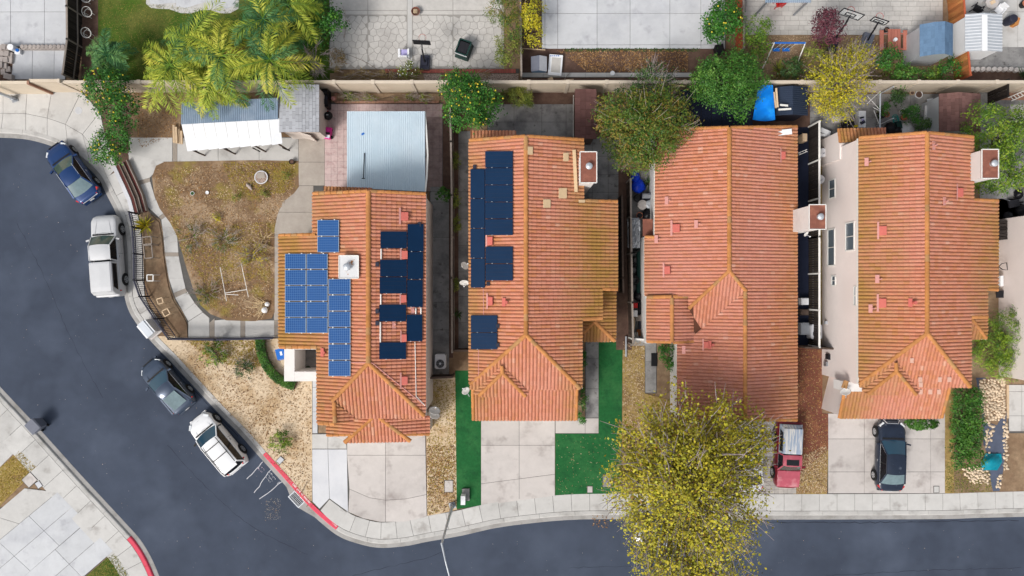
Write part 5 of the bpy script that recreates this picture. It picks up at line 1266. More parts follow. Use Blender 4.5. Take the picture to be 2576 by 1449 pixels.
def glasshouse(t, g, paintm, wind='car_glass', rearg='car_glass', sideg='car_glass_dark', roofm=None, sunroof=False, npane=2, rear_open=True):
    xr0, xr1, xf1, xf0, zb, zr_, wb, wt = g['xr0'], g['xr1'], g['xf1'], g['xf0'], g['zb'], g['zr'], g['wb'], g['wt']; zbr = g.get('zbr', zb)
    c0, c1 = g.get('curve', .14), g.get('curve', .14) * .5; N_ = 9; ys = [-1 + 2 * i / (N_ - 1) for i in range(N_)]
    def wsp(f, lift=0.): return [Vector((xf0 - c0 * y * y + (xf1 - xf0 + (c0 - c1) * y * y) * f, (wb + (wt - wb) * f) * y * .965, zb + (zr_ - .02 - zb) * f - .05 * y * y * f + lift)) for y in ys]
    def rwp(f, lift=0.): return [Vector((xr0 + c0 * .6 * y * y + (xr1 - xr0 - (c0 * .6 - c1 * .6) * y * y) * f, (wb * g.get('rw', .96) + (wt - wb * g.get('rw', .96)) * f) * y * .965, zbr + (zr_ - .03 - zbr) * f - .05 * y * y * f + lift)) for y in ys]
    part('windshield', MB().grid([wsp(k / 4) for k in range(5)]), wind, t, True)
    part('rear_window', MB().grid([rwp(k / 4) for k in range(4, -1, -1)]), rearg, t, True)
    rows = []
    for k in range(9):
        f = k / 8; x = xr1 + (xf1 - xr1) * f; cr = -c1 * (1 - f) * -1
        rows.append([Vector((x + (c1 * .6 * y * y if f < .01 else -c1 * y * y if f > .99 else (c1 * .6 * (1 - f) - c1 * f) * y * y), wt * y, zr_ + .045 * math.sin(math.pi * f) - .055 * y * y - .02 * abs(y) ** 6)) for y in ys])
    part('roof', MB().grid(rows), roofm or paintm, t, True)
    for s in (-1, 1):
        b0, b1, t1, t0 = Vector((xr0 + c0 * .55, s * wb, zbr)), Vector((xf0 - c0, s * wb, zb)), Vector((xf1 - c1, s * wt, zr_ - .075)), Vector((xr1 + c1 * .6, s * wt, zr_ - .075))
        m = MB(); m.add([b0, b1, t1, t0], [(0, 1, 2, 3) if s < 0 else (3, 2, 1, 0)]); part('pillar_panel', m, 'trim_black' if sideg == 'car_glass_dark' else paintm, t)
        for k in range(npane):
            f0, f1 = (k + .05) / npane, (k + .95) / npane; e = .06; o = Vector((0, s * .012, .0))
            if k == 0: f0 += .03
            if k == npane - 1: f1 -= .02
            q = [b0.lerp(b1, f0), b0.lerp(b1, f1), t0.lerp(t1, f1), t0.lerp(t1, f0)]
            q2 = [q[0].lerp(q[3], e) + o, q[1].lerp(q[2], e) + o, q[1].lerp(q[2], 1 - e) + o, q[0].lerp(q[3], 1 - e) + o]
            part('side_window', MB().add(q2, [(0, 1, 2, 3) if s < 0 else (3, 2, 1, 0)]), sideg, t)
        part('pillar', MB().bar(b1 + Vector((.0, 0, 0)), t1, .07, .05), paintm, t); part('pillar', MB().bar(b0, t0, .09, .05), paintm, t)
        part('roof_edge', MB().bar(t0 + Vector((0, 0, .03)), t1 + Vector((0, 0, .03)), .05, .06), paintm, t)
        part('window_trim', MB().bar(b0 + Vector((.1, s * .01, .015)), b1 + Vector((-.1, s * .01, .015)), .02, .02), 'chrome', t)
    if sunroof:
        xm = (xr1 + xf1) / 2 + .1; part('sunroof', MB().box((xm, 0, zr_ + .04), ((xf1 - xr1) * .5, wt * 1.35, .02)), 'car_glass_dark', t)
def vehicle(name, label, cat, s, group=None):
    t = thing(name, label, cat, (0, 0, 0), group)
    Ln, Wd = s['L'], s['W']; n = 40; xs = [-Ln / 2 + Ln * i / n for i in range(n + 1)]
    hw = [Wd / 2 * v for v in smooth_interp(xs, s['plan'])]; zt = smooth_interp(xs, s['top']); zl = smooth_interp(xs, s.get('low', [(-Ln / 2, .38), (-Ln / 2 + .4, .24), (Ln / 2 - .4, .22), (Ln / 2, .34)]))
    rows = []
    for x, w, a, b in zip(xs, hw, zl, zt):
        half = [(.80, a), (.95, a + .05), (.985, a + .2), (1.0, (a + b) / 2), (.985, b - .16), (.955, b - .075), (.90, b - .025), (.72, b), (.36, b + .02)]
        rows.append([(x, k * w, z) for k, z in half] + [(x, 0, b + .025)] + [(x, -k * w, z) for k, z in half[::-1]])
    m = MB().grid(rows, close=True); m.f = [f[::-1] for f in m.f]; m.poly(rows[0]); m.poly(rows[-1][::-1])
    part('body', m, s['paint'], t, True)
    glasshouse(t, s['g'], s.get('upper', s['paint']), s.get('wind', 'car_glass'), s.get('rearg', 'car_glass'), s.get('sideg', 'car_glass_dark'), s.get('roofm'), s.get('sunroof', False), s.get('npane', 2))
    r = s.get('r', .33)
    for x in s['axles']:
        for y in (-1, 1):
            part('wheel_arch', MB().lathe([(r * 1.17, -.02), (r * 1.17, .012), (.02, .012)], (x, y * (Wd / 2 - .004), r * 1.02), 22, Matrix.Rotation(-y * math.pi / 2, 4, 'X')), 'trim_black', t)
            wheel(t, x, y * (Wd / 2 - .07), r, .2)
    for y in (-1, 1):
        f, fx = s.get('head', (.55, .30)), Ln / 2; a = Vector((fx - .16, y * Wd / 2 * .62, f[0] + .14)); b = Vector((fx - .46, y * Wd / 2 * .91, f[0] + .19))
        part('headlight', MB().bar(a + Vector((-.06, 0, -.02)), b + Vector((-.02, -y * .03, -.05)), .13, .13), 'lamp_clear', t)
        z = s.get('tailz', .78); a = Vector((-fx + .10, y * Wd / 2 * .60, z)); b = Vector((-fx + .42, y * Wd / 2 * .93, z + .03)); part('taillight', MB().bar(a, b, .15, .16), 'lamp_red', t)
        gm = s['g']; part('mirror', MB().box((gm['xf0'] - .30, y * (Wd / 2 + .10), gm['zb'] + .05), (.10, .22, .13), y * .25).bar((gm['xf0'] - .28, y * gm['wb'], gm['zb'] + .02), (gm['xf0'] - .3, y * (Wd / 2 + .05), gm['zb'] + .03), .05), s.get('mirrorm', s['paint']), t)
        part('door_handle', MB().box((gm['xf0'] - 1.45, y * (Wd / 2 + .005), gm['zb'] - .16), (.16, .03, .03)), 'chrome', t)
    part('bumper', MB().bar((Ln / 2 - .03, -Wd * .36, .42), (Ln / 2 - .03, Wd * .36, .42), .10, .16), s.get('bump', s['paint']), t); part('bumper', MB().bar((-Ln / 2 + .03, -Wd * .38, .45), (-Ln / 2 + .03, Wd * .38, .45), .12, .2), s.get('bump', s['paint']), t)
    part('grille', MB().bar((Ln / 2 - .035, -Wd * .22, .60), (Ln / 2 - .035, Wd * .22, .60), .06, .14), s.get('grillem', 'trim_black'), t)
    part('license_plate', MB().box((-Ln / 2 - .03, 0, .62), (.02, .32, .15)), 'plate', t)
    g = s['g']; part('wiper_cowl', MB().bar((g['xf0'] + .05, -g['wb'] * .85, g['zb'] + .012), (g['xf0'] + .05, g['wb'] * .85, g['zb'] + .012), .10, .03), 'trim_black', t)
    for y in (-1, 1):   # bonnet creases
        part('bonnet_crease', MB().bar((g['xf0'] + .1, y * Wd * .30, g['zb'] + .012), (Ln / 2 - .35, y * Wd * .22, smooth_interp([Ln / 2 - .35], s['top'])[0] + .022), .022, .012), s['paint'], t)
    tz = lambda x: smooth_interp([x], s['top'])[0] + .026
    for x in ((g['xf0'] + .16, Ln / 2 - .32) if 'shell' not in s else (g['xf0'] + .16,)): part('panel_gap', MB().grid([[(x + dx - .10 * (k / 4 - .5) ** 2 * 4, Wd * .37 * (k / 2 - 1) * 1.0, tz(x) - .018 * abs(k / 2 - 1) ** 2) for k in range(5)] for dx in (.012, -.012)]), 'trim_black', t)
    for y in (-1, 1):
        for x in (g['xf0'] - .28, g['xf0'] - 1.25): part('panel_gap', MB().box((x, y * (Wd / 2 + .001), g['zb'] - .33), (.014, .012, .5)), 'trim_black', t)
    if 'extra' in s: s['extra'](t, s)
    return t
def place(t, front, rear, z=.85, zg=-.125):
    a, b = P(*front, z), P(*rear, z); c = (a + b) / 2; t.location = (c.x, c.y, zg); t.rotation_euler = (0, 0, math.atan2(a.y - b.y, a.x - b.x))
def sedan(Ln, Wd, paint_, **k):
    h = Ln / 2
    s = dict(L=Ln, W=Wd, paint=paint_, plan=[(-h, .70), (-h + .10, .86), (-h + .45, .96), (0, 1.0), (h - .7, .97), (h - .28, .84), (h - .08, .66), (h, .5)],
             top=[(-h, .72), (-h + .12, .90), (-h + .7, .98), (0, .95), (h - 1.35, .93), (h - .7, .86), (h - .2, .72), (h, .56)], axles=(-h + .95, h - .9),
             g=dict(xr0=-h + .50, xr1=-h + 1.25, xf1=h - 2.15, xf0=h - 1.28, zb=.93, zbr=.98, zr=1.43, wb=Wd * .455, wt=Wd * .335)); s.update(k); return s
def suv(Ln, Wd, paint_, **k):
    h = Ln / 2
    s = dict(L=Ln, W=Wd, paint=paint_, r=.36, tailz=.98, plan=[(-h, .80), (-h + .12, .92), (-h + .5, .98), (0, 1.0), (h - .7, .97), (h - .3, .86), (h - .08, .68), (h, .52)],
             top=[(-h, .86), (-h + .10, 1.06), (-h + .5, 1.10), (0, 1.05), (h - 1.2, 1.02), (h - .6, .95), (h - .18, .80), (h, .62)], axles=(-h + .9, h - .9), head=(.70, .3),
             g=dict(xr0=-h + .10, xr1=-h + .42, xf1=h - 1.85, xf0=h - 1.15, zb=1.03, zbr=1.08, zr=1.62, wb=Wd * .46, wt=Wd * .365, curve=.12)); s.update(k); return s
v = vehicle('parked_car', 'dark blue sedan parked on the cul-de-sac curve', 'car', sedan(4.45, 1.76, 'paint_blue', wind='car_glass_green', rearg='car_glass_pale', bump='paint_blue',
            extra=lambda t, s: [part('roof_strip', MB().bar((-1.0, y * .60, 1.40), (.15, y * .60, 1.42), .02), 'chrome', t) for y in (-1, 1)] + [part('rear_trim', MB().bar((-2.20, -.6, .75), (-2.20, .6, .75), .05, .08), 'chrome', t)]), 'cars parked along the kerb')
place(v, (127, 366), (222, 497))
def roofbars(t, s):
    g = s['g']
    for y in (-1, 1): part('roof_rail', MB().bar((g['xr1'] + .1, y * g['wt'] * .88, g['zr'] + .04), (g['xf1'] - .1, y * g['wt'] * .88, g['zr'] + .05), .035, .05), 'trim_black', t)
    for f in (.42, .78): x = g['xr1'] + (g['xf1'] - g['xr1']) * f; part('roof_bar', MB().bar((x, -g['wt'] * .88, g['zr'] + .075), (x, g['wt'] * .88, g['zr'] + .075), .05, .03), 'trim_black', t)
    part('roof_spoiler', MB().bar((g['xr1'] - .08, -g['wt'] * .8, g['zr'] - .03), (g['xr1'] - .08, g['wt'] * .8, g['zr'] - .03), .18, .04), s['paint'], t)
v = vehicle('parked_car', 'white sport utility vehicle with black roof bars at the kerb', 'car', suv(4.5, 1.84, 'paint_white', rearg='car_glass_dark', extra=roofbars, mirrorm='trim_black'), 'cars parked along the kerb'); place(v, (487, 1054), (593, 1182), 1.0)
hg = dict(xr0=-1.86, xr1=-.62, xf1=.12, xf0=.92, zb=.95, zbr=1.02, zr=1.44, wb=.81, wt=.60, rw=.9)
v = vehicle('parked_car', 'slate grey coupe with sloping glass tail at the kerb', 'car', sedan(4.1, 1.76, 'paint_slate', g=hg, top=[(-2.05, .78), (-1.9, .98), (-1.4, 1.02), (0, .97), (.8, .94), (1.4, .88), (1.85, .74), (2.05, .56)], plan=[(-2.05, .74), (-1.95, .88), (-1.6, .97), (-1.2, 1.0), (0, .97), (1.2, .99), (1.65, .9), (1.95, .68), (2.05, .5)], rearg='paint_slate',
            extra=lambda t, s: [part('tailgate_glass', MB().add([(-1.70, -.52, 1.11), (-.72, -.50, 1.44), (-.72, .50, 1.44), (-1.70, .52, 1.11)], [(3, 2, 1, 0)]), 'car_glass_pale', t)]), 'cars parked along the kerb'); place(v, (364, 914), (465, 1029))
def shell(t, s):
    x0, x1, wb, wt, z0, z1 = s['shell']; m = MB(); rows = []
    for x, dz, k in ((x0, -.30, 1), (x0 + .22, 0, 1), (x0 + .5, .02, 1), ((x0 + x1) / 2, .03, 1), (x1 - .1, .02, 1), (x1, 0, 1)):
        rows.append([(x if z > z0 + .1 else (x if dz == 0 or x > x0 + .01 else x0), y, z if z <= z0 + .06 else z + dz) for y, z in ((-wb, z0), (-wb * .98, z0 + .05), (-wt - .02, z1 - .07), (-wt * .9, z1), (0, z1 + .03), (wt * .9, z1), (wt + .02, z1 - .07), (wb * .98, z0 + .05), (wb, z0))])
    m.grid(rows); m.f = [f for f in m.f]; m.poly(rows[-1]); m.poly(rows[0][::-1])
    part('camper_shell', m, s['shellm'], t)
    for y in (-1, 1):
        q = [Vector((x0 + .28, y * (wb * .975), z0 + .1)), Vector((x1 - .12, y * (wb * .975), z0 + .1)), Vector((x1 - .12, y * (wt + .035), z1 - .13)), Vector((x0 + .5, y * (wt + .035), z1 - .13))]
        q = [v_ + Vector((0, y * .012, 0)) for v_ in q]; part('shell_window', MB().add(q, [(0, 1, 2, 3) if y < 0 else (3, 2, 1, 0)]), 'car_glass_dark', t)
    part('shell_rear_window', MB().add([(x0 - .012, -wb * .86, z0 + .08), (x0 - .012, wb * .86, z0 + .08), (x0 + .17, wt * .9, z1 - .05), (x0 + .17, -wt * .9, z1 - .05)], [(0, 3, 2, 1)]), 'car_glass_dark', t)
    part('tailgate', MB().box((-s['L'] / 2 + .02, 0, .86), (.06, s['W'] * .8, .42)), s['paint'], t)
def pickup(Ln, Wd, paint_, **k):
    h = Ln / 2
    s = dict(L=Ln, W=Wd, paint=paint_, r=.37, tailz=.92, plan=[(-h, .90), (-h + .15, .97), (0, 1.0), (h - .5, .98), (h - .2, .92), (h - .05, .82), (h, .7)],
             top=[(-h, 1.08), (-h + .1, 1.10), (0, 1.10), (h - 1.4, 1.08), (h - .4, 1.0), (h - .1, .90), (h, .74)], axles=(-h + 1.1, h - .95), head=(.66, .3), bump='chrome', grillem='chrome',
             g=dict(xr0=h - 3.15, xr1=h - 3.05, xf1=h - 2.0, xf0=h - 1.36, zb=1.09, zr=1.70, wb=Wd * .455, wt=Wd * .385, curve=.10),
             shell=(-h + .12, h - 3.17, Wd * .46, Wd * .395, 1.09, 1.72), shellm=paint_, extra=shell); s.update(k); return s
v = vehicle('pickup_truck', 'silver pickup truck with camper shell parked beside the corner garden', 'pickup truck', pickup(5.45, 1.80, 'paint_silver', bump='paint_grey', grillem='trim_black', npane=2, wind='car_glass_green', rearg='car_glass_dark'), 'cars parked along the kerb'); place(v, (255, 540), (270, 747), 1.0)
v = vehicle('pickup_truck', 'red pickup with faded pink bonnet and streaked camper shell on the driveway', 'pickup truck', pickup(4.45, 1.66, 'paint_red', upper='paint_faded', shellm='shell_streaked', sunroof=True, npane=1, rearg='car_glass_dark', wind='car_glass_green',
            g=dict(xr0=2.225 - 2.45, xr1=2.225 - 2.38, xf1=2.225 - 1.62, xf0=2.225 - 1.22, zb=1.05, zr=1.58, wb=.76, wt=.60, curve=.08), shell=(-2.1, 2.225 - 2.46, .76, .60, 1.09, 1.60),
            extra=lambda t, s: [shell(t, s), part('bonnet', MB().grid([[(x, y * .74, z - .03 * y * y) for y in (-1, -.5, 0, .5, 1)] for x, z in ((1.0, 1.115), (1.5, 1.095), (1.95, 1.02), (2.1, .955))][::-1]), 'paint_faded', t)]), 'cars on the driveways'); place(v, (1982, 1229), (1989, 1063), 1.0, 0)
def trims(t, s):
    for y in (-1, 1): part('grille_trim', MB().bar((s['L'] / 2 - .02, y * .55, .62), (s['L'] / 2 - .25, y * .36, .78), .04), 'chrome', t)
    part('grille_trim', MB().bar((s['L'] / 2 - .24, -.36, .79), (s['L'] / 2 - .24, .36, .79), .04), 'chrome', t); part('grille_trim', MB().bar((s['L'] / 2 - .01, -.5, .6), (s['L'] / 2 - .01, .5, .6), .05), 'chrome', t)
v = vehicle('parked_car', 'black sedan with dusty roof on the wide driveway', 'car', sedan(4.78, 1.84, 'paint_navy', rearg='car_glass_pale', extra=trims), 'cars on the driveways'); place(v, (2247, 1057), (2241, 1236), .85, 0)
v = vehicle('parked_car', 'white car mostly hidden under the golden tree beside the red pickup', 'car', sedan(4.6, 1.78, 'paint_white', rearg='car_glass_dark'), 'cars on the driveways'); place(v, (1887, 1066), (1887, 1236), .85, 0)
v = vehicle('parked_car', 'grey car on the street hidden under the golden tree', 'car', sedan(4.6, 1.78, 'paint_grey'), 'cars parked along the kerb'); place(v, (1592, 1345), (1765, 1343), .85)
# ------------------------------------------------------------------ plants
def leaf_mesh(name, C, N, T, ln, wd, rn, mat, fold=.25):
    """C centres, N normals, T long directions; every leaf is a folded four-point blade"""
    n = len(C); T = T - N * np.sum(T * N, 1, keepdims=True); T /= np.linalg.norm(T, axis=1, keepdims=True) + 1e-9
    B = np.cross(N, T); ln = np.broadcast_to(np.asarray(ln, float), (n,))[:, None]; wd = np.broadcast_to(np.asarray(wd, float), (n,))[:, None]
    V = np.empty((n, 4, 3))
    V[:, 0] = C - T * ln / 2; V[:, 1] = C + B * wd / 2 - N * wd * fold; V[:, 2] = C + T * ln / 2 - N * ln * fold * .4; V[:, 3] = C - B * wd / 2 - N * wd * fold
    me = bpy.data.meshes.new(name); me.vertices.add(n * 4); me.vertices.foreach_set('co', V.reshape(-1).astype(np.float32))
    me.loops.add(n * 4); me.loops.foreach_set('vertex_index', np.arange(n * 4, dtype=np.int32))
    me.polygons.add(n); me.polygons.foreach_set('loop_start', np.arange(0, n * 4, 4, dtype=np.int32))
    me.update(calc_edges=True)
    a = me.attributes.new('rnd', 'FLOAT', 'FACE'); a.data.foreach_set('value', np.clip(rn, 0, 1).astype(np.float32))
    me.materials.append(M_(mat)); return me
def leaf_part(name, parent, C, N, T, ln, wd, rn, mat, fold=.25):
    o = link(bpy.data.objects.new(name, leaf_mesh(name, C - np.array(org(parent)), N, T, ln, wd, rn, mat, fold))); o.parent = parent; ORG[o.name] = org(parent); return o
def unit(v): return v / (np.linalg.norm(v, axis=-1, keepdims=True) + 1e-9)
def crown_pts(lobes, n, clump, up=.6, lobe_rough=.22, shell=.55, droop=0.):
    """lobes: (dx, dy, z, rx, ry, rz) in plan units for x, y, rx, ry"""
    area = np.array([l[3] * l[4] for l in lobes]); cnt = (n * area / area.sum()).astype(int)
    Cs, Ns, Ts, Rs, centers = [], [], [], [], []
    for l, m in zip(lobes, cnt):
        c = np.array(P(l[0], l[1], l[2])); r = np.array([L(l[3], l[2]), L(l[4], l[2]), l[5]])
        nc = max(6, int(m / 28)); d = unit(nrg.normal(size=(nc, 3))); d[:, 2] = np.abs(d[:, 2]) * np.where(nrg.random(nc) < .8, 1, -1)
        th = np.arctan2(d[:, 1], d[:, 0]); ph = nrg.random(4) * 6.28
        wob = 1 + lobe_rough * (np.sin(3 * th + ph[0]) * .5 + np.sin(5 * th + ph[1]) * .35 + np.sin(9 * th + ph[2]) * .3)
        rad = (shell + (1 - shell) * nrg.random(nc) ** .6) * wob
        cc = c + d * r * rad[:, None]; centers.append(cc)
        idx = nrg.integers(0, nc, m); g = nrg.normal(size=(m, 3)) * clump * np.array([1, 1, .7]); p = cc[idx] + g
        p[:, 2] = np.maximum(p[:, 2], .06)
        out = unit(p - c); nn = unit(out * .5 + np.array([0, 0, up]) + nrg.normal(size=(m, 3)) * .45); tt = unit(nrg.normal(size=(m, 3)) + out * .6 + np.array([0, 0, -droop]))
        base = nrg.random(nc); Cs.append(p); Ns.append(nn); Ts.append(tt); Rs.append(base[idx] * .65 + nrg.random(m) * .45 - .05)
    return np.concatenate(Cs), np.concatenate(Ns), np.concatenate(Ts), np.concatenate(Rs), np.concatenate(centers)
def limb_path(a, b, sag=.15, n=5):
    a, b = Vector(a), Vector(b); out = []; j = Vector((rng.uniform(-1, 1), rng.uniform(-1, 1), rng.uniform(-.3, .6))) * (b - a).length * sag
    for i in range(n + 1):
        t = i / n; out.append(a.lerp(b, t) + j * math.sin(math.pi * t))
    return out
def tree(name, label, lobes, n, leaf, mat, base, trunk_r=.12, wd=.55, clump=.22, limbs=10, bark='bark', twigs=0, twig_len=.8, up=.6, rough=.22, shell=.55, cat='tree', group=None, fruit=0, fruitm='fruit_yellow', fork=.45, droop=0., twig_r=.012, fruit_r=.06):
    b = P(*base) ; t = thing(name, label, cat, tuple(b), group)
    C, N, T, R, cc = crown_pts(lobes, n, clump, up, rough, shell, droop)
    sz = leaf * (0.5 + 1.0 * nrg.random(len(C)) ** 1.5)
    leaf_part('crown' if cat == 'tree' else 'foliage', t, C, N, T, sz, sz * wd, R, mat)
    zc = sum(l[2] for l in lobes) / len(lobes); top = Vector((C[:, 0].mean(), C[:, 1].mean(), zc)); fk = b.lerp(top, fork)
    part('trunk' if cat == 'tree' else 'stem', MB().tube([b - Vector((0, 0, .1)), b.lerp(fk, .5) + Vector((.03, .02, 0)), fk], [trunk_r * 1.25, trunk_r, trunk_r * .8], 9), bark, t)
    order = nrg.permutation(len(cc))[:limbs]; ends = []
    for i in order:
        p = limb_path(fk, cc[i], .14); part('limb', MB().tube(p, [max(trunk_r * .55 * (1 - .85 * k / 5), .012) for k in range(6)], 6), bark, t); ends += p[2:]
    if twigs:
        m = MB()
        for _ in range(twigs):
            c = Vector(cc[nrg.integers(0, len(cc))]); d = (c - top); d.z = abs(d.z) * .5; d = d.normalized() + Vector((rng.uniform(-.6, .6), rng.uniform(-.6, .6), rng.uniform(0, .7)))
            l = twig_len * rng.uniform(.5, 1.2); a = c - d * l * .35; m.tube([a, a + d * l * .5 + Vector((rng.uniform(-.06, .06), rng.uniform(-.06, .06), 0)), a + d * l], [twig_r, twig_r * .8, twig_r * .4], 4, False)
        part('twigs', m, bark if bark != 'bark' else 'twig', t, kind='stuff')
    if fruit:
        me = mesh_of('fruit', MB().lathe([(.001, -fruit_r), (fruit_r * .7, -fruit_r * .7), (fruit_r, 0), (fruit_r * .7, fruit_r * .7), (.001, fruit_r)], (0, 0, 0), 7), fruitm, smooth=True)
        hi = np.argsort(-C[:, 2])[: len(C) // 2]
        for i in nrg.choice(hi, fruit): piece('fruit', me, t, Matrix.Translation(C[i] + N[i] * .05))
    return t
BG = 'backyard trees beyond the wall'
tree('street_tree', 'large golden leaved street tree over the driveways and road', [(1740, 1190, 7.2, 178, 190, 2.6), (1690, 1110, 6.6, 130, 120, 2.0), (1800, 1310, 6.6, 120, 120, 2.0), (1700, 1400, 6.2, 120, 110, 1.8), (1830, 1120, 6.2, 110, 110, 1.8), (1760, 1440, 6, 120, 60, 1.6), (1620, 1240, 6.2, 88, 150, 1.7), (1885, 1130, 6, 55, 80, 1.4)], 38000, .15, 'leaf_autumn', (1676, 1140), .34, .75, .30, 54, 'bark_pale', 1000, 1.2, .5, .28, .30, twig_r=.022)
tree('lemon_tree', 'tall leafy lemon tree with small yellow fruit on the pavement corner', [(264, 215, 2.6, 56, 48, 1.1), (302, 268, 2.7, 54, 50, 1.1), (302, 332, 2.1, 28, 40, .9)], 6500, .13, 'leaf_citrus', (330, 285), .09, .6, .17, 12, fruit=60, group=None)
tree('lemon_tree', 'low lemon bush spilling over the pavement beside the timber planks', [(272, 372, 1.7, 46, 40, .8)], 2700, .12, 'leaf_citrus', (300, 375), .06, .6, .15, 8, fruit=24)
tree('orange_tree', 'round orange tree with fruit beside the pale blue patio cover', [(1180, 255, 3.0, 70, 68, 1.5), (1150, 215, 2.6, 40, 35, 1.0), (1215, 275, 2.6, 40, 40, 1.0)], 9500, .13, 'leaf_citrus', (1190, 290), .11, .55, .17, 10, fruit=70)
tree('garden_tree', 'broad tree with rust tipped leaves between the second and third house', [(1618, 325, 4.6, 104, 100, 2.0), (1570, 290, 4.2, 70, 65, 1.6), (1680, 300, 4.2, 66, 75, 1.5), (1600, 398, 4.0, 64, 40, 1.2)], 20000, .15, 'leaf_rust', (1590, 370), .2, .42, .20, 14, twigs=160, twig_len=.8)
tree('garden_tree', 'shaggy dark tree with bare twigs growing over the long wall', [(1640, 205, 3.2, 60, 44, 1.1), (1620, 240, 3.4, 70, 30, 1.0)], 2800, .17, 'leaf_dark', (1630, 220), .1, .3, .18, 8, 'bark_pale', 200, .7)
tree('garden_tree', 'dense round green tree standing over the black patio roof', [(1832, 212, 3.8, 90, 80, 1.8), (1790, 200, 3.4, 50, 52, 1.3), (1872, 205, 3.4, 50, 58, 1.3)], 14000, .13, 'leaf_round', (1800, 235), .16, .5, .17, 10)
tree('garden_tree', 'yellow leaved tree with bare pale branches over the long wall', [(2112, 205, 3.4, 78, 90, 1.3), (2095, 260, 3.0, 55, 45, 1.0), (2150, 150, 3.0, 45, 50, 1.0)], 8500, .14, 'leaf_yellow', (2080, 225), .12, .45, .22, 22, 'bark_pale', 520, .9, .5, .3, .3)
tree('plum_tree', 'purple leaved plum tree beside the paved yard', [(2078, 76, 2.6, 42, 46, 1.3), (2072, 52, 2.8, 28, 30, .9)], 2600, .12, 'leaf_purple', (2050, 110), .07, .6, .14, 10)
tree('garden_tree', 'lime green tree beside the fourth house chimney', [(2495, 330, 3.2, 78, 70, 1.5), (2490, 430, 2.8, 72, 68, 1.3), (2560, 370, 2.8, 60, 90, 1.3)], 13000, .14, 'leaf_lime', (2470, 400), .12, .5, .17, 10)
tree('garden_tree', 'dark leafy tree beside the palms at the stamped patio', [(812, 55, 2.4, 52, 46, 1.2), (770, 80, 2.2, 45, 50, 1.0)], 5200, .14, 'leaf_citrus', (820, 90), .09, .6, .17, 8)
tree('bare_shrub', 'half bare shrub with tangled pale branches at the stamped patio edge', [(790, 125, 1.8, 38, 48, .8), (775, 170, 1.4, 34, 34, .6)], 700, .12, 'leaf_olive', (800, 150), .06, .4, .15, 14, 'bark_pale', 320, .8, cat='shrub', twig_r=.016)
tree('conifer_shrub', 'tall brown tipped shrub by the weathered fence', [(1268, 30, 2.0, 42, 40, 1.1), (1290, 75, 1.9, 26, 36, 1.0)], 3000, .15, 'leaf_rust', (1275, 60), .08, .25, .15, 8, cat='shrub')
tree('conifer_shrub', 'olive green shrub at the lower corner of the stamped patio', [(1277, 128, 1.7, 32, 42, .9)], 1600, .15, 'leaf_olive', (1278, 145), .07, .25, .14, 6, cat='shrub')
tree('garden_tree', 'slender yellow green tree beside the plain concrete patio', [(1338, 30, 1.9, 26, 50, .9), (1345, 85, 1.6, 20, 40, .7)], 1800, .13, 'leaf_yellow', (1335, 70), .05, .5, .14, 10, 'bark_pale')
tree('citrus_tree', 'glossy citrus tree in front of the red fence', [(1820, 50, 2.3, 46, 52, 1.1), (1800, 80, 1.9, 30, 26, .7)], 4300, .14, 'leaf_citrus', (1812, 75), .08, .6, .16, 8, fruit=26)
tree('citrus_tree', 'loose green bush behind the red fence beside the swing set', [(1900, 85, 1.8, 36, 42, .9), (1912, 130, 1.4, 26, 30, .6)], 1700, .14, 'leaf_lime', (1900, 110), .06, .5, .16, 6)
for i, (lb, lo, nn, mt) in enumerate((('dark green shrub beside the red picnic table', [(2235, 148, 1.5, 32, 30, .8)], 1300, 'leaf_citrus'), ('bright green shrub below the blue roofed shed', [(2280, 192, 1.4, 42, 26, .7)], 1400, 'leaf_round'),
      ('green shrub between the blue roofed shed and the cedar fence', [(2385, 175, 1.3, 26, 28, .7)], 900, 'leaf_citrus'), ('yellow green shrub under the cedar fence', [(2340, 192, 1.1, 28, 18, .6)], 700, 'leaf_lime'),
      ('dark shrub between the potted agave and the swing set', [(1990, 172, 1.0, 34, 26, .6)], 900, 'leaf_dark'), ('olive undergrowth beneath the purple plum tree', [(2065, 130, 1.0, 46, 24, .5)], 900, 'leaf_olive'),
      ('round dark shrub beside the white tyre planter', [(2256, 246, .9, 18, 17, .5)], 700, 'leaf_dark'), ('bright potted shrub in the cluttered yard', [(2288, 290, 1.0, 22, 26, .6)], 800, 'leaf_citrus'),
      ('small green plant beside the clothes post', [(2223, 277, .7, 8, 16, .4)], 300, 'leaf_round'), ('dark weeds in the corner beside the grey side shed', [(2325, 315, .8, 20, 18, .4)], 500, 'leaf_dark'))):
    tree('garden_shrub', lb, lo, nn, .12, mt, (lo[0][0] - (lo[0][0] - CX) * .02, lo[0][1] - (lo[0][1] - CY) * .02), .04, .55, .12, 6, cat='shrub')
tree('weeping_shrub', 'mound of fine drooping grass under the long wall', [(1304, 243, .9, 40, 27, .6)], 2400, .22, 'leaf_olive', (1303, 246), .05, .12, .10, 3, cat='shrub', up=.9, droop=.6)
tree('topiary_ball', 'clipped round green bush on the narrow walk', [(1115, 491, 1.1, 19, 20, .5)], 1500, .07, 'leaf_hedge', (1118, 497), .04, .7, .05, 3, cat='shrub', rough=.04, shell=.8)
tree('front_shrub', 'large olive green shrub in the dry front yard', [(540, 886, .55, 34, 33, .4)], 1300, .11, 'leaf_lime', (542, 888), .04, .5, .10, 8, cat='shrub', twigs=60, twig_len=.5)
tree('front_shrub', 'dark wilting shrub beside the curved hedge', [(615, 928, .5, 28, 28, .35)], 800, .11, 'leaf_dark', (616, 929), .04, .4, .10, 8, cat='shrub', twigs=60, twig_len=.5)
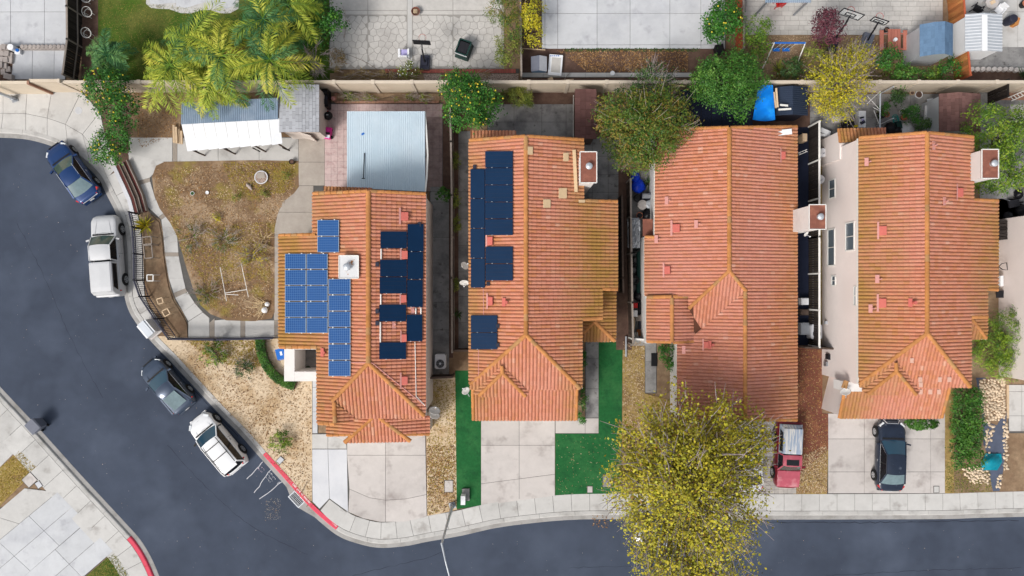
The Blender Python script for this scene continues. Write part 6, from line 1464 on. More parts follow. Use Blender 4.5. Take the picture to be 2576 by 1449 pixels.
tree('front_shrub', 'small round shrub near the red painted kerb', [(706, 1111, .5, 29, 27, .35)], 1200, .10, 'leaf_lime', (706, 1110), .04, .5, .09, 6, cat='shrub')
tree('front_shrub', 'leafy shrub at the third house entrance', [(1680, 884, .9, 26, 26, .5), (1690, 915, .7, 18, 18, .4)], 1300, .12, 'leaf_citrus', (1672, 882), .04, .6, .12, 5, cat='shrub')
tree('front_shrub', 'narrow green shrub row beside the second house walk', [(1466, 1010, .5, 9, 30, .3), (1465, 1050, .6, 13, 18, .4), (1467, 900, .3, 6, 35, .2)], 1100, .10, 'leaf_citrus', (1465, 1040), .03, .55, .09, 3, cat='shrub')
tree('bamboo_clump', 'feathery green bamboo clump at the right frame edge', [(2490, 870, 1.0, 48, 66, .7), (2548, 845, 1.3, 52, 80, .8), (2530, 925, .9, 50, 36, .6)], 9500, .20, 'leaf_lime', (2515, 865), .05, .18, .16, 5, cat='shrub', up=.5, droop=.3)
tree('front_shrub', 'half round hedge in front of the fourth house garage', [(2318, 1066, .5, 44, 15, .25)], 3600, .09, 'leaf_hedge', (2315, 1060), .03, .7, .05, 2, cat='shrub', rough=.05, shell=.7)
tree('side_plant', 'row of small dark bushes along the second house side walk', [(1148, 400, .6, 8, 22, .3), (1148, 500, .6, 8, 28, .3), (1148, 565, .6, 8, 26, .3), (1147, 715, .5, 6, 20, .3)], 1500, .11, 'leaf_olive', (1148, 480), .03, .5, .10, 2, cat='shrub')
for i, (lb, lo) in enumerate((('small weed growing in the dry garden below the white ring planter', (664, 482)), ('small weed tuft at the upper edge of the dry garden', (596, 495)), ('weed beside the stump in the dry garden', (720, 442)), ('yellow weed patch in the middle of the dry garden', (545, 545)), ('large yellowing bramble in the dry garden', (560, 600)), ('low bramble at the left of the dry garden', (480, 600)), ('yellow bramble near the white stakes', (640, 640)), ('dry bramble near the lower path', (520, 740)))):
    big = i >= 4; tree('garden_weed', lb, [(lo[0], lo[1], .25 if not big else .35, 12 if not big else 38, 12 if not big else 36, .15 if not big else .25)], 160 if not big else 620, .10, 'leaf_olive' if i < 3 else 'leaf_yellow' if i in (3, 6) else 'leaf_rust', lo, .02, .4, .10, 3 if not big else 10, cat='weed', twigs=0 if not big else 90, twig_len=.6)
# planter greenery
tree('planter_plants', 'straggly weeds and dead stalks filling the brick planter', [(885, 246, .4, 18, 10, .3), (930, 247, .3, 22, 8, .2), (1070, 246, .4, 22, 10, .3), (1015, 247, .3, 30, 8, .2)], 900, .13, 'leaf_olive', (960, 247), .02, .3, .10, 4, cat='plants', twigs=150, twig_len=.8)
tree('dry_border', 'dry brown border plants along the stamped patio', [(900, 190, .4, 50, 12, .3), (1000, 192, .4, 55, 12, .3), (1165, 192, .5, 22, 14, .3), (1215, 192, .5, 18, 14, .3), (850, 150, .4, 20, 30, .3)], 2200, .15, 'leaf_dry', (950, 195), .02, .25, .12, 6, cat='plants', twigs=140, twig_len=.7)
tree('rose_bush', 'pale flowering bush on the edge of the stamped patio', [(1028, 178, .8, 27, 26, .5)], 900, .10, 'leaf_olive', (1028, 180), .03, .5, .10, 8, cat='shrub', fruit=30, fruitm='plastic_white', fruit_r=.035)
# hedges
def hedge(name, label, line, w, h, n, mat='leaf_hedge', leaf=.085):
    W_ = [Vector((*P2(*p), 0)) for p in line]; t = thing(name, label, 'hedge', tuple(W_[0]))
    seg = np.array([(b - a).length for a, b in zip(W_, W_[1:])]); idx = nrg.choice(len(seg), n, p=seg / seg.sum()); f = nrg.random(n)
    A = np.array([tuple(v) for v in W_]); c = A[idx] + (A[idx + 1] - A[idx]) * f[:, None]; d = unit(A[idx + 1] - A[idx]); s = np.stack([-d[:, 1], d[:, 0], d[:, 2]], 1)
    a = (nrg.random(n) - .5) * 2; z = h * (1 - .25 * np.abs(a) ** 3) * np.where(nrg.random(n) < .7, 1, nrg.random(n)) + nrg.normal(size=n) * .03
    C = c + s * (a * w / 2)[:, None]; C[:, 2] = z; N = unit(s * (a * .6)[:, None] + np.array([0, 0, .8]) + nrg.normal(size=(n, 3)) * .4); T = unit(nrg.normal(size=(n, 3)))
    leaf_part('foliage', t, C, N, T, leaf * (.7 + .6 * nrg.random(n)), leaf * .6, nrg.random(n) * .7 + .3 * np.sin(C[:, 0] * 4) * np.cos(C[:, 1] * 4) + .1, mat)
    core = MB()
    for p, q in zip(W_, W_[1:]): core.bar(p + Vector((0, 0, h * .42)), q + Vector((0, 0, h * .42)), w * .8, h * .82)
    part('stems', core, 'bark', t); return t
hedge('curved_hedge', 'dark green curved hedge in front of the entry court', [(659, 852), (661, 880), (671, 910), (688, 937), (712, 957), (746, 970)], .62, .55, 4200)
tree('boxed_hedge', 'tall thick green hedge beside the pebble bed', [(2434 + dx_, 1000 + k_ * 26, 1.0, 24, 24, .5) for k_ in range(7) for dx_ in (-18, 16)], 9000, .12, 'leaf_hedge', (2420, 1075), .08, .6, .12, 6, cat='hedge', rough=.12, shell=.6)
# spiky rosettes
def rosette(label, d, n, ln, mat, name='spiky_plant', lift=.5, w=.05):
    b = P(*d); t = thing(name, label, 'plant', tuple(b)); az = nrg.random(n) * 6.28; el = .3 + nrg.random(n) * 1.0
    Dv = np.stack([np.cos(az) * np.cos(el), np.sin(az) * np.cos(el), np.sin(el)], 1); l = ln * (.6 + .5 * nrg.random(n)); C = np.array(b) + Dv * (l / 2)[:, None] + np.array([0, 0, .1])
    N = unit(np.stack([-np.cos(az) * np.sin(el), -np.sin(az) * np.sin(el), np.cos(el)], 1) + 1e-3); leaf_part('leaves', t, C, N, Dv, l, w, nrg.random(n), mat, .15)
    part('stem', MB().tube([b, b + Vector((0, 0, .25))], [.07, .04], 7), 'bark', t); return t
rosette('yellow strap leaved plant just inside the black metal fence', (368, 568), 60, .95, 'leaf_yellow', w=.07)
rosette('dark spiky plant beside the blue sacks in the passage', (1630, 463), 50, .75, 'leaf_dark', w=.05)
rosette('pale agave in the shade below the swing set', (1956, 178), 46, .8, 'leaf_olive', w=.07)
rosette('small spiky plant by the second house side walk', (1152, 790), 36, .5, 'leaf_dark')
rosette('spiky green fern below the long wall', (876, 244), 40, .6, 'leaf_lime')
rosette('fan of dark strap leaves by the dirt corner', (2570, 195), 40, .9, 'leaf_dark', w=.06)
# palms
def palm(label, base, crown, z, n, ln, mats, spread=(0, 6.28), dry=0, seed=0, dmin=-.35, dmax=.75):
    b = P(*base); c = P(*crown, z); t = thing('palm_tree', label, 'palm tree', tuple(b), 'palms behind the long wall')
    part('trunk', MB().tube([b, b.lerp(c, .35) + Vector((.1, 0, 0)), b.lerp(c, .7) + Vector((.08, 0, 0)), c - Vector((0, 0, .1))], [.20, .16, .14, .12], 10), 'bark', t)
    for k in range(n):
        az = spread[0] + (spread[1] - spread[0]) * (k + rng.random() * 1.6) / n; el = rng.uniform(dmin, dmax); l = ln * rng.uniform(.55, 1.12)
        mt = 'leaf_palm_dry' if k < dry else mats[rng.randrange(len(mats))]
        if k < dry: el = rng.uniform(-.7, -.3)
        dr_ = rng.uniform(-.15, -.06); tw_ = rng.uniform(-.05, .05); pts = []; d = Vector((math.cos(az) * math.cos(el), math.sin(az) * math.cos(el), math.sin(el))); p = Vector(c); m = 14
        for i in range(m + 1): pts.append(p.copy()); p = p + d * (l / m); d = (d + Vector((math.cos(az + 1.57) * tw_, math.sin(az + 1.57) * tw_, dr_ - .03 * i / m))).normalized()
        A = np.array([tuple(q) for q in pts]); nl = 40; f = np.repeat(np.linspace(.12, .99, nl), 2); sd = np.tile([1, -1], nl); x = f * m; i0 = np.minimum(x.astype(int), m - 1); fr_ = (x - i0)[:, None]
        C0 = A[i0] * (1 - fr_) + A[i0 + 1] * fr_; tg = unit(A[i0 + 1] - A[i0]); side = unit(np.cross(tg, np.array([0, 0, 1.0]))); upv = np.cross(side, tg)
        dirv = unit(side * sd[:, None] * 1.0 + tg * .75 + np.array([0, 0, -.35]) + nrg.normal(size=C0.shape) * .2); ll = (.20 * l + .10) * np.sin(np.clip(f, .03, .99) * 2.9) ** .6 + .06
        C = C0 + dirv * (ll / 2)[:, None]; N = unit(upv + nrg.normal(size=C0.shape) * .25); Rr = np.full(len(C), rng.random() * .6) + nrg.random(len(C)) * .4
        fo = leaf_part('frond', t, C, N, dirv, ll, .042, Rr, mt, .05)
        part('midrib', MB().tube(pts[::2], [.03, .028, .024, .02, .016, .012, .008, .006][:len(pts[::2])], 4, False), mt, fo)
pa, pb_, pd = ['leaf_palm'], ['leaf_palm', 'leaf_palm', 'leaf_palm_dark'], ['leaf_palm_dark']
palm('yellow green palm at the left of the palm group', (500, 205), (428, 165), 4.6, 22, 3.1, pa)
palm('palm with upright fronds beside the white wavy patio', (520, 150), (480, 100), 4.8, 21, 3.0, pb_)
palm('middle palm of the group with a hanging dry frond', (590, 200), (556, 140), 5.2, 23, 3.3, pb_, dry=2)
palm('drooping palm hanging over the steel carport roof', (575, 222), (520, 215), 3.9, 22, 2.7, pa, dry=1)
palm('dark green palm at the top of the palm group', (690, 100), (662, 48), 5.0, 22, 3.1, pd + pa)
palm('palm leaning over the grey shingled shed', (705, 200), (678, 150), 5.2, 24, 3.3, pb_, dry=1)
palm('palm at the top edge with bright fronds over the stamped patio', (740, 60), (722, 10), 4.6, 24, 2.9, pb_)
palm('small dark feathery palm beside the lemon tree', (300, 165), (270, 140), 2.6, 22, 1.8, pd, dmin=.0, dmax=.9)
# ------------------------------------------------------------------ loose ground litter
def litter(name, label, pts, n, size, mat, z=.01, asp=.45, avoid=None, patch=.0):
    W_ = dpoly(pts); xs_, ys_ = [p[0] for p in W_], [p[1] for p in W_]; out = []; tries = 0
    ph = [rng.uniform(0, 6) for _ in range(4)]
    while len(out) < n and tries < n * 12:
        tries += 1; p = (rng.uniform(min(xs_), max(xs_)), rng.uniform(min(ys_), max(ys_)))
        if patch and rng.random() < patch * (.5 + .5 * math.sin(p[0] * 1.7 + ph[0]) * math.cos(p[1] * 1.3 + ph[1])): continue
        if inpoly(p, W_) and not (avoid and inpoly(p, avoid)): out.append(p)
    m = len(out); C = np.array([(x, y, z) for x, y in out]); C[:, 2] += nrg.random(m) * .02
    N = unit(np.array([0, 0, 1.0]) + nrg.normal(size=(m, 3)) * .35); T = unit(nrg.normal(size=(m, 3)) * np.array([1, 1, .2])); s = size * (.5 + nrg.random(m))
    o = link(bpy.data.objects.new(name, leaf_mesh(name, C, N, T, s, s * asp, nrg.random(m), mat, .1))); return tag(o, label, 'litter', kind='stuff')
gb = [(392, 425), (640, 408), (745, 410), (740, 480), (700, 530), (688, 600), (685, 795), (570, 800), (510, 765), (470, 660), (430, 555), (390, 480)]
litter('dry_grass', 'dry grass clumps and dead leaves over the bare garden bed', gb, 4500, .12, 'litter_tan', .02, .3, patch=1.1); litter('dry_grass', 'brown leaf litter over the bare garden bed', gb, 7500, .10, 'litter_brown', .02, .35, patch=.8)
litter('dry_grass', 'golden dry grass patches in the bare garden bed', [(480, 560), (680, 560), (680, 700), (520, 720), (450, 620)], 2500, .12, 'litter_gold', .025, .3); litter('dry_grass', 'golden grass along the top of the bare garden bed', [(560, 408), (745, 410), (735, 480), (640, 500), (580, 460)], 1800, .12, 'litter_gold', .025, .3)
fy = [(430, 880), (470, 854), (650, 854), (665, 910), (700, 955), (782, 970), (784, 1290), (705, 1190), (640, 1112), (560, 1026), (490, 950)]
litter('dry_grass', 'dry trampled grass over the pale front yard', fy, 3200, .09, 'litter_tan', .0, .3, patch=.95); litter('dry_grass', 'brown dead leaves over the pale front yard', fy, 2200, .10, 'litter_brown', .0, .45, patch=1.)
litter('dry_grass', 'yellow grass under the metal fence', [(470, 856), (655, 856), (665, 920), (600, 925), (520, 900)], 1800, .12, 'litter_gold', .01, .3)
litter('dry_grass', 'dry weeds in the strip between the driveways', [(1074, 955), (1146, 955), (1148, 1278), (1076, 1296)], 2600, .11, 'litter_gold', .0, .3, patch=.7); litter('dead_leaves', 'brown dead leaves in the strip between the driveways', [(1074, 1120), (1147, 1120), (1148, 1278), (1076, 1296)], 1600, .10, 'litter_brown', .0, .5, patch=.6)
litter('dead_leaves', 'fallen leaves in the narrow yard beside the turf', [(1568, 860), (1621, 860), (1621, 1240), (1568, 1240)], 2200, .10, 'litter_tan', .0, .5); litter('dead_leaves', 'fallen leaves under the golden street tree', [(1622, 1000), (1868, 1060), (1868, 1240), (1622, 1240)], 2600, .11, 'litter_gold', .0, .6)
litter('dead_leaves', 'fallen leaves over the red mulch', [(2005, 872), (2066, 872), (2064, 1040), (2082, 1045), (2080, 1240), (2005, 1240)], 2400, .09, 'litter_brown', .0, .5); litter('dead_leaves', 'pale leaves gathered at the foot of the mulch bed', [(2005, 1150), (2080, 1120), (2080, 1240), (2005, 1240)], 1700, .10, 'litter_tan', .0, .5)
litter('turf_specks', 'scattered leaf specks on the green turf', [(1400, 1093), (1560, 1093), (1560, 1244), (1400, 1244)], 200, .06, 'litter_tan', .0, .6)
litter('dry_grass', 'brown grass in the dirt strip below the concrete patio', [(1400, 126), (1730, 126), (1730, 182), (1480, 182)], 3200, .13, 'litter_brown', .01, .3, patch=.5); litter('dry_grass', 'green grass fringe along the concrete patio edge', [(1420, 122), (1760, 122), (1760, 130), (1420, 130)], 700, .12, 'leaf_dark', .02, .3)
litter('dry_grass', 'dry grass around the swing set', [(1880, 90), (2090, 90), (2200, 90), (2200, 200), (1880, 200)], 2500, .10, 'litter_tan', .0, .35); litter('dry_grass', 'undergrowth below the yellow tree', [(2000, 140), (2300, 140), (2300, 205), (1930, 205)], 2600, .14, 'litter_green', .02, .35)
litter('dead_leaves', 'twigs and leaves in the corner bare yard', [(335, 230), (450, 230), (445, 340), (350, 375)], 1200, .10, 'litter_brown', .0, .4); litter('dry_grass', 'dead grass along the third house alley', [(2040, 345), (2066, 345), (2066, 600), (2040, 600)], 1300, .10, 'litter_gold', .0, .4); litter('dry_grass', 'green weeds along the third house alley', [(2040, 640), (2066, 640), (2066, 860), (2040, 860)], 900, .10, 'litter_green', .0, .4)
litter('road_specks', 'pale specks and leaves scattered over the road', [(30, 420), (250, 520), (300, 800), (640, 1160), (720, 1300), (900, 1400), (1300, 1345), (2560, 1330), (2560, 1440), (420, 1440), (200, 1150), (10, 950)], 260, .05, 'litter_road', -.125, .7)
litter('road_specks', 'pile of leaf litter beside the drain inlet', [(665, 1255), (705, 1255), (705, 1310), (665, 1310)], 220, .05, 'litter_road', -.125, .6); litter('dead_leaves', 'fallen orange leaves in the gutter under the street tree', [(1490, 1296), (1530, 1296), (1530, 1330), (1490, 1330)], 60, .09, 'litter_brown', -.10, .7)
litter('dry_grass', 'yellow grass of the corner plot across the street', [(0, 1178), (50, 1134), (90, 1173), (62, 1208), (0, 1270)], 1500, .11, 'litter_gold', .0, .3); litter('grass_tufts', 'green grass of the small lawn across the street', [(288, 1390), (326, 1449), (220, 1449)], 900, .11, 'litter_green', .0, .3)
litter('dry_grass', 'grass and leaves round the pebble bed', [(2378, 1160), (2490, 1180), (2495, 1238), (2378, 1238)], 1300, .10, 'litter_green', .0, .35)
litter('grass_blades', 'short green grass of the lawn under the palms', [(250, 0), (640, 30), (640, 190), (250, 190)], 7000, .10, 'litter_green', .0, .25)
# ------------------------------------------------------------------ street furniture and marks
def ring(c, R_, r, n=20, k=6, M=None):
    m = MB(); vs = []; fs = []
    for i in range(n):
        a = 2 * math.pi * i / n
        for j in range(k):
            b = 2 * math.pi * j / k; v = Vector(((R_ + r * math.cos(b)) * math.cos(a), (R_ + r * math.cos(b)) * math.sin(a), r * math.sin(b)))
            vs.append((M @ v if M is not None else v) + Vector(c))
    for i in range(n):
        for j in range(k): fs.append((i * k + j, ((i + 1) % n) * k + j, ((i + 1) % n) * k + (j + 1) % k, i * k + (j + 1) % k))
    return m.add(vs, fs)
def lamp_post(label, base, elbow, tip, h=7.0):
    b = P(*base); e = P(*elbow, h); e = Vector((b.x, b.y, h)); t_ = P(*tip, h + .35)
    t = thing('street_lamp', label, 'street lamp', tuple(b), 'street lamps')
    part('pole', MB().tube([b, b + Vector((0, 0, h * .5)), e], [.11, .085, .065], 12), 'galv', t)
    part('base_plate', MB().box(b + Vector((0, 0, .03)), (.42, .42, .06), .3).lathe([(.17, .06), (.17, .3), (.12, .34)], b, 12), 'metal_grey', t)
    d = (t_ - e).normalized(); part('arm', MB().tube([e, e.lerp(t_, .5) + Vector((0, 0, .12)), t_], [.06, .045, .04], 8), 'galv', t)
    part('lamp_head', MB().tube([t_, t_ + d * .15, t_ + d * .6, t_ + d * .75], [.05, .14, .16, .05], 10), 'metal_grey', t)
lamp_post('grey street lamp leaning its arm over the road below the turf strip', (1138, 1271), (1115, 1367), (1131, 1451))
lamp_post('grey street lamp standing on the cul-de-sac pavement', (38, 249), (-60, 220), (-150, 260))
def ac(label, x0, y0, x1, y1):
    a, b = P2(x0, y1, .8), P2(x1, y0, .8); c = Vector(((a[0] + b[0]) / 2, (a[1] + b[1]) / 2, 0)); t = thing('air_conditioner', label, 'air conditioner', tuple(c), 'air conditioners'); w, d = b[0] - a[0], b[1] - a[1]
    bm_ = MB(); k = .08; pr = [(a[0] + k, a[1]), (b[0] - k, a[1]), (b[0], a[1] + k), (b[0], b[1] - k), (b[0] - k, b[1]), (a[0] + k, b[1]), (a[0], b[1] - k), (a[0], a[1] + k)]
    bm_.prism(pr, .05, .8); part('cabinet', bm_, 'concrete_white', t); fc = c + Vector((0, -d * .14, .81)); R_ = w * .38
    part('fan_well', MB().lathe([(R_, .0), (R_ * .98, -.0), (.01, -.004)], fc + Vector((0, 0, .005)), 24), 'metal_black', t); m = MB()
    for k in range(4): m.v += [tuple(v) for v in ring(fc + Vector((0, 0, .02)), R_ * (k + 1) / 4, .009, 24, 4).v]; n0 = len(m.v) - 96; m.f += [tuple(i + n0 for i in f) for f in ring((0, 0, 0), 1, .1, 24, 4).f]; m.m += [0] * 96
    for k in range(6): m.bar(fc + Vector((0, 0, .02)), fc + Vector((R_ * math.cos(k * 1.047), R_ * math.sin(k * 1.047), .02)), .012)
    part('fan_guard', m, 'metal_grey', t); part('fan_hub', MB().lathe([(.08, 0), (.08, .03), (.01, .03)], fc, 12), 'galv', t)
ac('grey air conditioner in the walled side passage of the corner house', 1094, 891, 1121, 928); ac('grey air conditioner beside the pink wall and the dark gate', 2041, 816, 2068, 853)
def bin_(label, d, rz, mat, lid, w=.58, dp=.66, h=1.02, zg=0., name='wheelie_bin'):
    c = P(*d, 1.0); c.z = zg; t = thing(name, label, 'bin', (0, 0, 0)); m = MB()
    lo = [(sx * w * .38, sy * dp * .38, .08) for sx, sy in ((-1, -1), (1, -1), (1, 1), (-1, 1))]; hi = [(sx * w * .5, sy * dp * .5, h - .06) for sx, sy in ((-1, -1), (1, -1), (1, 1), (-1, 1))]
    m.add(lo + hi, [(3, 2, 1, 0), (0, 1, 5, 4), (1, 2, 6, 5), (2, 3, 7, 6), (3, 0, 4, 7)]); part('body', m, mat, t)
    rows = [[(x * w * 1.08, y * dp * 1.08, h - .05 + z) for x in (-.5, -.42, 0, .42, .5) for z in ((.0 if abs(x) > .45 else .06),)] for y in (-.5, -.4, 0, .4, .5)]
    part('lid', MB().grid(rows).box((0, 0, h - .055), (w * 1.08, dp * 1.08, .03)), lid, t); part('handle', MB().bar((-w * .4, -dp * .6, h - .08), (w * .4, -dp * .6, h - .08), .04), mat, t)
    for s in (-1, 1): part('wheel', MB().lathe([(.01, -.03), (.11, -.03), (.11, .03), (.01, .03)], (s * w * .36, -dp * .42, .11), 12, Matrix.Rotation(math.pi / 2, 4, 'Y')), 'tyre', t)
    t.location = c; t.rotation_euler = (0, 0, rz); return t
bin_('grey wheelie bin standing in the gutter across the street', (79, 1074), .75, 'plastic_grey', 'plastic_grey', .72, .78, zg=-.12); bin_('blue recycling bin behind the curved hedge', (706, 890), .25, 'plastic_blue', 'plastic_blue'); 
part('label_patch', MB().box((.05, .02, 1.035), (.14, .26, .01)), 'plastic_white', bpy.data.objects['wheelie_bin.001'])
bin_('open black bin in the corner by the red fence', (1813, 120), .2, 'plastic_black', 'plastic_black', .55, .55, .8)
ub = thing('utility_cabinet', 'white utility cabinet on the pavement by the metal fence', 'utility box', tuple(P(387, 822)))
for nm, sz, zc, mt in (('pad', (1.25, 1.0, .06), .03, 'concrete_warm'), ('cabinet', (1.05, .75, .70), .40, 'plastic_white'), ('lid', (1.10, .50, .06), .78, 'galv')): part(nm, MB().box(P(382, 826) + Vector((0, 0, zc)), sz, math.radians(-50)), mt, ub)
# drain inlet with grate
dr = thing('drain_inlet', 'iron storm drain grate in the gutter below the red kerb', 'drain', tuple(P(752, 1253, 0)))
ang = math.radians(-47); c0 = P(746, 1256, -.095); Rz = Matrix.Rotation(ang, 4, 'Z'); part('apron', MB().prism([P2(*p) for p in ((714, 1212), (730, 1218), (795, 1288), (790, 1302), (752, 1280), (728, 1248))], -.19, -.112), 'gutter', dr)
part('frame', MB().box(c0, (1.05, .62, .02), M=Rz), 'metal_grey', dr); part('pit', MB().box(c0 + Vector((0, 0, .012)), (.92, .50, .004), M=Rz), 'metal_black', dr)  # pit is a flat black plate painting the darkness below the grate
for i in range(9): part('grate_bar', MB().box(c0 + Rz @ Vector((-.4 + i * .1, 0, .018)), (.018, .5, .014), M=Rz), 'metal_grey', dr)
for j in (-.12, .12): part('grate_bar', MB().box(c0 + Rz @ Vector((0, j, .018)), (.92, .018, .014), M=Rz), 'metal_grey', dr)
single('fallen_stick', 'dark stick lying from the dry yard onto the drain grate', 'stick', MB().tube([P(772, 1212, .1), P(761, 1236, .06), P(752, 1250, -.05)], [.02, .015, .01], 6), 'bark')
# lettering and chalk
def text_mb(txt, size):
    cu = bpy.data.curves.new('t', 'FONT'); cu.body = txt; cu.size = size; cu.align_x = 'CENTER'; cu.align_y = 'CENTER'; cu.resolution_u = 2; cu.offset = size * .03
    o = bpy.data.objects.new('t', cu); COL.objects.link(o); dg = bpy.context.evaluated_depsgraph_get(); me = bpy.data.meshes.new_from_object(o.evaluated_get(dg))
    m = MB().add([v.co.copy() for v in me.vertices], [tuple(p.vertices) for p in me.polygons]); bpy.data.objects.remove(o); bpy.data.curves.remove(cu); bpy.data.meshes.remove(me); return m
ia, ib = near(PE, (722, 1230)), near(PE, (770, 1280)); chars = 'FIRE LANE NO PARKING'; pth = [PE[i] + NE[i] * .52 for i in range(ia, ib + 1)]
tm = MB()
lens = [0]
for a, b in zip(pth, pth[1:]): lens.append(lens[-1] + (b - a).length)
for k, ch in enumerate(chars):
    if ch == ' ': continue
    s = lens[-1] * (k + .5) / len(chars); i = max(j for j in range(len(lens)) if lens[j] <= s); i = min(i, len(pth) - 2); q = pth[i].lerp(pth[i + 1], (s - lens[i]) / max(1e-6, lens[i + 1] - lens[i])); d = pth[i + 1] - pth[i]
    Mx = Matrix.Translation((q.x, q.y, .0095)) @ Matrix.Rotation(math.atan2(d.y, d.x), 4, 'Z'); g = text_mb(ch, .15); tm.add([Mx @ Vector(v) for v in g.v], g.f)
lt_ = part('lettering', tm, 'white_paint', kerb_main); lt_['label'] = 'white FIRE LANE NO PARKING lettering on the red kerb'
def chalk(label, pts, w=.045, mat='chalk', z=-.1265):
    m = MB(); W_ = [Vector(P2(*p)) for p in pts]
    for a, b in zip(W_, W_[1:]):
        d = (b - a).normalized(); n = Vector((-d.y, d.x)) * w / 2; m.poly([(*(a - n), z), (*(b - n), z), (*(b + n), z), (*(a + n), z)])
    o = struct('chalk_mark', m, mat, label, None, 'chalk mark'); o['kind'] = 'thing'; return o
def C8(x, y): return (604 + x * .10416, 1140.4 + y * .10416)      # enlarged view -> plan
chalk('upper wavy chalk line running from the red kerb', [C8(*p) for p in ((530, 215), (480, 265), (440, 335), (390, 370), (330, 445), (265, 520), (190, 585), (145, 632))]); chalk('middle wavy chalk line ending in a blob', [C8(*p) for p in ((745, 395), (665, 470), (605, 570), (540, 650), (485, 735), (450, 820), (380, 885), (320, 965))])
chalk('lower long chalk line nearest the drain', [C8(*p) for p in ((990, 700), (900, 760), (830, 830), (740, 910), (650, 980), (550, 1045), (450, 1115))])
def scribble(label, cx, cy, rows, mat, ang_):
    m = MB(); R_ = Matrix.Rotation(ang_, 4, 'Z'); c = P(*C8(cx, cy), 0)
    for r_, n in rows:
        x = -n * .055
        for k in range(n):
            p = [Vector((x + k * .11 + rng.uniform(-.04, .04), r_ + rng.uniform(-.06, .06), 0)) for _ in range(4)]
            for a, b in zip(p, p[1:]):
                if (b - a).length > .01: m.bar(R_ @ a + Vector((c.x, c.y, -.1262)), R_ @ b + Vector((c.x, c.y, -.1262)), .028, .001)
    o = struct('chalk_mark', m, mat, label, None, 'chalk mark'); o['kind'] = 'thing'
scribble('pinkish chalk scribble between the two upper lines', 500, 390, ((.12, 5), (-.12, 5)), 'chalk_pink', math.radians(-50)); scribble('white chalk words between the two lower lines', 720, 610, ((.2, 6), (0, 6), (-.2, 5)), 'chalk', math.radians(-55))
scribble('small chalk blob at the top of the lowest line', 930, 720, ((0, 2),), 'chalk', .6)
def lid(label, d, w, h, rz=0., mat='concrete_warm', z=.012, name='meter_lid'):
    t = single(name, label, 'meter lid', MB().box(P(*d) + Vector((0, 0, z / 2)), (L(w), L(h), z + .02), rz), mat)
    part('rim', MB().box(P(*d) + Vector((0, 0, z / 2 - .003)), (L(w) + .07, L(h) + .07, z + .02), rz), 'joint', t)
lid('small pale meter lid at the foot of the large turf square', (1484, 1231), 12, 15); lid('larger grey meter lid on the turf under the golden tree', (1527, 1209), 20, 30, mat='concrete_old'); lid('tan lid set in the dry strip between the driveways', (1129, 1223), 20, 28); lid('square meter lid beside the pale kerb across the street', (75, 1207), 28, 26, .75, 'concrete_warm'); lid('narrow steel lid on the pavement across the street', (98, 1219), 12, 15, .6, 'concrete_white')
lid('white framed lid in the wide driveway by the planting bed', (2355, 1231), 12, 15, 0, 'concrete', .014); lid('pale meter lid in the dry yard above the red kerb', (705, 1158), 12, 16, -.75, 'concrete_cool')
us = thing('utility_post', 'white utility box on a grey base standing on the left turf strip', 'utility box', tuple(P(1168, 1246))); part('base', MB().box(P(1172, 1243) + Vector((0, 0, .08)), (.5, .8, .16)), 'concrete_old', us); part('box', MB().prism([P2(*p) for p in ((1161, 1240), (1172, 1240), (1172, 1262), (1161, 1262))], 0, .7), 'plastic_white', us)
# ------------------------------------------------------------------ satellite dishes
def dish(label, d, z, az, foot, zf, el=.7, r=.31):
    c = P(*d, z); f = P(*foot, zf); t = thing('satellite_dish', label, 'satellite dish', tuple(f), 'satellite dishes')
    n = Vector((math.cos(az) * math.cos(el), math.sin(az) * math.cos(el), math.sin(el))); R_ = Vector((0, 0, 1)).rotation_difference(n).to_matrix().to_4x4() @ Matrix.Diagonal((1, .85, 1, 1))
    m = MB().lathe([(r * k / 6, .10 * r * (k / 6) ** 2 * 2) for k in range(1, 7)] + [(r * .98, .2 * r - .02), (.02, -.02)], c, 22, R_); m.lathe([(.001, 0), (r / 6, .006)], c, 22, R_); part('reflector', m, 'trim_white', t, True)
    part('mast', MB().tube([f, f + Vector((0, 0, .2)), c - n * .05], .025, 7), 'galv', t); fp = c + n * .36 + Vector((0, 0, -.08)); part('feed_arm', MB().tube([c - Vector((0, 0, r * .7)) - n * .0, fp], .016, 6), 'galv', t); part('feed_horn', MB().box(fp, (.09, .06, .06)), 'plastic_white', t)
dish('white satellite dish pointing up beside the second house walk', (1168, 669), 2.6, .5, (1160, 672), 1.7); dish('lower white satellite dish beside the second house walk', (1168, 710), 2.6, -1.57, (1167, 722), 1.7); dish('white satellite dish at the second house garage corner', (1173, 984), 3.0, 2.4, (1181, 996), 2.6)
dish('tan satellite dish at the corner house garage', (1093, 1034), 3.2, 1.2, (1084, 1042), 2.6, r=.36); dish('white satellite dish in front of the tan one', (1093, 1046), 2.9, 1.2, (1085, 1052), 2.4, r=.34); bpy.data.objects['satellite_dish.003'].children[0].data.materials[0] = M_('wood_pale')
dish('white dish antenna below the third house chimney', (2027, 588), 3.2, -.8, (2018, 582), 2.8, r=.2); dish('white satellite dish on the parapet of the fourth house', (2127, 986), 4.2, 2.2, (2124, 1000), 3.3)
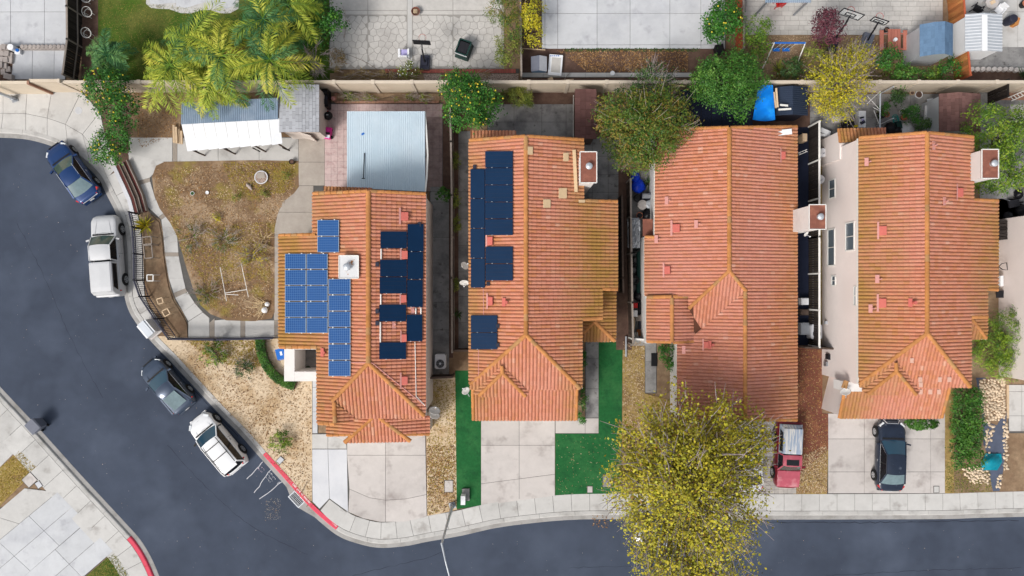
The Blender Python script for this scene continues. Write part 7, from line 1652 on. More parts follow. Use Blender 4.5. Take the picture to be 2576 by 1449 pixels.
# ------------------------------------------------------------------ basketball hoops
def hoop(label, base, board, bw_, az, mat, z=3.0, clear=True, bmat='metal_black', rim='plastic_red', ring_d=None, base_sz=(.7, 1.0, .3)):
    b = P(*base); c = P(*board, z); t = thing('basketball_hoop', label, 'basketball hoop', tuple(b), 'basketball hoops')
    d = Vector((math.cos(az), math.sin(az), 0)); s = Vector((-d.y, d.x, 0))
    part('base', MB().box(b + Vector((0, 0, base_sz[2] / 2)), base_sz, az + math.pi / 2).box(b + Vector((0, 0, base_sz[2] + .05)), (base_sz[0] * .6, base_sz[1] * .5, .1), az + math.pi / 2), mat, t)
    top = c - d * .35 - Vector((0, 0, .25)); part('pole', MB().tube([b + Vector((0, 0, .3)), b.lerp(top, .6), top], [.06, .055, .05], 8), 'metal_black', t); part('arm', MB().bar(top, c - d * .03, .05).bar(top - Vector((0, 0, .25)), c - d * .03 - Vector((0, 0, .2)), .04), 'metal_black', t)
    w, h = bw_ / 2, bw_ * .31
    if clear:
        f = MB()
        for p, q in (((-w, -h), (w, -h)), ((w, -h), (w, h)), ((w, h), (-w, h)), ((-w, h), (-w, -h)), ((-.3, -h * .6), (.3, -h * .6)), ((-.3, -h * .6), (-.3, h * .2)), ((.3, -h * .6), (.3, h * .2)), ((-.3, h * .2), (.3, h * .2))): f.bar(c + s * p[0] + Vector((0, 0, p[1])), c + s * q[0] + Vector((0, 0, q[1])), .05, .05)
        part('backboard_frame', f, bmat, t); part('backboard', MB().box(c, (.012, bw_, h * 2), az), 'board_clear', t)
    else: part('backboard', MB().box(c, (.05, bw_, h * 2), az), bmat, t)
    rc = c + d * .38 - Vector((0, 0, h * .6)); part('rim', ring(rc, .23, .012, 22, 5), rim, t); net = MB()
    for k in range(10):
        a = k * .628; net.bar(rc + Vector((.23 * math.cos(a), .23 * math.sin(a), 0)), rc + Vector((.14 * math.cos(a + .4), .14 * math.sin(a + .4), -.4)), .01)
    part('net', net, 'trim_white', t)
m = bpy.data.materials.new('board_clear'); m.use_nodes = True; MATS['board_clear'] = m; b_ = m.node_tree.nodes['Principled BSDF']; b_.inputs['Base Color'].default_value = (.8, .85, .88, 1); b_.inputs['Alpha'].default_value = .22; b_.inputs['Roughness'].default_value = .1
hoop('basketball hoop with solid black board on the stamped patio', (1070, 160), (1061, 107), 1.1, math.pi / 2 - .05, 'metal_dark', 2.9, False, 'metal_black', 'vent_red', base_sz=(.62, .95, .3)); hoop('large clear basketball hoop beside the purple plum tree', (2090, 112), (2141, 36), 1.35, 1.25, 'metal_dark'); hoop('smaller clear basketball hoop next to the picnic table', (2177, 106), (2212, 53), .95, 1.25, 'plastic_grey', 2.7)
# ------------------------------------------------------------------ objects beyond the wall
t = thing('compost_bin', 'dark green open compost bin on the stamped patio', 'bin', tuple(P(1168, 133))); Rz = Matrix.Rotation(-.35, 4, 'Z'); cb_ = P(1168, 130)
def taper(c, lo, hi, z0, z1, R_): 
    vs = [R_ @ Vector((sx * lo[0] / 2, sy * lo[1] / 2, z0)) + c for sx, sy in ((-1, -1), (1, -1), (1, 1), (-1, 1))] + [R_ @ Vector((sx * hi[0] / 2, sy * hi[1] / 2, z1)) + c for sx, sy in ((-1, -1), (1, -1), (1, 1), (-1, 1))]
    return MB().add(vs, [(0, 1, 5, 4), (1, 2, 6, 5), (2, 3, 7, 6), (3, 0, 4, 7), (3, 2, 1, 0)])
part('body', taper(cb_, (.95, 1.15), (.78, .95), 0, .85, Rz), 'plastic_green', t); part('inside', MB().box(cb_ + Vector((0, 0, .84)), (.62, .72, .01), M=Rz), 'metal_black', t); rimm = MB()  # inside is a flat black plate painting the bin's dark hollow
for a, b in (((-.39, -.47), (.39, -.47)), ((.39, -.47), (.39, .47)), ((.39, .47), (-.39, .47)), ((-.39, .47), (-.39, -.47))): rimm.bar(Rz @ Vector((*a, .86)) + cb_, Rz @ Vector((*b, .86)) + cb_, .09, .05)
part('rim', rimm, 'plastic_green', t); part('front_edge', MB().bar(Rz @ Vector((-.42, -.52, .8)) + cb_, Rz @ Vector((.42, -.52, .8)) + cb_, .06), 'concrete_white', t)
t = thing('garden_chair', 'white armchair with striped purple cushion at the stamped patio edge', 'chair', tuple(P(1019, 142))); c = P(1019, 142)
part('seat', MB().box(c + Vector((0, .05, .4)), (.5, .5, .06)), 'plastic_white', t); part('backrest', MB().box(c + Vector((0, -.28, .65)), (.5, .07, .5)), 'plastic_white', t)
for s in (-1, 1):
    part('armrest', MB().box(c + Vector((s * .31, .02, .6)), (.12, .58, .05)), 'plastic_white', t)
    for yy_ in (-.2, .25): part('leg', MB().bar(c + Vector((s * .28, yy_, 0)), c + Vector((s * .27, yy_, .58)), .05), 'plastic_white', t)
for i in range(5): part('cushion_stripe', MB().box(c + Vector((-.18 + i * .09, .05, .46)), (.075, .5, .06)), 'plastic_purple', t)
t = thing('fire_pit', 'round rusty fire bowl with sticks on the stamped patio', 'fire pit', tuple(P(1047, 33))); c = P(1047, 33); part('bowl', MB().lathe([(.1, .05), (.26, .2), (.3, .32), (.28, .33), (.24, .22), (.02, .12)], c, 20), 'rust', t); part('ash', MB().lathe([(.26, .22), (.01, .23)], c, 18), 'dirt_dark', t)
for i in range(5): part('stick', MB().bar(c + Vector((-.15 + i * .06, -.12, .27)), c + Vector((-.1 + i * .05, .14, .3)), .03), 'wood_pale', t)
single('fallen_branch', 'long dead branch lying on the stamped patio', 'branch', MB().tube([P(866, 95, .03), P(871, 60, .05), P(868, 30, .04), P(862, 14, .04)], [.03, .025, .018, .008], 6).tube([P(871, 60, .05), P(880, 48, .05), P(884, 42, .04)], [.02, .014, .006], 5), 'twig')
# swing set
t = thing('swing_set', 'blue and white swing set on the dry grass', 'swing set', tuple(P(1985, 125))); za = 1.9; a, b = P(1948, 108, za), P(2026, 108, za); part('top_bar', MB().tube([a, b], .06, 8), 'plastic_blue', t)
for e in (a, b):
    for s in (-1, 1): part('leg', MB().tube([e, Vector((e.x + (.1 if e is b else -.1), e.y + s * .85 - .25, 0))], .04, 7), 'trim_white', t)
for x in (.25, .40, .58, .73):
    p = a.lerp(b, x); part('chain', MB().bar(p, p + Vector((0, .05, -1.4)), .018), 'trim_white', t)
for x in (.325, .655): part('swing_seat', MB().box(a.lerp(b, x) + Vector((0, .05, -1.42)), (.48, .22, .05)), 'plastic_blue', t)
t = thing('picnic_table', 'red picnic table with benches beside the blue roofed shed', 'table', tuple(P(2245, 108))); 
for i in range(4): part('plank', MB().prism(R3(2234 + i * 8, 73, 2241.3 + i * 8, 136, .75), .7, .75), 'wood_table', t)
for x0 in (2213, 2272): part('bench', MB().prism(R3(x0, 76, x0 + 10, 126, .45), .4, .45), 'wood_table', t)
for yy_ in (85, 124): part('leg_frame', MB().bar(P(2218, yy_, .4), P(2278, yy_, .4), .08).bar(P(2236, yy_, 0), P(2246, yy_, .7), .08).bar(P(2264, yy_, 0), P(2254, yy_, .7), .08), 'wood_table', t)
single('tin_can', 'white tin on the red picnic table', 'can', MB().lathe([(.12, 0), (.12, .16), (.10, .165), (.01, .165)], P(2250, 101, .76), 14), 'plastic_white')
def pot(label, d, r, h, mat, inside='dirt_dark', z=0., name='flower_pot'):
    c = P(*d) + Vector((0, 0, z)); t = thing(name, label, 'pot', tuple(c)); part('wall', MB().lathe([(r * .7, 0), (r * .95, h * .85), (r, h * .86), (r, h), (r * .86, h), (r * .84, h * .8)], c, 18), mat, t); part('soil', MB().lathe([(r * .86, h * .82), (.01, h * .84)], c, 14), inside, t); return t
pot('black pot on the bench end of the picnic table', (2225, 78), .16, .3, 'plastic_black'); pot('wide white ring planter in the cluttered yard', (2307, 240), .26, .22, 'plastic_white'); pot('small tan pot left of the white ring planter', (2290, 236), .15, .25, 'wood_pale'); pot('white bucket in front of the potted shrub', (2265, 282), .17, .32, 'plastic_white'); pot('terracotta pot in front of the potted shrub', (2270, 297), .22, .25, 'terracotta', 'terracotta'); pot('dark square pot below the small green plant', (2226, 290), .2, .25, 'terracotta')
pot('white ring planter lying in the dry garden', (659, 447), .46, .16, 'concrete_white', 'pebble'); single('stone_slab', 'square tan slab inside the white ring planter', 'slab', MB().box(P(659, 442) + Vector((0, 0, .15)), (.52, .4, .06), .1), 'concrete_tan'); pot('black pot at the top corner of the dry garden', (737, 409), .18, .3, 'plastic_black')
pot('red rimmed white pail on the garden kerb', (1539, 188), .16, .2, 'plastic_white', 'plastic_white', .12); pot('orange ring pot in the passage beside the third house', (1607, 543), .22, .3, 'terracotta', 'metal_black'); pot('black pot holding an orange plant at the top right corner', (2570, 14), .3, .4, 'plastic_black', 'terracotta'); pot('white stone pot with green weed in the dry garden', (486, 487), .14, .12, 'plastic_white', 'leaf_hedge'); pot('round white pot in the dry garden', (523, 485), .12, .12, 'plastic_white', 'plastic_white')
pot('small potted plant on the floor of the entry court', (777, 927), .2, .2, 'plastic_black', 'leaf_hedge'); 
t = thing('round_table', 'octagonal white garden table at the top right', 'table', tuple(P(2478, 16))); c = P(2478, 16); part('top', MB().lathe([(.01, .72), (.44, .72), (.46, .70), (.46, .66)], c, 8), 'concrete_warm', t); part('tray', MB().box(c + Vector((0, -.03, .75)), (.3, .22, .05), .5), 'wood_pale', t)
for k in range(4): part('leg', MB().bar(c + Vector((.3 * math.cos(k * 1.57 + .8), .3 * math.sin(k * 1.57 + .8), 0)), c + Vector((.2 * math.cos(k * 1.57 + .8), .2 * math.sin(k * 1.57 + .8), .68)), .05), 'concrete_warm', t)
def lawnchair(label, d, rz, mat):
    t = thing('garden_chair', label, 'chair', (0, 0, 0)); part('seat', MB().box((0, 0, .4), (.48, .46, .04)), mat, t); part('backrest', MB().box((0, -.25, .66), (.46, .05, .5)), mat, t)
    for sx in (-1, 1):
        part('armrest', MB().box((sx * .26, 0, .6), (.06, .5, .04)), mat, t)
        for sy in (-1, 1): part('leg', MB().bar((sx * .24, sy * .2, 0), (sx * .24, sy * .2, .6), .04), mat, t)
    t.location = P(*d); t.rotation_euler = (0, 0, rz)
lawnchair('white plastic chair behind the white metal shed', (2502, 32), 2.4, 'plastic_white'); lawnchair('dark garden chair beside the octagonal table', (2448, 28), -.5, 'metal_black'); lawnchair('red chair under the blue grey canopy', (1955, 14), .2, 'plastic_red')
single('water_barrel', 'dark blue barrel beside the white metal shed', 'barrel', MB().lathe([(.26, 0), (.30, .2), (.30, .55), (.27, .75), (.2, .78), (.01, .78)], P(2530, 57), 18), 'metal_dark'); single('orange_box', 'orange box leaning beside the dark blue barrel', 'box', MB().box(P(2546, 60) + Vector((0, 0, .25)), (.25, .5, .5), -.3), 'wood_orange')
t = thing('dog_house', 'small blue grey dog house in the dark yard', 'dog house', tuple(P(1355, 160))); a = R3(1336, 140, 1376, 178, .9); part('wall', MB().prism(R3(1338, 142, 1374, 176, .7), 0, .7), 'shingle_blue', t); x0, x1, xm, y0, y1 = a[0][0], a[1][0], P2(1357, 0, .95)[0], a[0][1], a[2][1]
part('roof', MB().add([(x0, y0, .7), (x0, y1, .7), (xm, y1, .98), (xm, y0, .98)], [(0, 3, 2, 1)]), 'plastic_grey', t); part('roof', MB().add([(xm, y0, .98), (xm, y1, .98), (x1, y1, .7), (x1, y0, .7)], [(0, 3, 2, 1)]), 'shingle_grey', t)
t = thing('sign_board', 'white framed printed board lying on the garden kerb', 'board', tuple(P(1396, 164))); rz = -.08; c = P(1397, 164, .3); part('board', MB().box(c, (.92, 1.4, .05), rz), 'plastic_white', t); part('printed_panel', MB().box(c + Vector((.04, .0, .028)), (.62, 1.0, .004), rz), 'stamped', t)
for i in range(5): part('blue_mark', MB().box(c + Vector((-.30 + i * .13, .62, .029)), (.08, .07, .004), rz), 'plastic_blue', t)
for i, (d, lb) in enumerate((((1385, 202), 'small cardboard box below the garden kerb'), ((1677, 201), 'tan box beside the white crossed laths'))): single('cardboard_box', lb, 'box', MB().box(P(*d) + Vector((0, 0, .12)), (.32, .26, .24), .3), 'wood_pale')
for i, (p, q, lb) in enumerate((((1400, 204), (1443, 200), 'pale lath lying below the garden kerb'), ((1411, 210), (1433, 184), 'thin dark stick crossing the pale lath'), ((1635, 180), (1668, 156), 'bamboo stick leaning in the brown grass'), ((1660, 208), (1722, 218), 'white lath lying on top of the long wall'), ((1682, 221), (1720, 215), 'second white lath crossing on the long wall'), ((1314, 122), (1372, 126), 'pale board beside the concrete patio corner'), ((1797, 124), (1798, 152), 'white post by the black bin'))):
    z = 2.2 if i in (3, 4) else .15; single('loose_stick', lb, 'stick', MB().bar(P(*p, z), P(*q, z + .05), .06 if i != 1 else .03), 'wood_pale' if i not in (1, 6) else 'wood_grey')
t = thing('folding_table', 'small blue topped folding table under the shaggy tree', 'table', tuple(P(1670, 240))); part('top', MB().prism(R3(1664, 230, 1683, 250, .7), .66, .7), 'sheet_steel', t); part('frame', MB().bar(P(1683, 228, .72), P(1683, 251, .72), .04).bar(P(1664, 251, .72), P(1683, 251, .72), .04), 'trim_white', t)
# wire chairs and bits by the dark fence
for i, (d, lb) in enumerate((((231, 38), 'white wire hoop chair in the upper planting strip'), ((229, 90), 'white wire hoop chair in the lower planting strip'), ((228, 2), 'white wire hoop chair at the top frame edge'))):
    t = thing('wire_chair', lb, 'chair', tuple(P(*d)), 'wire chairs'); c = P(*d); part('back_hoop', ring(c + Vector((0, 0, .55)), .33, .02, 18, 5, Matrix.Rotation(.3, 4, 'X')), 'trim_white', t); part('seat_hoop', ring(c + Vector((0, 0, .38)), .26, .02, 18, 5), 'trim_white', t)
    for k in range(4): part('leg', MB().bar(c + Vector((.22 * math.cos(k * 1.57), .22 * math.sin(k * 1.57), 0)), c + Vector((.26 * math.cos(k * 1.57), .26 * math.sin(k * 1.57), .5)), .025), 'trim_white', t)
t = thing('patio_drum', 'round white drum and white box with blue cap on the grey patio', 'drum', tuple(P(40, 125))); part('drum', MB().lathe([(.2, 0), (.2, .5), (.21, .52), (.01, .53)], P(40, 125), 20), 'plastic_white', t); part('box', MB().box(P(50, 132) + Vector((0, 0, .12)), (.36, .36, .24)), 'plastic_white', t); part('cap', MB().lathe([(.11, .24), (.11, .3), (.01, .31)], P(51, 130), 14), 'plastic_blue', t)
# ------------------------------------------------------------------ barbecue corner by the grey shed
t = thing('gas_grill', 'black covered gas grill below the long wall', 'grill', tuple(P(823, 240))); c = P(823, 241); part('cart', MB().box(c + Vector((0, 0, .4)), (.55, .62, .8)), 'metal_black', t); part('hood', MB().tube([c + Vector((-.3, 0, .88)), c + Vector((.3, 0, .88))], .2, 12), 'plastic_black', t); part('side_shelf', MB().box(c + Vector((0, -.45, .8)), (.5, .28, .04)), 'metal_dark', t)
t = thing('gas_grill', 'second black grill beside the shed wall', 'grill', tuple(P(822, 266))); c = P(822, 266); part('body', MB().box(c + Vector((0, 0, .4)), (.62, .55, .8)), 'plastic_black', t); part('lid', MB().box(c + Vector((0, .05, .86)), (.6, .36, .12)), 'metal_black', t); part('dial', MB().lathe([(.09, 0), (.08, .05), (.01, .05)], c + Vector((-.15, -.05, .92)), 12), 'galv', t)
t = thing('kettle_grill', 'round black kettle barbecue beside the pink toy car', 'grill', tuple(P(833, 298))); c = P(833, 298); part('bowl', MB().lathe([(.02, .45), (.2, .5), (.29, .68), (.29, .74), (.24, .86), (.1, .94), (.01, .95)], c, 20), 'plastic_black', t, True); part('handle', MB().box(c + Vector((0, 0, .97)), (.14, .04, .04)), 'galv', t)
for k in range(3): part('leg', MB().bar(c + Vector((.28 * math.cos(k * 2.1), .28 * math.sin(k * 2.1), 0)), c + Vector((.15 * math.cos(k * 2.1), .15 * math.sin(k * 2.1), .5)), .03), 'metal_grey', t)
t = thing('toy_car', 'pink toy car beside the open shed door', 'toy car', tuple(P(828, 338))); c = P(828, 337); Rz = Matrix.Rotation(-.15, 4, 'Z'); part('body', taper(c, (.46, .8), (.42, .72), .1, .42, Rz).box(c + Vector((0, 0, .41)), (.42, .72, .03), M=Rz), 'plastic_pink', t); part('seat', MB().lathe([(.17, .43), (.16, .5), (.01, .52)], c + Vector((.02, .17, 0)), 14), 'plastic_pink', t); part('windshield', MB().box(c + Vector((0, -.06, .47)), (.36, .1, .1), M=Rz), 'metal_black', t); part('front_panel', MB().box(c + Vector((-.02, -.26, .44)), (.36, .2, .03), M=Rz), 'plastic_white', t); part('grille', MB().box(c + Vector((-.03, -.32, .46)), (.28, .04, .02), M=Rz), 'plastic_purple', t)
for sx in (-1, 1):
    for sy in (-1, 1): part('wheel', MB().lathe([(.01, -.04), (.11, -.04), (.11, .04), (.01, .04)], c + Vector((sx * .22, sy * .25, .11)), 12, Matrix.Rotation(math.pi / 2, 4, 'Y')), 'tyre', t)
single('toy_scooter', 'red toy scooter beside the kettle barbecue', 'toy', MB().box(P(824, 288) + Vector((0, 0, .15)), (.35, .3, .12), .5).bar(P(822, 284, .2), P(830, 290, .5), .04), 'plastic_red'); single('gas_bottle', 'pale round gas bottle at the end of the planter', 'gas bottle', MB().lathe([(.13, 0), (.15, .08), (.15, .3), (.08, .4), (.01, .42)], P(841, 250), 14), 'vent_pink')
# ------------------------------------------------------------------ dry garden oddments
def frame(label, c, w, h, z, rz, mat='wood_pale', name='plant_cage'):
    t = thing(name, label, 'frame', tuple(P(*c)), 'open frames along the metal fence'); cc = P(*c, z); R_ = Matrix.Rotation(rz, 4, 'Z'); k = [Vector((sx * L(w) / 2, sy * L(h) / 2, 0)) for sx, sy in ((-1, -1), (1, -1), (1, 1), (-1, 1))]
    for i in range(4): part('rail', MB().bar(R_ @ k[i] + cc, R_ @ k[(i + 1) % 4] + cc, .06), mat, t); part('leg', MB().bar(R_ @ k[i] + cc, R_ @ k[i] + Vector((cc.x, cc.y, 0)), .035), mat, t)
frame('upper grey open frame along the metal fence', (370, 605), 22, 18, .9, .1, 'wood_grey'); frame('middle grey open frame along the metal fence', (373, 633), 20, 32, .9, .1, 'wood_grey'); frame('small cream square frame along the metal fence', (378, 699), 15, 15, .9, 0, 'trim_white'); frame('tilted cream square frame near the fence bend', (403, 757), 13, 13, .9, .3, 'wood_pale'); frame('lowest tilted square frame by the fence bend', (418, 786), 15, 15, .9, .5, 'wood_pale')
t = thing('pipe_frame', 'white plastic pipe frame lying in the dry garden', 'pipes', tuple(P(590, 715))); 
for p, q in (((554, 672), (570, 757)), ((607, 662), (625, 747)), ((567, 737), (622, 728)), ((567, 740), (600, 742))): part('pipe', MB().tube([P(*p, .3), P(*q, .25)], .022, 6), 'trim_white', t)
t = thing('pruned_branches', 'heap of pale pruned branches with white bags by the path', 'branches', tuple(P(655, 768)))
for i in range(26):
    a = rng.uniform(2.2, 4.6); l = rng.uniform(.6, 1.3); s = P(668 + rng.uniform(-8, 8), 768 + rng.uniform(-12, 12), .15); part('branch', MB().tube([s, s + Vector((math.cos(a) * l * .5, math.sin(a) * l * .5 + rng.uniform(-.1, .1), .12)), s + Vector((math.cos(a) * l, math.sin(a) * l, .03))], [.022, .016, .007], 5), 'straw', t)
for d, r in (((668, 780), .22), ((674, 765), .17)): part('bag', MB().lathe([(r * .6, 0), (r, r * .6), (r * .8, r * 1.3), (.02, r * 1.5)], P(*d), 11), 'plastic_white', t, True)
t = thing('dead_branches', 'tangle of bleached dead twigs near the tan path', 'branches', tuple(P(660, 605)))
for i in range(20):
    a = rng.uniform(0, 6.28); s = P(662 + rng.uniform(-12, 12), 608 + rng.uniform(-14, 14), .1); l = rng.uniform(.4, 1.0); part('branch', MB().tube([s, s + Vector((math.cos(a) * l * .5, math.sin(a) * l * .5, .15)), s + Vector((math.cos(a) * l, math.sin(a) * l, .05))], [.018, .012, .005], 5), 'straw', t)
single('bleached_stump', 'bleached driftwood stump near the white ring planter', 'stump', MB().tube([P(622, 464, .05), P(628, 470, .15), P(634, 478, .08)], [.10, .13, .04], 7).tube([P(620, 468, .1), P(632, 464, .12)], [.06, .02], 6), 'twig')
t = thing('lumber_stack', 'stack of pale boards beside the white carport roof', 'lumber', tuple(P(446, 345)))
for i, x in enumerate((438, 444, 450, 457)): part('board', MB().box(P(x, 337 + i * 3, .2 + .1 * (i % 2)) , (.14, 1.2 - .1 * i, .09), .03), 'wood_pale', t)
# ------------------------------------------------------------------ cluttered passage beside the third house
def sack(label, d, r, h, mat, name='sack', n=12, sx=1., sy=1.):
    c = P(*d); m = MB(); rows = []
    for k in range(7):
        f = k / 6; rr = r * math.sin(math.pi * (.16 + .80 * f)) ** .7; rows.append([c + Vector((rr * sx * (1 + .16 * math.sin(3 * a + k)) * math.cos(a), rr * sy * (1 + .16 * math.cos(2 * a + k)) * math.sin(a), h * f)) for a in [2 * math.pi * i / n for i in range(n)]])
    m.grid(rows, close=True); m.poly(rows[-1]); return single(name, label, name.replace('_', ' '), m, mat, smooth=True)
sack('upper dark blue sack under the rust tipped tree', (1597, 447), .32, .55, 'tarp_dark', sy=1.2); sack('lower large blue sack in the cluttered passage', (1604, 469), .46, .5, 'tarp_dark', sx=1.1)
sack('black rubbish sack beside the orange ring pot', (1628, 541), .4, .5, 'bag_black'); sack('black sack at the lower end of the green hose', (1612, 742), .42, .4, 'bag_black', sx=1.4)
t = thing('clear_wrap_bundle', 'clear plastic wrapped bundle in the cluttered passage', 'bundle', tuple(P(1593, 585))); part('bundle', MB().box(P(1593, 570, .3), (.75, 1.1, .6), .05), 'metal_grey', t); part('wrap', MB().grid([[P(1579 + 4.5 * i, 552 + 9 * j, .62 + .1 * math.sin(i * 2.3 + j) * math.cos(j * 1.7)) for i in range(8)] for j in range(9)][::-1]), 'glass_wrap' if 'glass_wrap' in MATS else 'galv', t)
for i, (d, r, lb) in enumerate((((1613, 517), .33, 'pale round lid on the passage clutter'), ((1630, 516), .28, 'white round pot lid beside the side ledge'), ((1600, 500), .25, 'round black tray in the passage'))): single('pot_lid', lb, 'lid', MB().lathe([(.01, .50), (r * .6, .5), (r * .9, .47), (r, .45), (r, .3)], P(*d), 20), ['concrete_warm', 'galv', 'plastic_black'][i])
t = thing('small_grill', 'small silver lidded grill in the passage', 'grill', tuple(P(1622, 496))); c = P(1622, 496); part('body', MB().box(c + Vector((0, 0, .35)), (.62, .42, .5)), 'metal_dark', t); part('lid', MB().tube([c + Vector((-.3, 0, .62)), c + Vector((.3, 0, .62))], .18, 10), 'metal_grey', t)
me_t = mesh_of('tyre', MB().lathe([(.18, 0), (.30, 0), (.33, .05), (.33, .15), (.30, .2), (.18, .2), (.18, 0)], (0, 0, 0), 18), 'tyre')
for i, (d, z) in enumerate((((1596, 625), 0), ((1596, 625), .2), ((1600, 655), 0), ((1594, 680), 0), ((1595, 705), 0), ((1594, 705), .2))):
    o = link(bpy.data.objects.new('spare_tyre', me_t)); o.location = P(*d) + Vector((0, 0, z)); tag(o, ['bottom tyre of the upper stack beside the green hose', 'top tyre of the upper stack beside the green hose', 'single tyre just below the upper stack', 'single tyre in the middle of the dark passage', 'bottom tyre of the lower stack in the passage', 'top tyre of the lower stack in the passage'][i], 'tyre', 'tyres in the passage')
single('hose_strip', 'long dark green rolled mat along the third house wall', 'mat', MB().tube([P(1607, 610, .2), P(1607, 680, .2), P(1606, 745, .2)], .16, 9), 'plastic_green')
single('surfboard', 'tan surfboard leaning at the lower end of the passage', 'surfboard', MB().add([P(1592 + w, y, .62) for y, w in ((797, -2), (800, -5), (815, -5.5), (828, -4), (834, 0), (828, 4), (815, 5.5), (800, 5), (797, 2))] + [P(1592 + w, y, .55) for y, w in ((797, -2), (800, -5), (815, -5.5), (828, -4), (834, 0), (828, 4), (815, 5.5), (800, 5), (797, 2))], [tuple(range(8, -1, -1))] + [(i, (i + 1) % 9, 9 + (i + 1) % 9, 9 + i) for i in range(9)]), 'wood_pale')
for i, (d, sz, mt, lb) in enumerate((((1594, 788), (.3, .4, .5), 'plastic_white', 'white box above the tan surfboard'), ((1594, 768), (.35, .3, .4), 'plastic_red', 'red crate in the storage corner'), ((1604, 800), (.4, .35, .4), 'wood_grey', 'brown carton beside the tan surfboard'), ((1616, 775), (.6, .8, .4), 'bag_black', 'large black box in the storage corner'), ((1616, 815), (.55, .6, .35), 'metal_dark', 'dark crate below the large black box'), ((1617, 845), (.3, .5, .3), 'sheet_white', 'pale blue tub at the bottom of the storage corner'), ((1605, 836), (.25, .4, .3), 'wood_orange', 'orange tool box at the bottom of the storage corner'))): 
    t = thing('storage_box', lb, 'box', tuple(P(*d))); part('body', MB().box(P(*d) + Vector((0, 0, sz[2] / 2)), sz, rng.uniform(-.15, .15)), mt, t); part('lid', MB().box(P(*d) + Vector((0, 0, sz[2] + .015)), (sz[0] + .03, sz[1] + .03, .03), 0), mt, t)
t = thing('folded_racks', 'white slatted rack lying in front of the tan surfboard', 'rack', tuple(P(1594, 843)))
for i in range(5): part('slat', MB().bar(P(1586 + i * 4.2, 836, .4), P(1588 + i * 4.2, 849, .35), .05), 'trim_white', t)
# alley between the third and fourth house
def tub(label, d, r, h, top, side='concrete_white', name='round_tank'):
    t = thing(name, label, 'tank', tuple(P(*d)), 'round tanks in the alley'); part('side', MB().lathe([(r, 0), (r, h)], P(*d), 20), side, t); part('top', MB().lathe([(r * 1.03, h - .03), (r * 1.03, h), (.01, h + .02)], P(*d), 20), top, t); part('valve', MB().box(P(*d) + Vector((.06, -.05, h + .04)), (.12, .06, .04), .6), 'metal_grey', t)
tub('upper white round tank beside the pink wall', (2058, 389), .29, .7, 'concrete_white'); tub('lower white round tank with blue grey side beside the pink wall', (2050, 456), .29, .8, 'concrete_white', 'sheet_steel')
for i, (d, sz, mt, lb) in enumerate((((2017, 758), (.5, .45, .5), 'plastic_white', 'white carton in the dark alley'), ((2018, 785), (.55, .4, .4), 'wood_dark', 'brown crate in the dark alley'), ((2017, 826), (.55, .8, .5), 'metal_grey', 'grey cabinet in the dark alley'), ((2012, 352), (.3, .5, .8), 'wood_pale', 'pale timber box at the head of the alley'))):
    t = thing('storage_box', lb, 'box', tuple(P(*d))); part('body', MB().box(P(*d) + Vector((0, 0, sz[2] / 2)), sz, 0), mt, t); part('lid', MB().box(P(*d) + Vector((0, 0, sz[2] + .015)), (sz[0] * .8, sz[1] * .8, .03), 0), mt, t)
single('drying_rack', 'white wire drying rack at the top of the alley', 'rack', MB().bar(P(2008, 385, 1.3), P(2030, 376, 1.3), .03).bar(P(2009, 390, 1.3), P(2031, 381, 1.3), .03).bar(P(2012, 384, 1.3), P(2013, 389, 1.3), .02).bar(P(2026, 378, 1.3), P(2027, 383, 1.3), .02).bar(P(2010, 387, 0), P(2010, 387, 1.3), .03).bar(P(2029, 380, 0), P(2029, 380, 1.3), .03), 'trim_white')
# ------------------------------------------------------------------ yard behind the fourth house
t = thing('clothes_line', 'grey metal clothes line frame over the cluttered yard', 'clothes line', tuple(P(2205, 315))); part('beam', MB().tube([P(2214, 230, 2), P(2213, 322, 2)], .045, 8), 'galv', t)
for d in ((2206, 240), (2206, 316)): part('post', MB().tube([P(*d), P(d[0] + 0, d[1], 0) + Vector((0, 0, 2))], .045, 8), 'galv', t)
for p, q in (((2213, 231), (2180, 262)), ((2182, 242), (2213, 276)), ((2196, 270), (2213, 279)), ((2198, 278), (2211, 312))): part('wire', MB().tube([P(*p, 1.98), P(*q, 1.96)], .014, 5), 'trim_white', t)
t = thing('storage_tray', 'pale blue tray heaped with oddments in the cluttered yard', 'tray', tuple(P(2168, 300))); part('tray', MB().prism(R3(2160, 279, 2178, 320, .5), .05, .5), 'sheet_white', t); part('oddments', MB().box(P(2168, 296, .55), (.25, .1, .08), .2).box(P(2170, 308, .55), (.3, .2, .08), .5), 'metal_dark', t); part('oddments', MB().box(P(2171, 303, .56), (.14, .2, .06), .4), 'plastic_purple', t)
for i, (d, sz, mt, lb) in enumerate((((2126, 316), (.7, .4, .5), 'plastic_black', 'black tub under the yellow tree'), ((2150, 320), (.55, .12, .4), 'plastic_yellow', 'yellow plank toy beside the black tub'), ((2100, 303), (.48, .42, .3), 'concrete_warm', 'grey block under the yellow tree'), ((2212, 291), (.3, .45, .3), 'plastic_black', 'black planter trough by the clothes line'))): single('yard_box', lb, 'box', MB().box(P(*d) + Vector((0, 0, sz[2] / 2)), sz, rng.uniform(-.1, .1)), mt)
single('sun_lounger', 'white folded sun lounger beside the pink wall top', 'lounger', MB().add([P(2050, 333, .3), P(2092, 340, .3), P(2090, 344, .3), P(2056, 342, .3)], [(3, 2, 1, 0)]).bar(P(2064, 326, .5), P(2088, 336, .35), .3, .04).bar(P(2050, 335, .15), P(2090, 342, .15), .05), 'plastic_white'); sack('black sack between the hose and the fourth house roof', (2234, 325), .38, .6, 'bag_black'); sack('smaller black sack beside the green and white sacks', (2251, 330), .3, .5, 'bag_black', sx=1.2); sack('white and green feed sack at the fourth house roof edge', (2276, 326), .4, .4, 'concrete_white', sx=1.3)
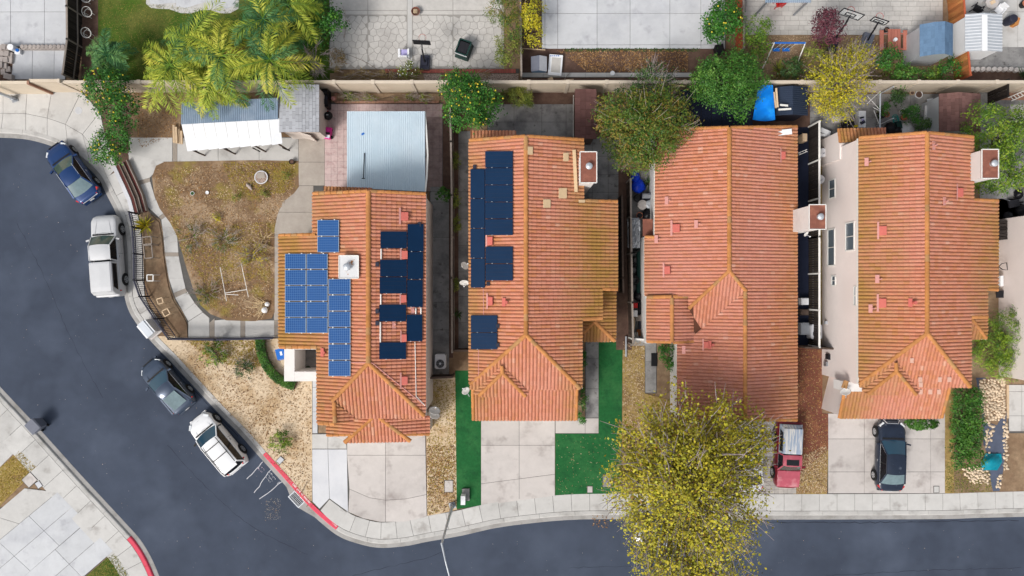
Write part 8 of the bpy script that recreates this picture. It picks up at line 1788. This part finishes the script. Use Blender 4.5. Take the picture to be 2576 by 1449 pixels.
t = thing('garden_hose', 'green hose on its reel in the cluttered yard', 'hose', tuple(P(2256, 305)));
for k in range(3): part('coil', ring(P(2252 + k, 296 + k * 4, .12), .2, .025, 18, 5), 'plastic_teal', t)
part('reel', MB().box(P(2258, 316, .2), (.35, .5, .4), .2), 'plastic_green', t)
single('flaking_board', 'long flaking white board leaning on the shingled shed', 'board', MB().bar(P(2333, 265, .6), P(2331, 312, .5), .35, .05), 'rust_white'); single('grey_cover', 'grey metal cover above the flaking white board', 'cover', MB().box(P(2340, 254, .5), (.4, .3, .06), .2), 'galv')
t = thing('ladder', 'white ladder lying at the right frame edge', 'ladder', tuple(P(2560, 243)))
for s in (-4, 4): part('rail', MB().bar(P(2540 + s, 250 + s, .3), P(2590 + s, 228 + s, .3), .06), 'trim_white', t)
for i in range(6): part('rung', MB().bar(P(2542 + i * 8, 244 - i * 3.6, .3), P(2550 + i * 8, 252 - i * 3.6, .3), .04), 'trim_white', t)
single('grey_canister', 'pale grey canister behind the lime green tree', 'canister', MB().lathe([(.2, 0), (.22, .1), (.22, .6), (.12, .7), (.01, .7)], P(2492, 241), 16), 'galv')
# dark heap at the far side of the fourth house
for i, (d, r, h, lb) in enumerate((((2530, 548), .38, .5, 'black sack beside the crate at the right edge'), ((2560, 530), .4, .6, 'large black sack at the right frame edge'), ((2556, 490), .3, .5, 'upper black sack at the right frame edge'))): sack(lb, d, r, h, 'bag_black', 'rubbish_sack')
t = thing('garden_cart', 'black wheeled cart among the sacks at the right edge', 'cart', tuple(P(2550, 515))); part('tray', MB().box(P(2550, 512, .4), (.7, .5, .12), .2), 'metal_black', t); part('handle', MB().tube([P(2540, 505, .45), P(2525, 500, .8)], .025, 6), 'metal_grey', t)
for d in ((2542, 518), (2560, 510)): part('wheel', MB().lathe([(.01, -.04), (.2, -.04), (.2, .04), (.01, .04)], P(*d) + Vector((0, 0, .2)), 14, Matrix.Rotation(math.pi / 2, 4, 'X')), 'tyre', t)
t = thing('wooden_crate', 'dark slatted crate against the right hand pink wall', 'crate', tuple(P(2508, 577)))
for i in range(6): part('slat', MB().box(P(2507, 560 + i * 8, .45), (.8, .18, .9)), 'wood_black', t)
single('electric_box', 'white electric box on the right hand pink wall', 'electric box', MB().box(P(2515, 707, .6), (.2, .7, .4)), 'plastic_white'); 
t = thing('wall_hanger', 'dark wire hanger loop on the right hand pink wall', 'hanger', tuple(P(2520, 671))); part('loop', MB().tube([P(2512, 671, 1.0), P(2520, 663, 1.2), P(2532, 661, 1.3), P(2534, 679, 1.3), P(2522, 678, 1.2), P(2512, 671, 1.0)], .03, 6), 'metal_black', t)
single('chair_frame', 'dark chair frame beside the porch of the fourth house', 'chair', MB().box(P(2515, 740, .45), (.5, .5, .05)).bar(P(2508, 732, .45), P(2508, 732, .95), .05).bar(P(2522, 732, .45), P(2522, 732, .95), .05).bar(P(2508, 732, .95), P(2522, 732, .95), .06).bar(P(2508, 748, 0), P(2508, 748, .45), .05).bar(P(2522, 748, 0), P(2522, 748, .45), .05), 'metal_black')
# ------------------------------------------------------------------ pebble bed and teal cover
st_me = []
for k in range(5):
    m = MB(); rows = []
    for j in range(4):
        f = j / 3; rr = .13 * math.cos(f * 1.35) ; rows.append([(rr * (1 + .2 * math.sin(2 * a + k)) * math.cos(a), rr * .75 * (1 + .15 * math.cos(3 * a + k)) * math.sin(a), .09 * f) for a in [2 * math.pi * i / 9 for i in range(9)]])
    m.grid(rows, close=True); m.poly(rows[-1]); st_me.append(mesh_of('stone', m, 'river_stone', smooth=True))
pbd = sheet('pebble_bed', [(2462, 955), (2528, 950), (2530, 1045), (2505, 1062), (2478, 1050), (2466, 1000)], 'dirt', .004)
regs = [([(2464, 955), (2526, 952), (2528, 1050), (2506, 1058), (2476, 1060), (2468, 1010)], 150), ([(2477, 1060), (2500, 1066), (2496, 1110), (2478, 1110)], 14), ([(2420, 1180), (2470, 1170), (2490, 1190), (2488, 1215), (2440, 1215)], 50), ([(2524, 1060), (2534, 1060), (2534, 1180), (2526, 1180)], 28), ([(2478, 1100), (2490, 1110), (2490, 1180), (2480, 1180)], 14), ([(2500, 1215), (2520, 1190), (2524, 1200), (2512, 1236)], 8)]
for poly, n in regs:
    got = []; tries = 0
    while len(got) < n and tries < n * 60:
        tries += 1; p = (rng.uniform(min(q[0] for q in poly), max(q[0] for q in poly)), rng.uniform(min(q[1] for q in poly), max(q[1] for q in poly)))
        if not inpoly(p, poly) or any((p[0] - q[0]) ** 2 + (p[1] - q[1]) ** 2 < 34 for q in got): continue
        got.append(p); s = rng.uniform(.65, 1.15); piece('stone', rng.choice(st_me), pbd, Matrix.Translation(P(*p) + Vector((0, 0, .005))) @ Matrix.Rotation(rng.uniform(0, 6.28), 4, 'Z') @ Matrix.Diagonal((s, s, s, 1)))
t = thing('teal_cover', 'teal cloth cover crumpled beside the tall hedge', 'cover', tuple(P(2494, 1162))); rows = []
for j in range(9): rows.append([P(2494 + (i - 5) * 5.4 * (1 - .07 * abs(j - 4)) + (j - 4) * -1.2, 1162 + (j - 4) * 5.2, .08 + .38 * max(0, 1 - ((i - 5) ** 2 / 22 + (j - 4) ** 2 / 14)) + .05 * math.sin(i * 1.9 + j * 2.3)) for i in range(11)])
part('cloth', MB().grid(rows[::-1]), 'tarp_teal', t, True)
single('black_mat', 'black door mat on the third house path', 'mat', MB().prism([P2(*p) for p in ((1638, 888), (1653, 888), (1653, 921), (1638, 921))], .0, .03), 'plastic_black')
single('drain_pipe', 'grey downpipe lying beside the turf above the yellow yard', 'pipe', MB().tube([P(1575, 846, .1), P(1575, 897, .08)], .07, 8), 'metal_grey')

# ------------------------------------------------------------------ street wear: sealed cracks and patches in the asphalt
street = bpy.data.objects['street']
pm('crack_seal', (.022, .027, .040), .8, .1, 3, spec=.15); pm('oil_stain', (.026, .030, .042), .8, .25, 2, spec=.2)
pm('asphalt_dark', (.034, .044, .068), .9, .16, .5, (.026, .034, .054), .3, (.4, .62), .5, 90, spec=.12)
def crack(pts, w):
    W_ = rs([P2(*p) for p in crom(pts, 5)], .35); m = MB(); N_ = normals(W_); rows = []
    for p, n in zip(W_, N_):
        j = rng.uniform(-.05, .05); q = p + n * j; ww = w * rng.uniform(.4, 1.2); rows.append([(*(q - n * ww / 2), -.1285), (*(q + n * ww / 2), -.1285)])
    m.grid(rows); m.f = [f[::-1] for f in m.f]; part('crack', m, 'crack_seal', street)
for pts, w in (([(880, 1452), (960, 1432), (1060, 1408), (1140, 1380)], .03), ([(1430, 1430), (1520, 1428), (1640, 1424), (1900, 1432)], .03), ([(40, 560), (110, 700), (180, 860), (260, 1010)], .025), ([(2080, 1450), (2300, 1438), (2580, 1430)], .03), ([(420, 1120), (520, 1230), (640, 1330), (780, 1400)], .025), ([(1932, 1316), (2200, 1316), (2576, 1310)], .05), ([(330, 800), (420, 910), (500, 995), (600, 1102)], .05)): crack(pts, w)
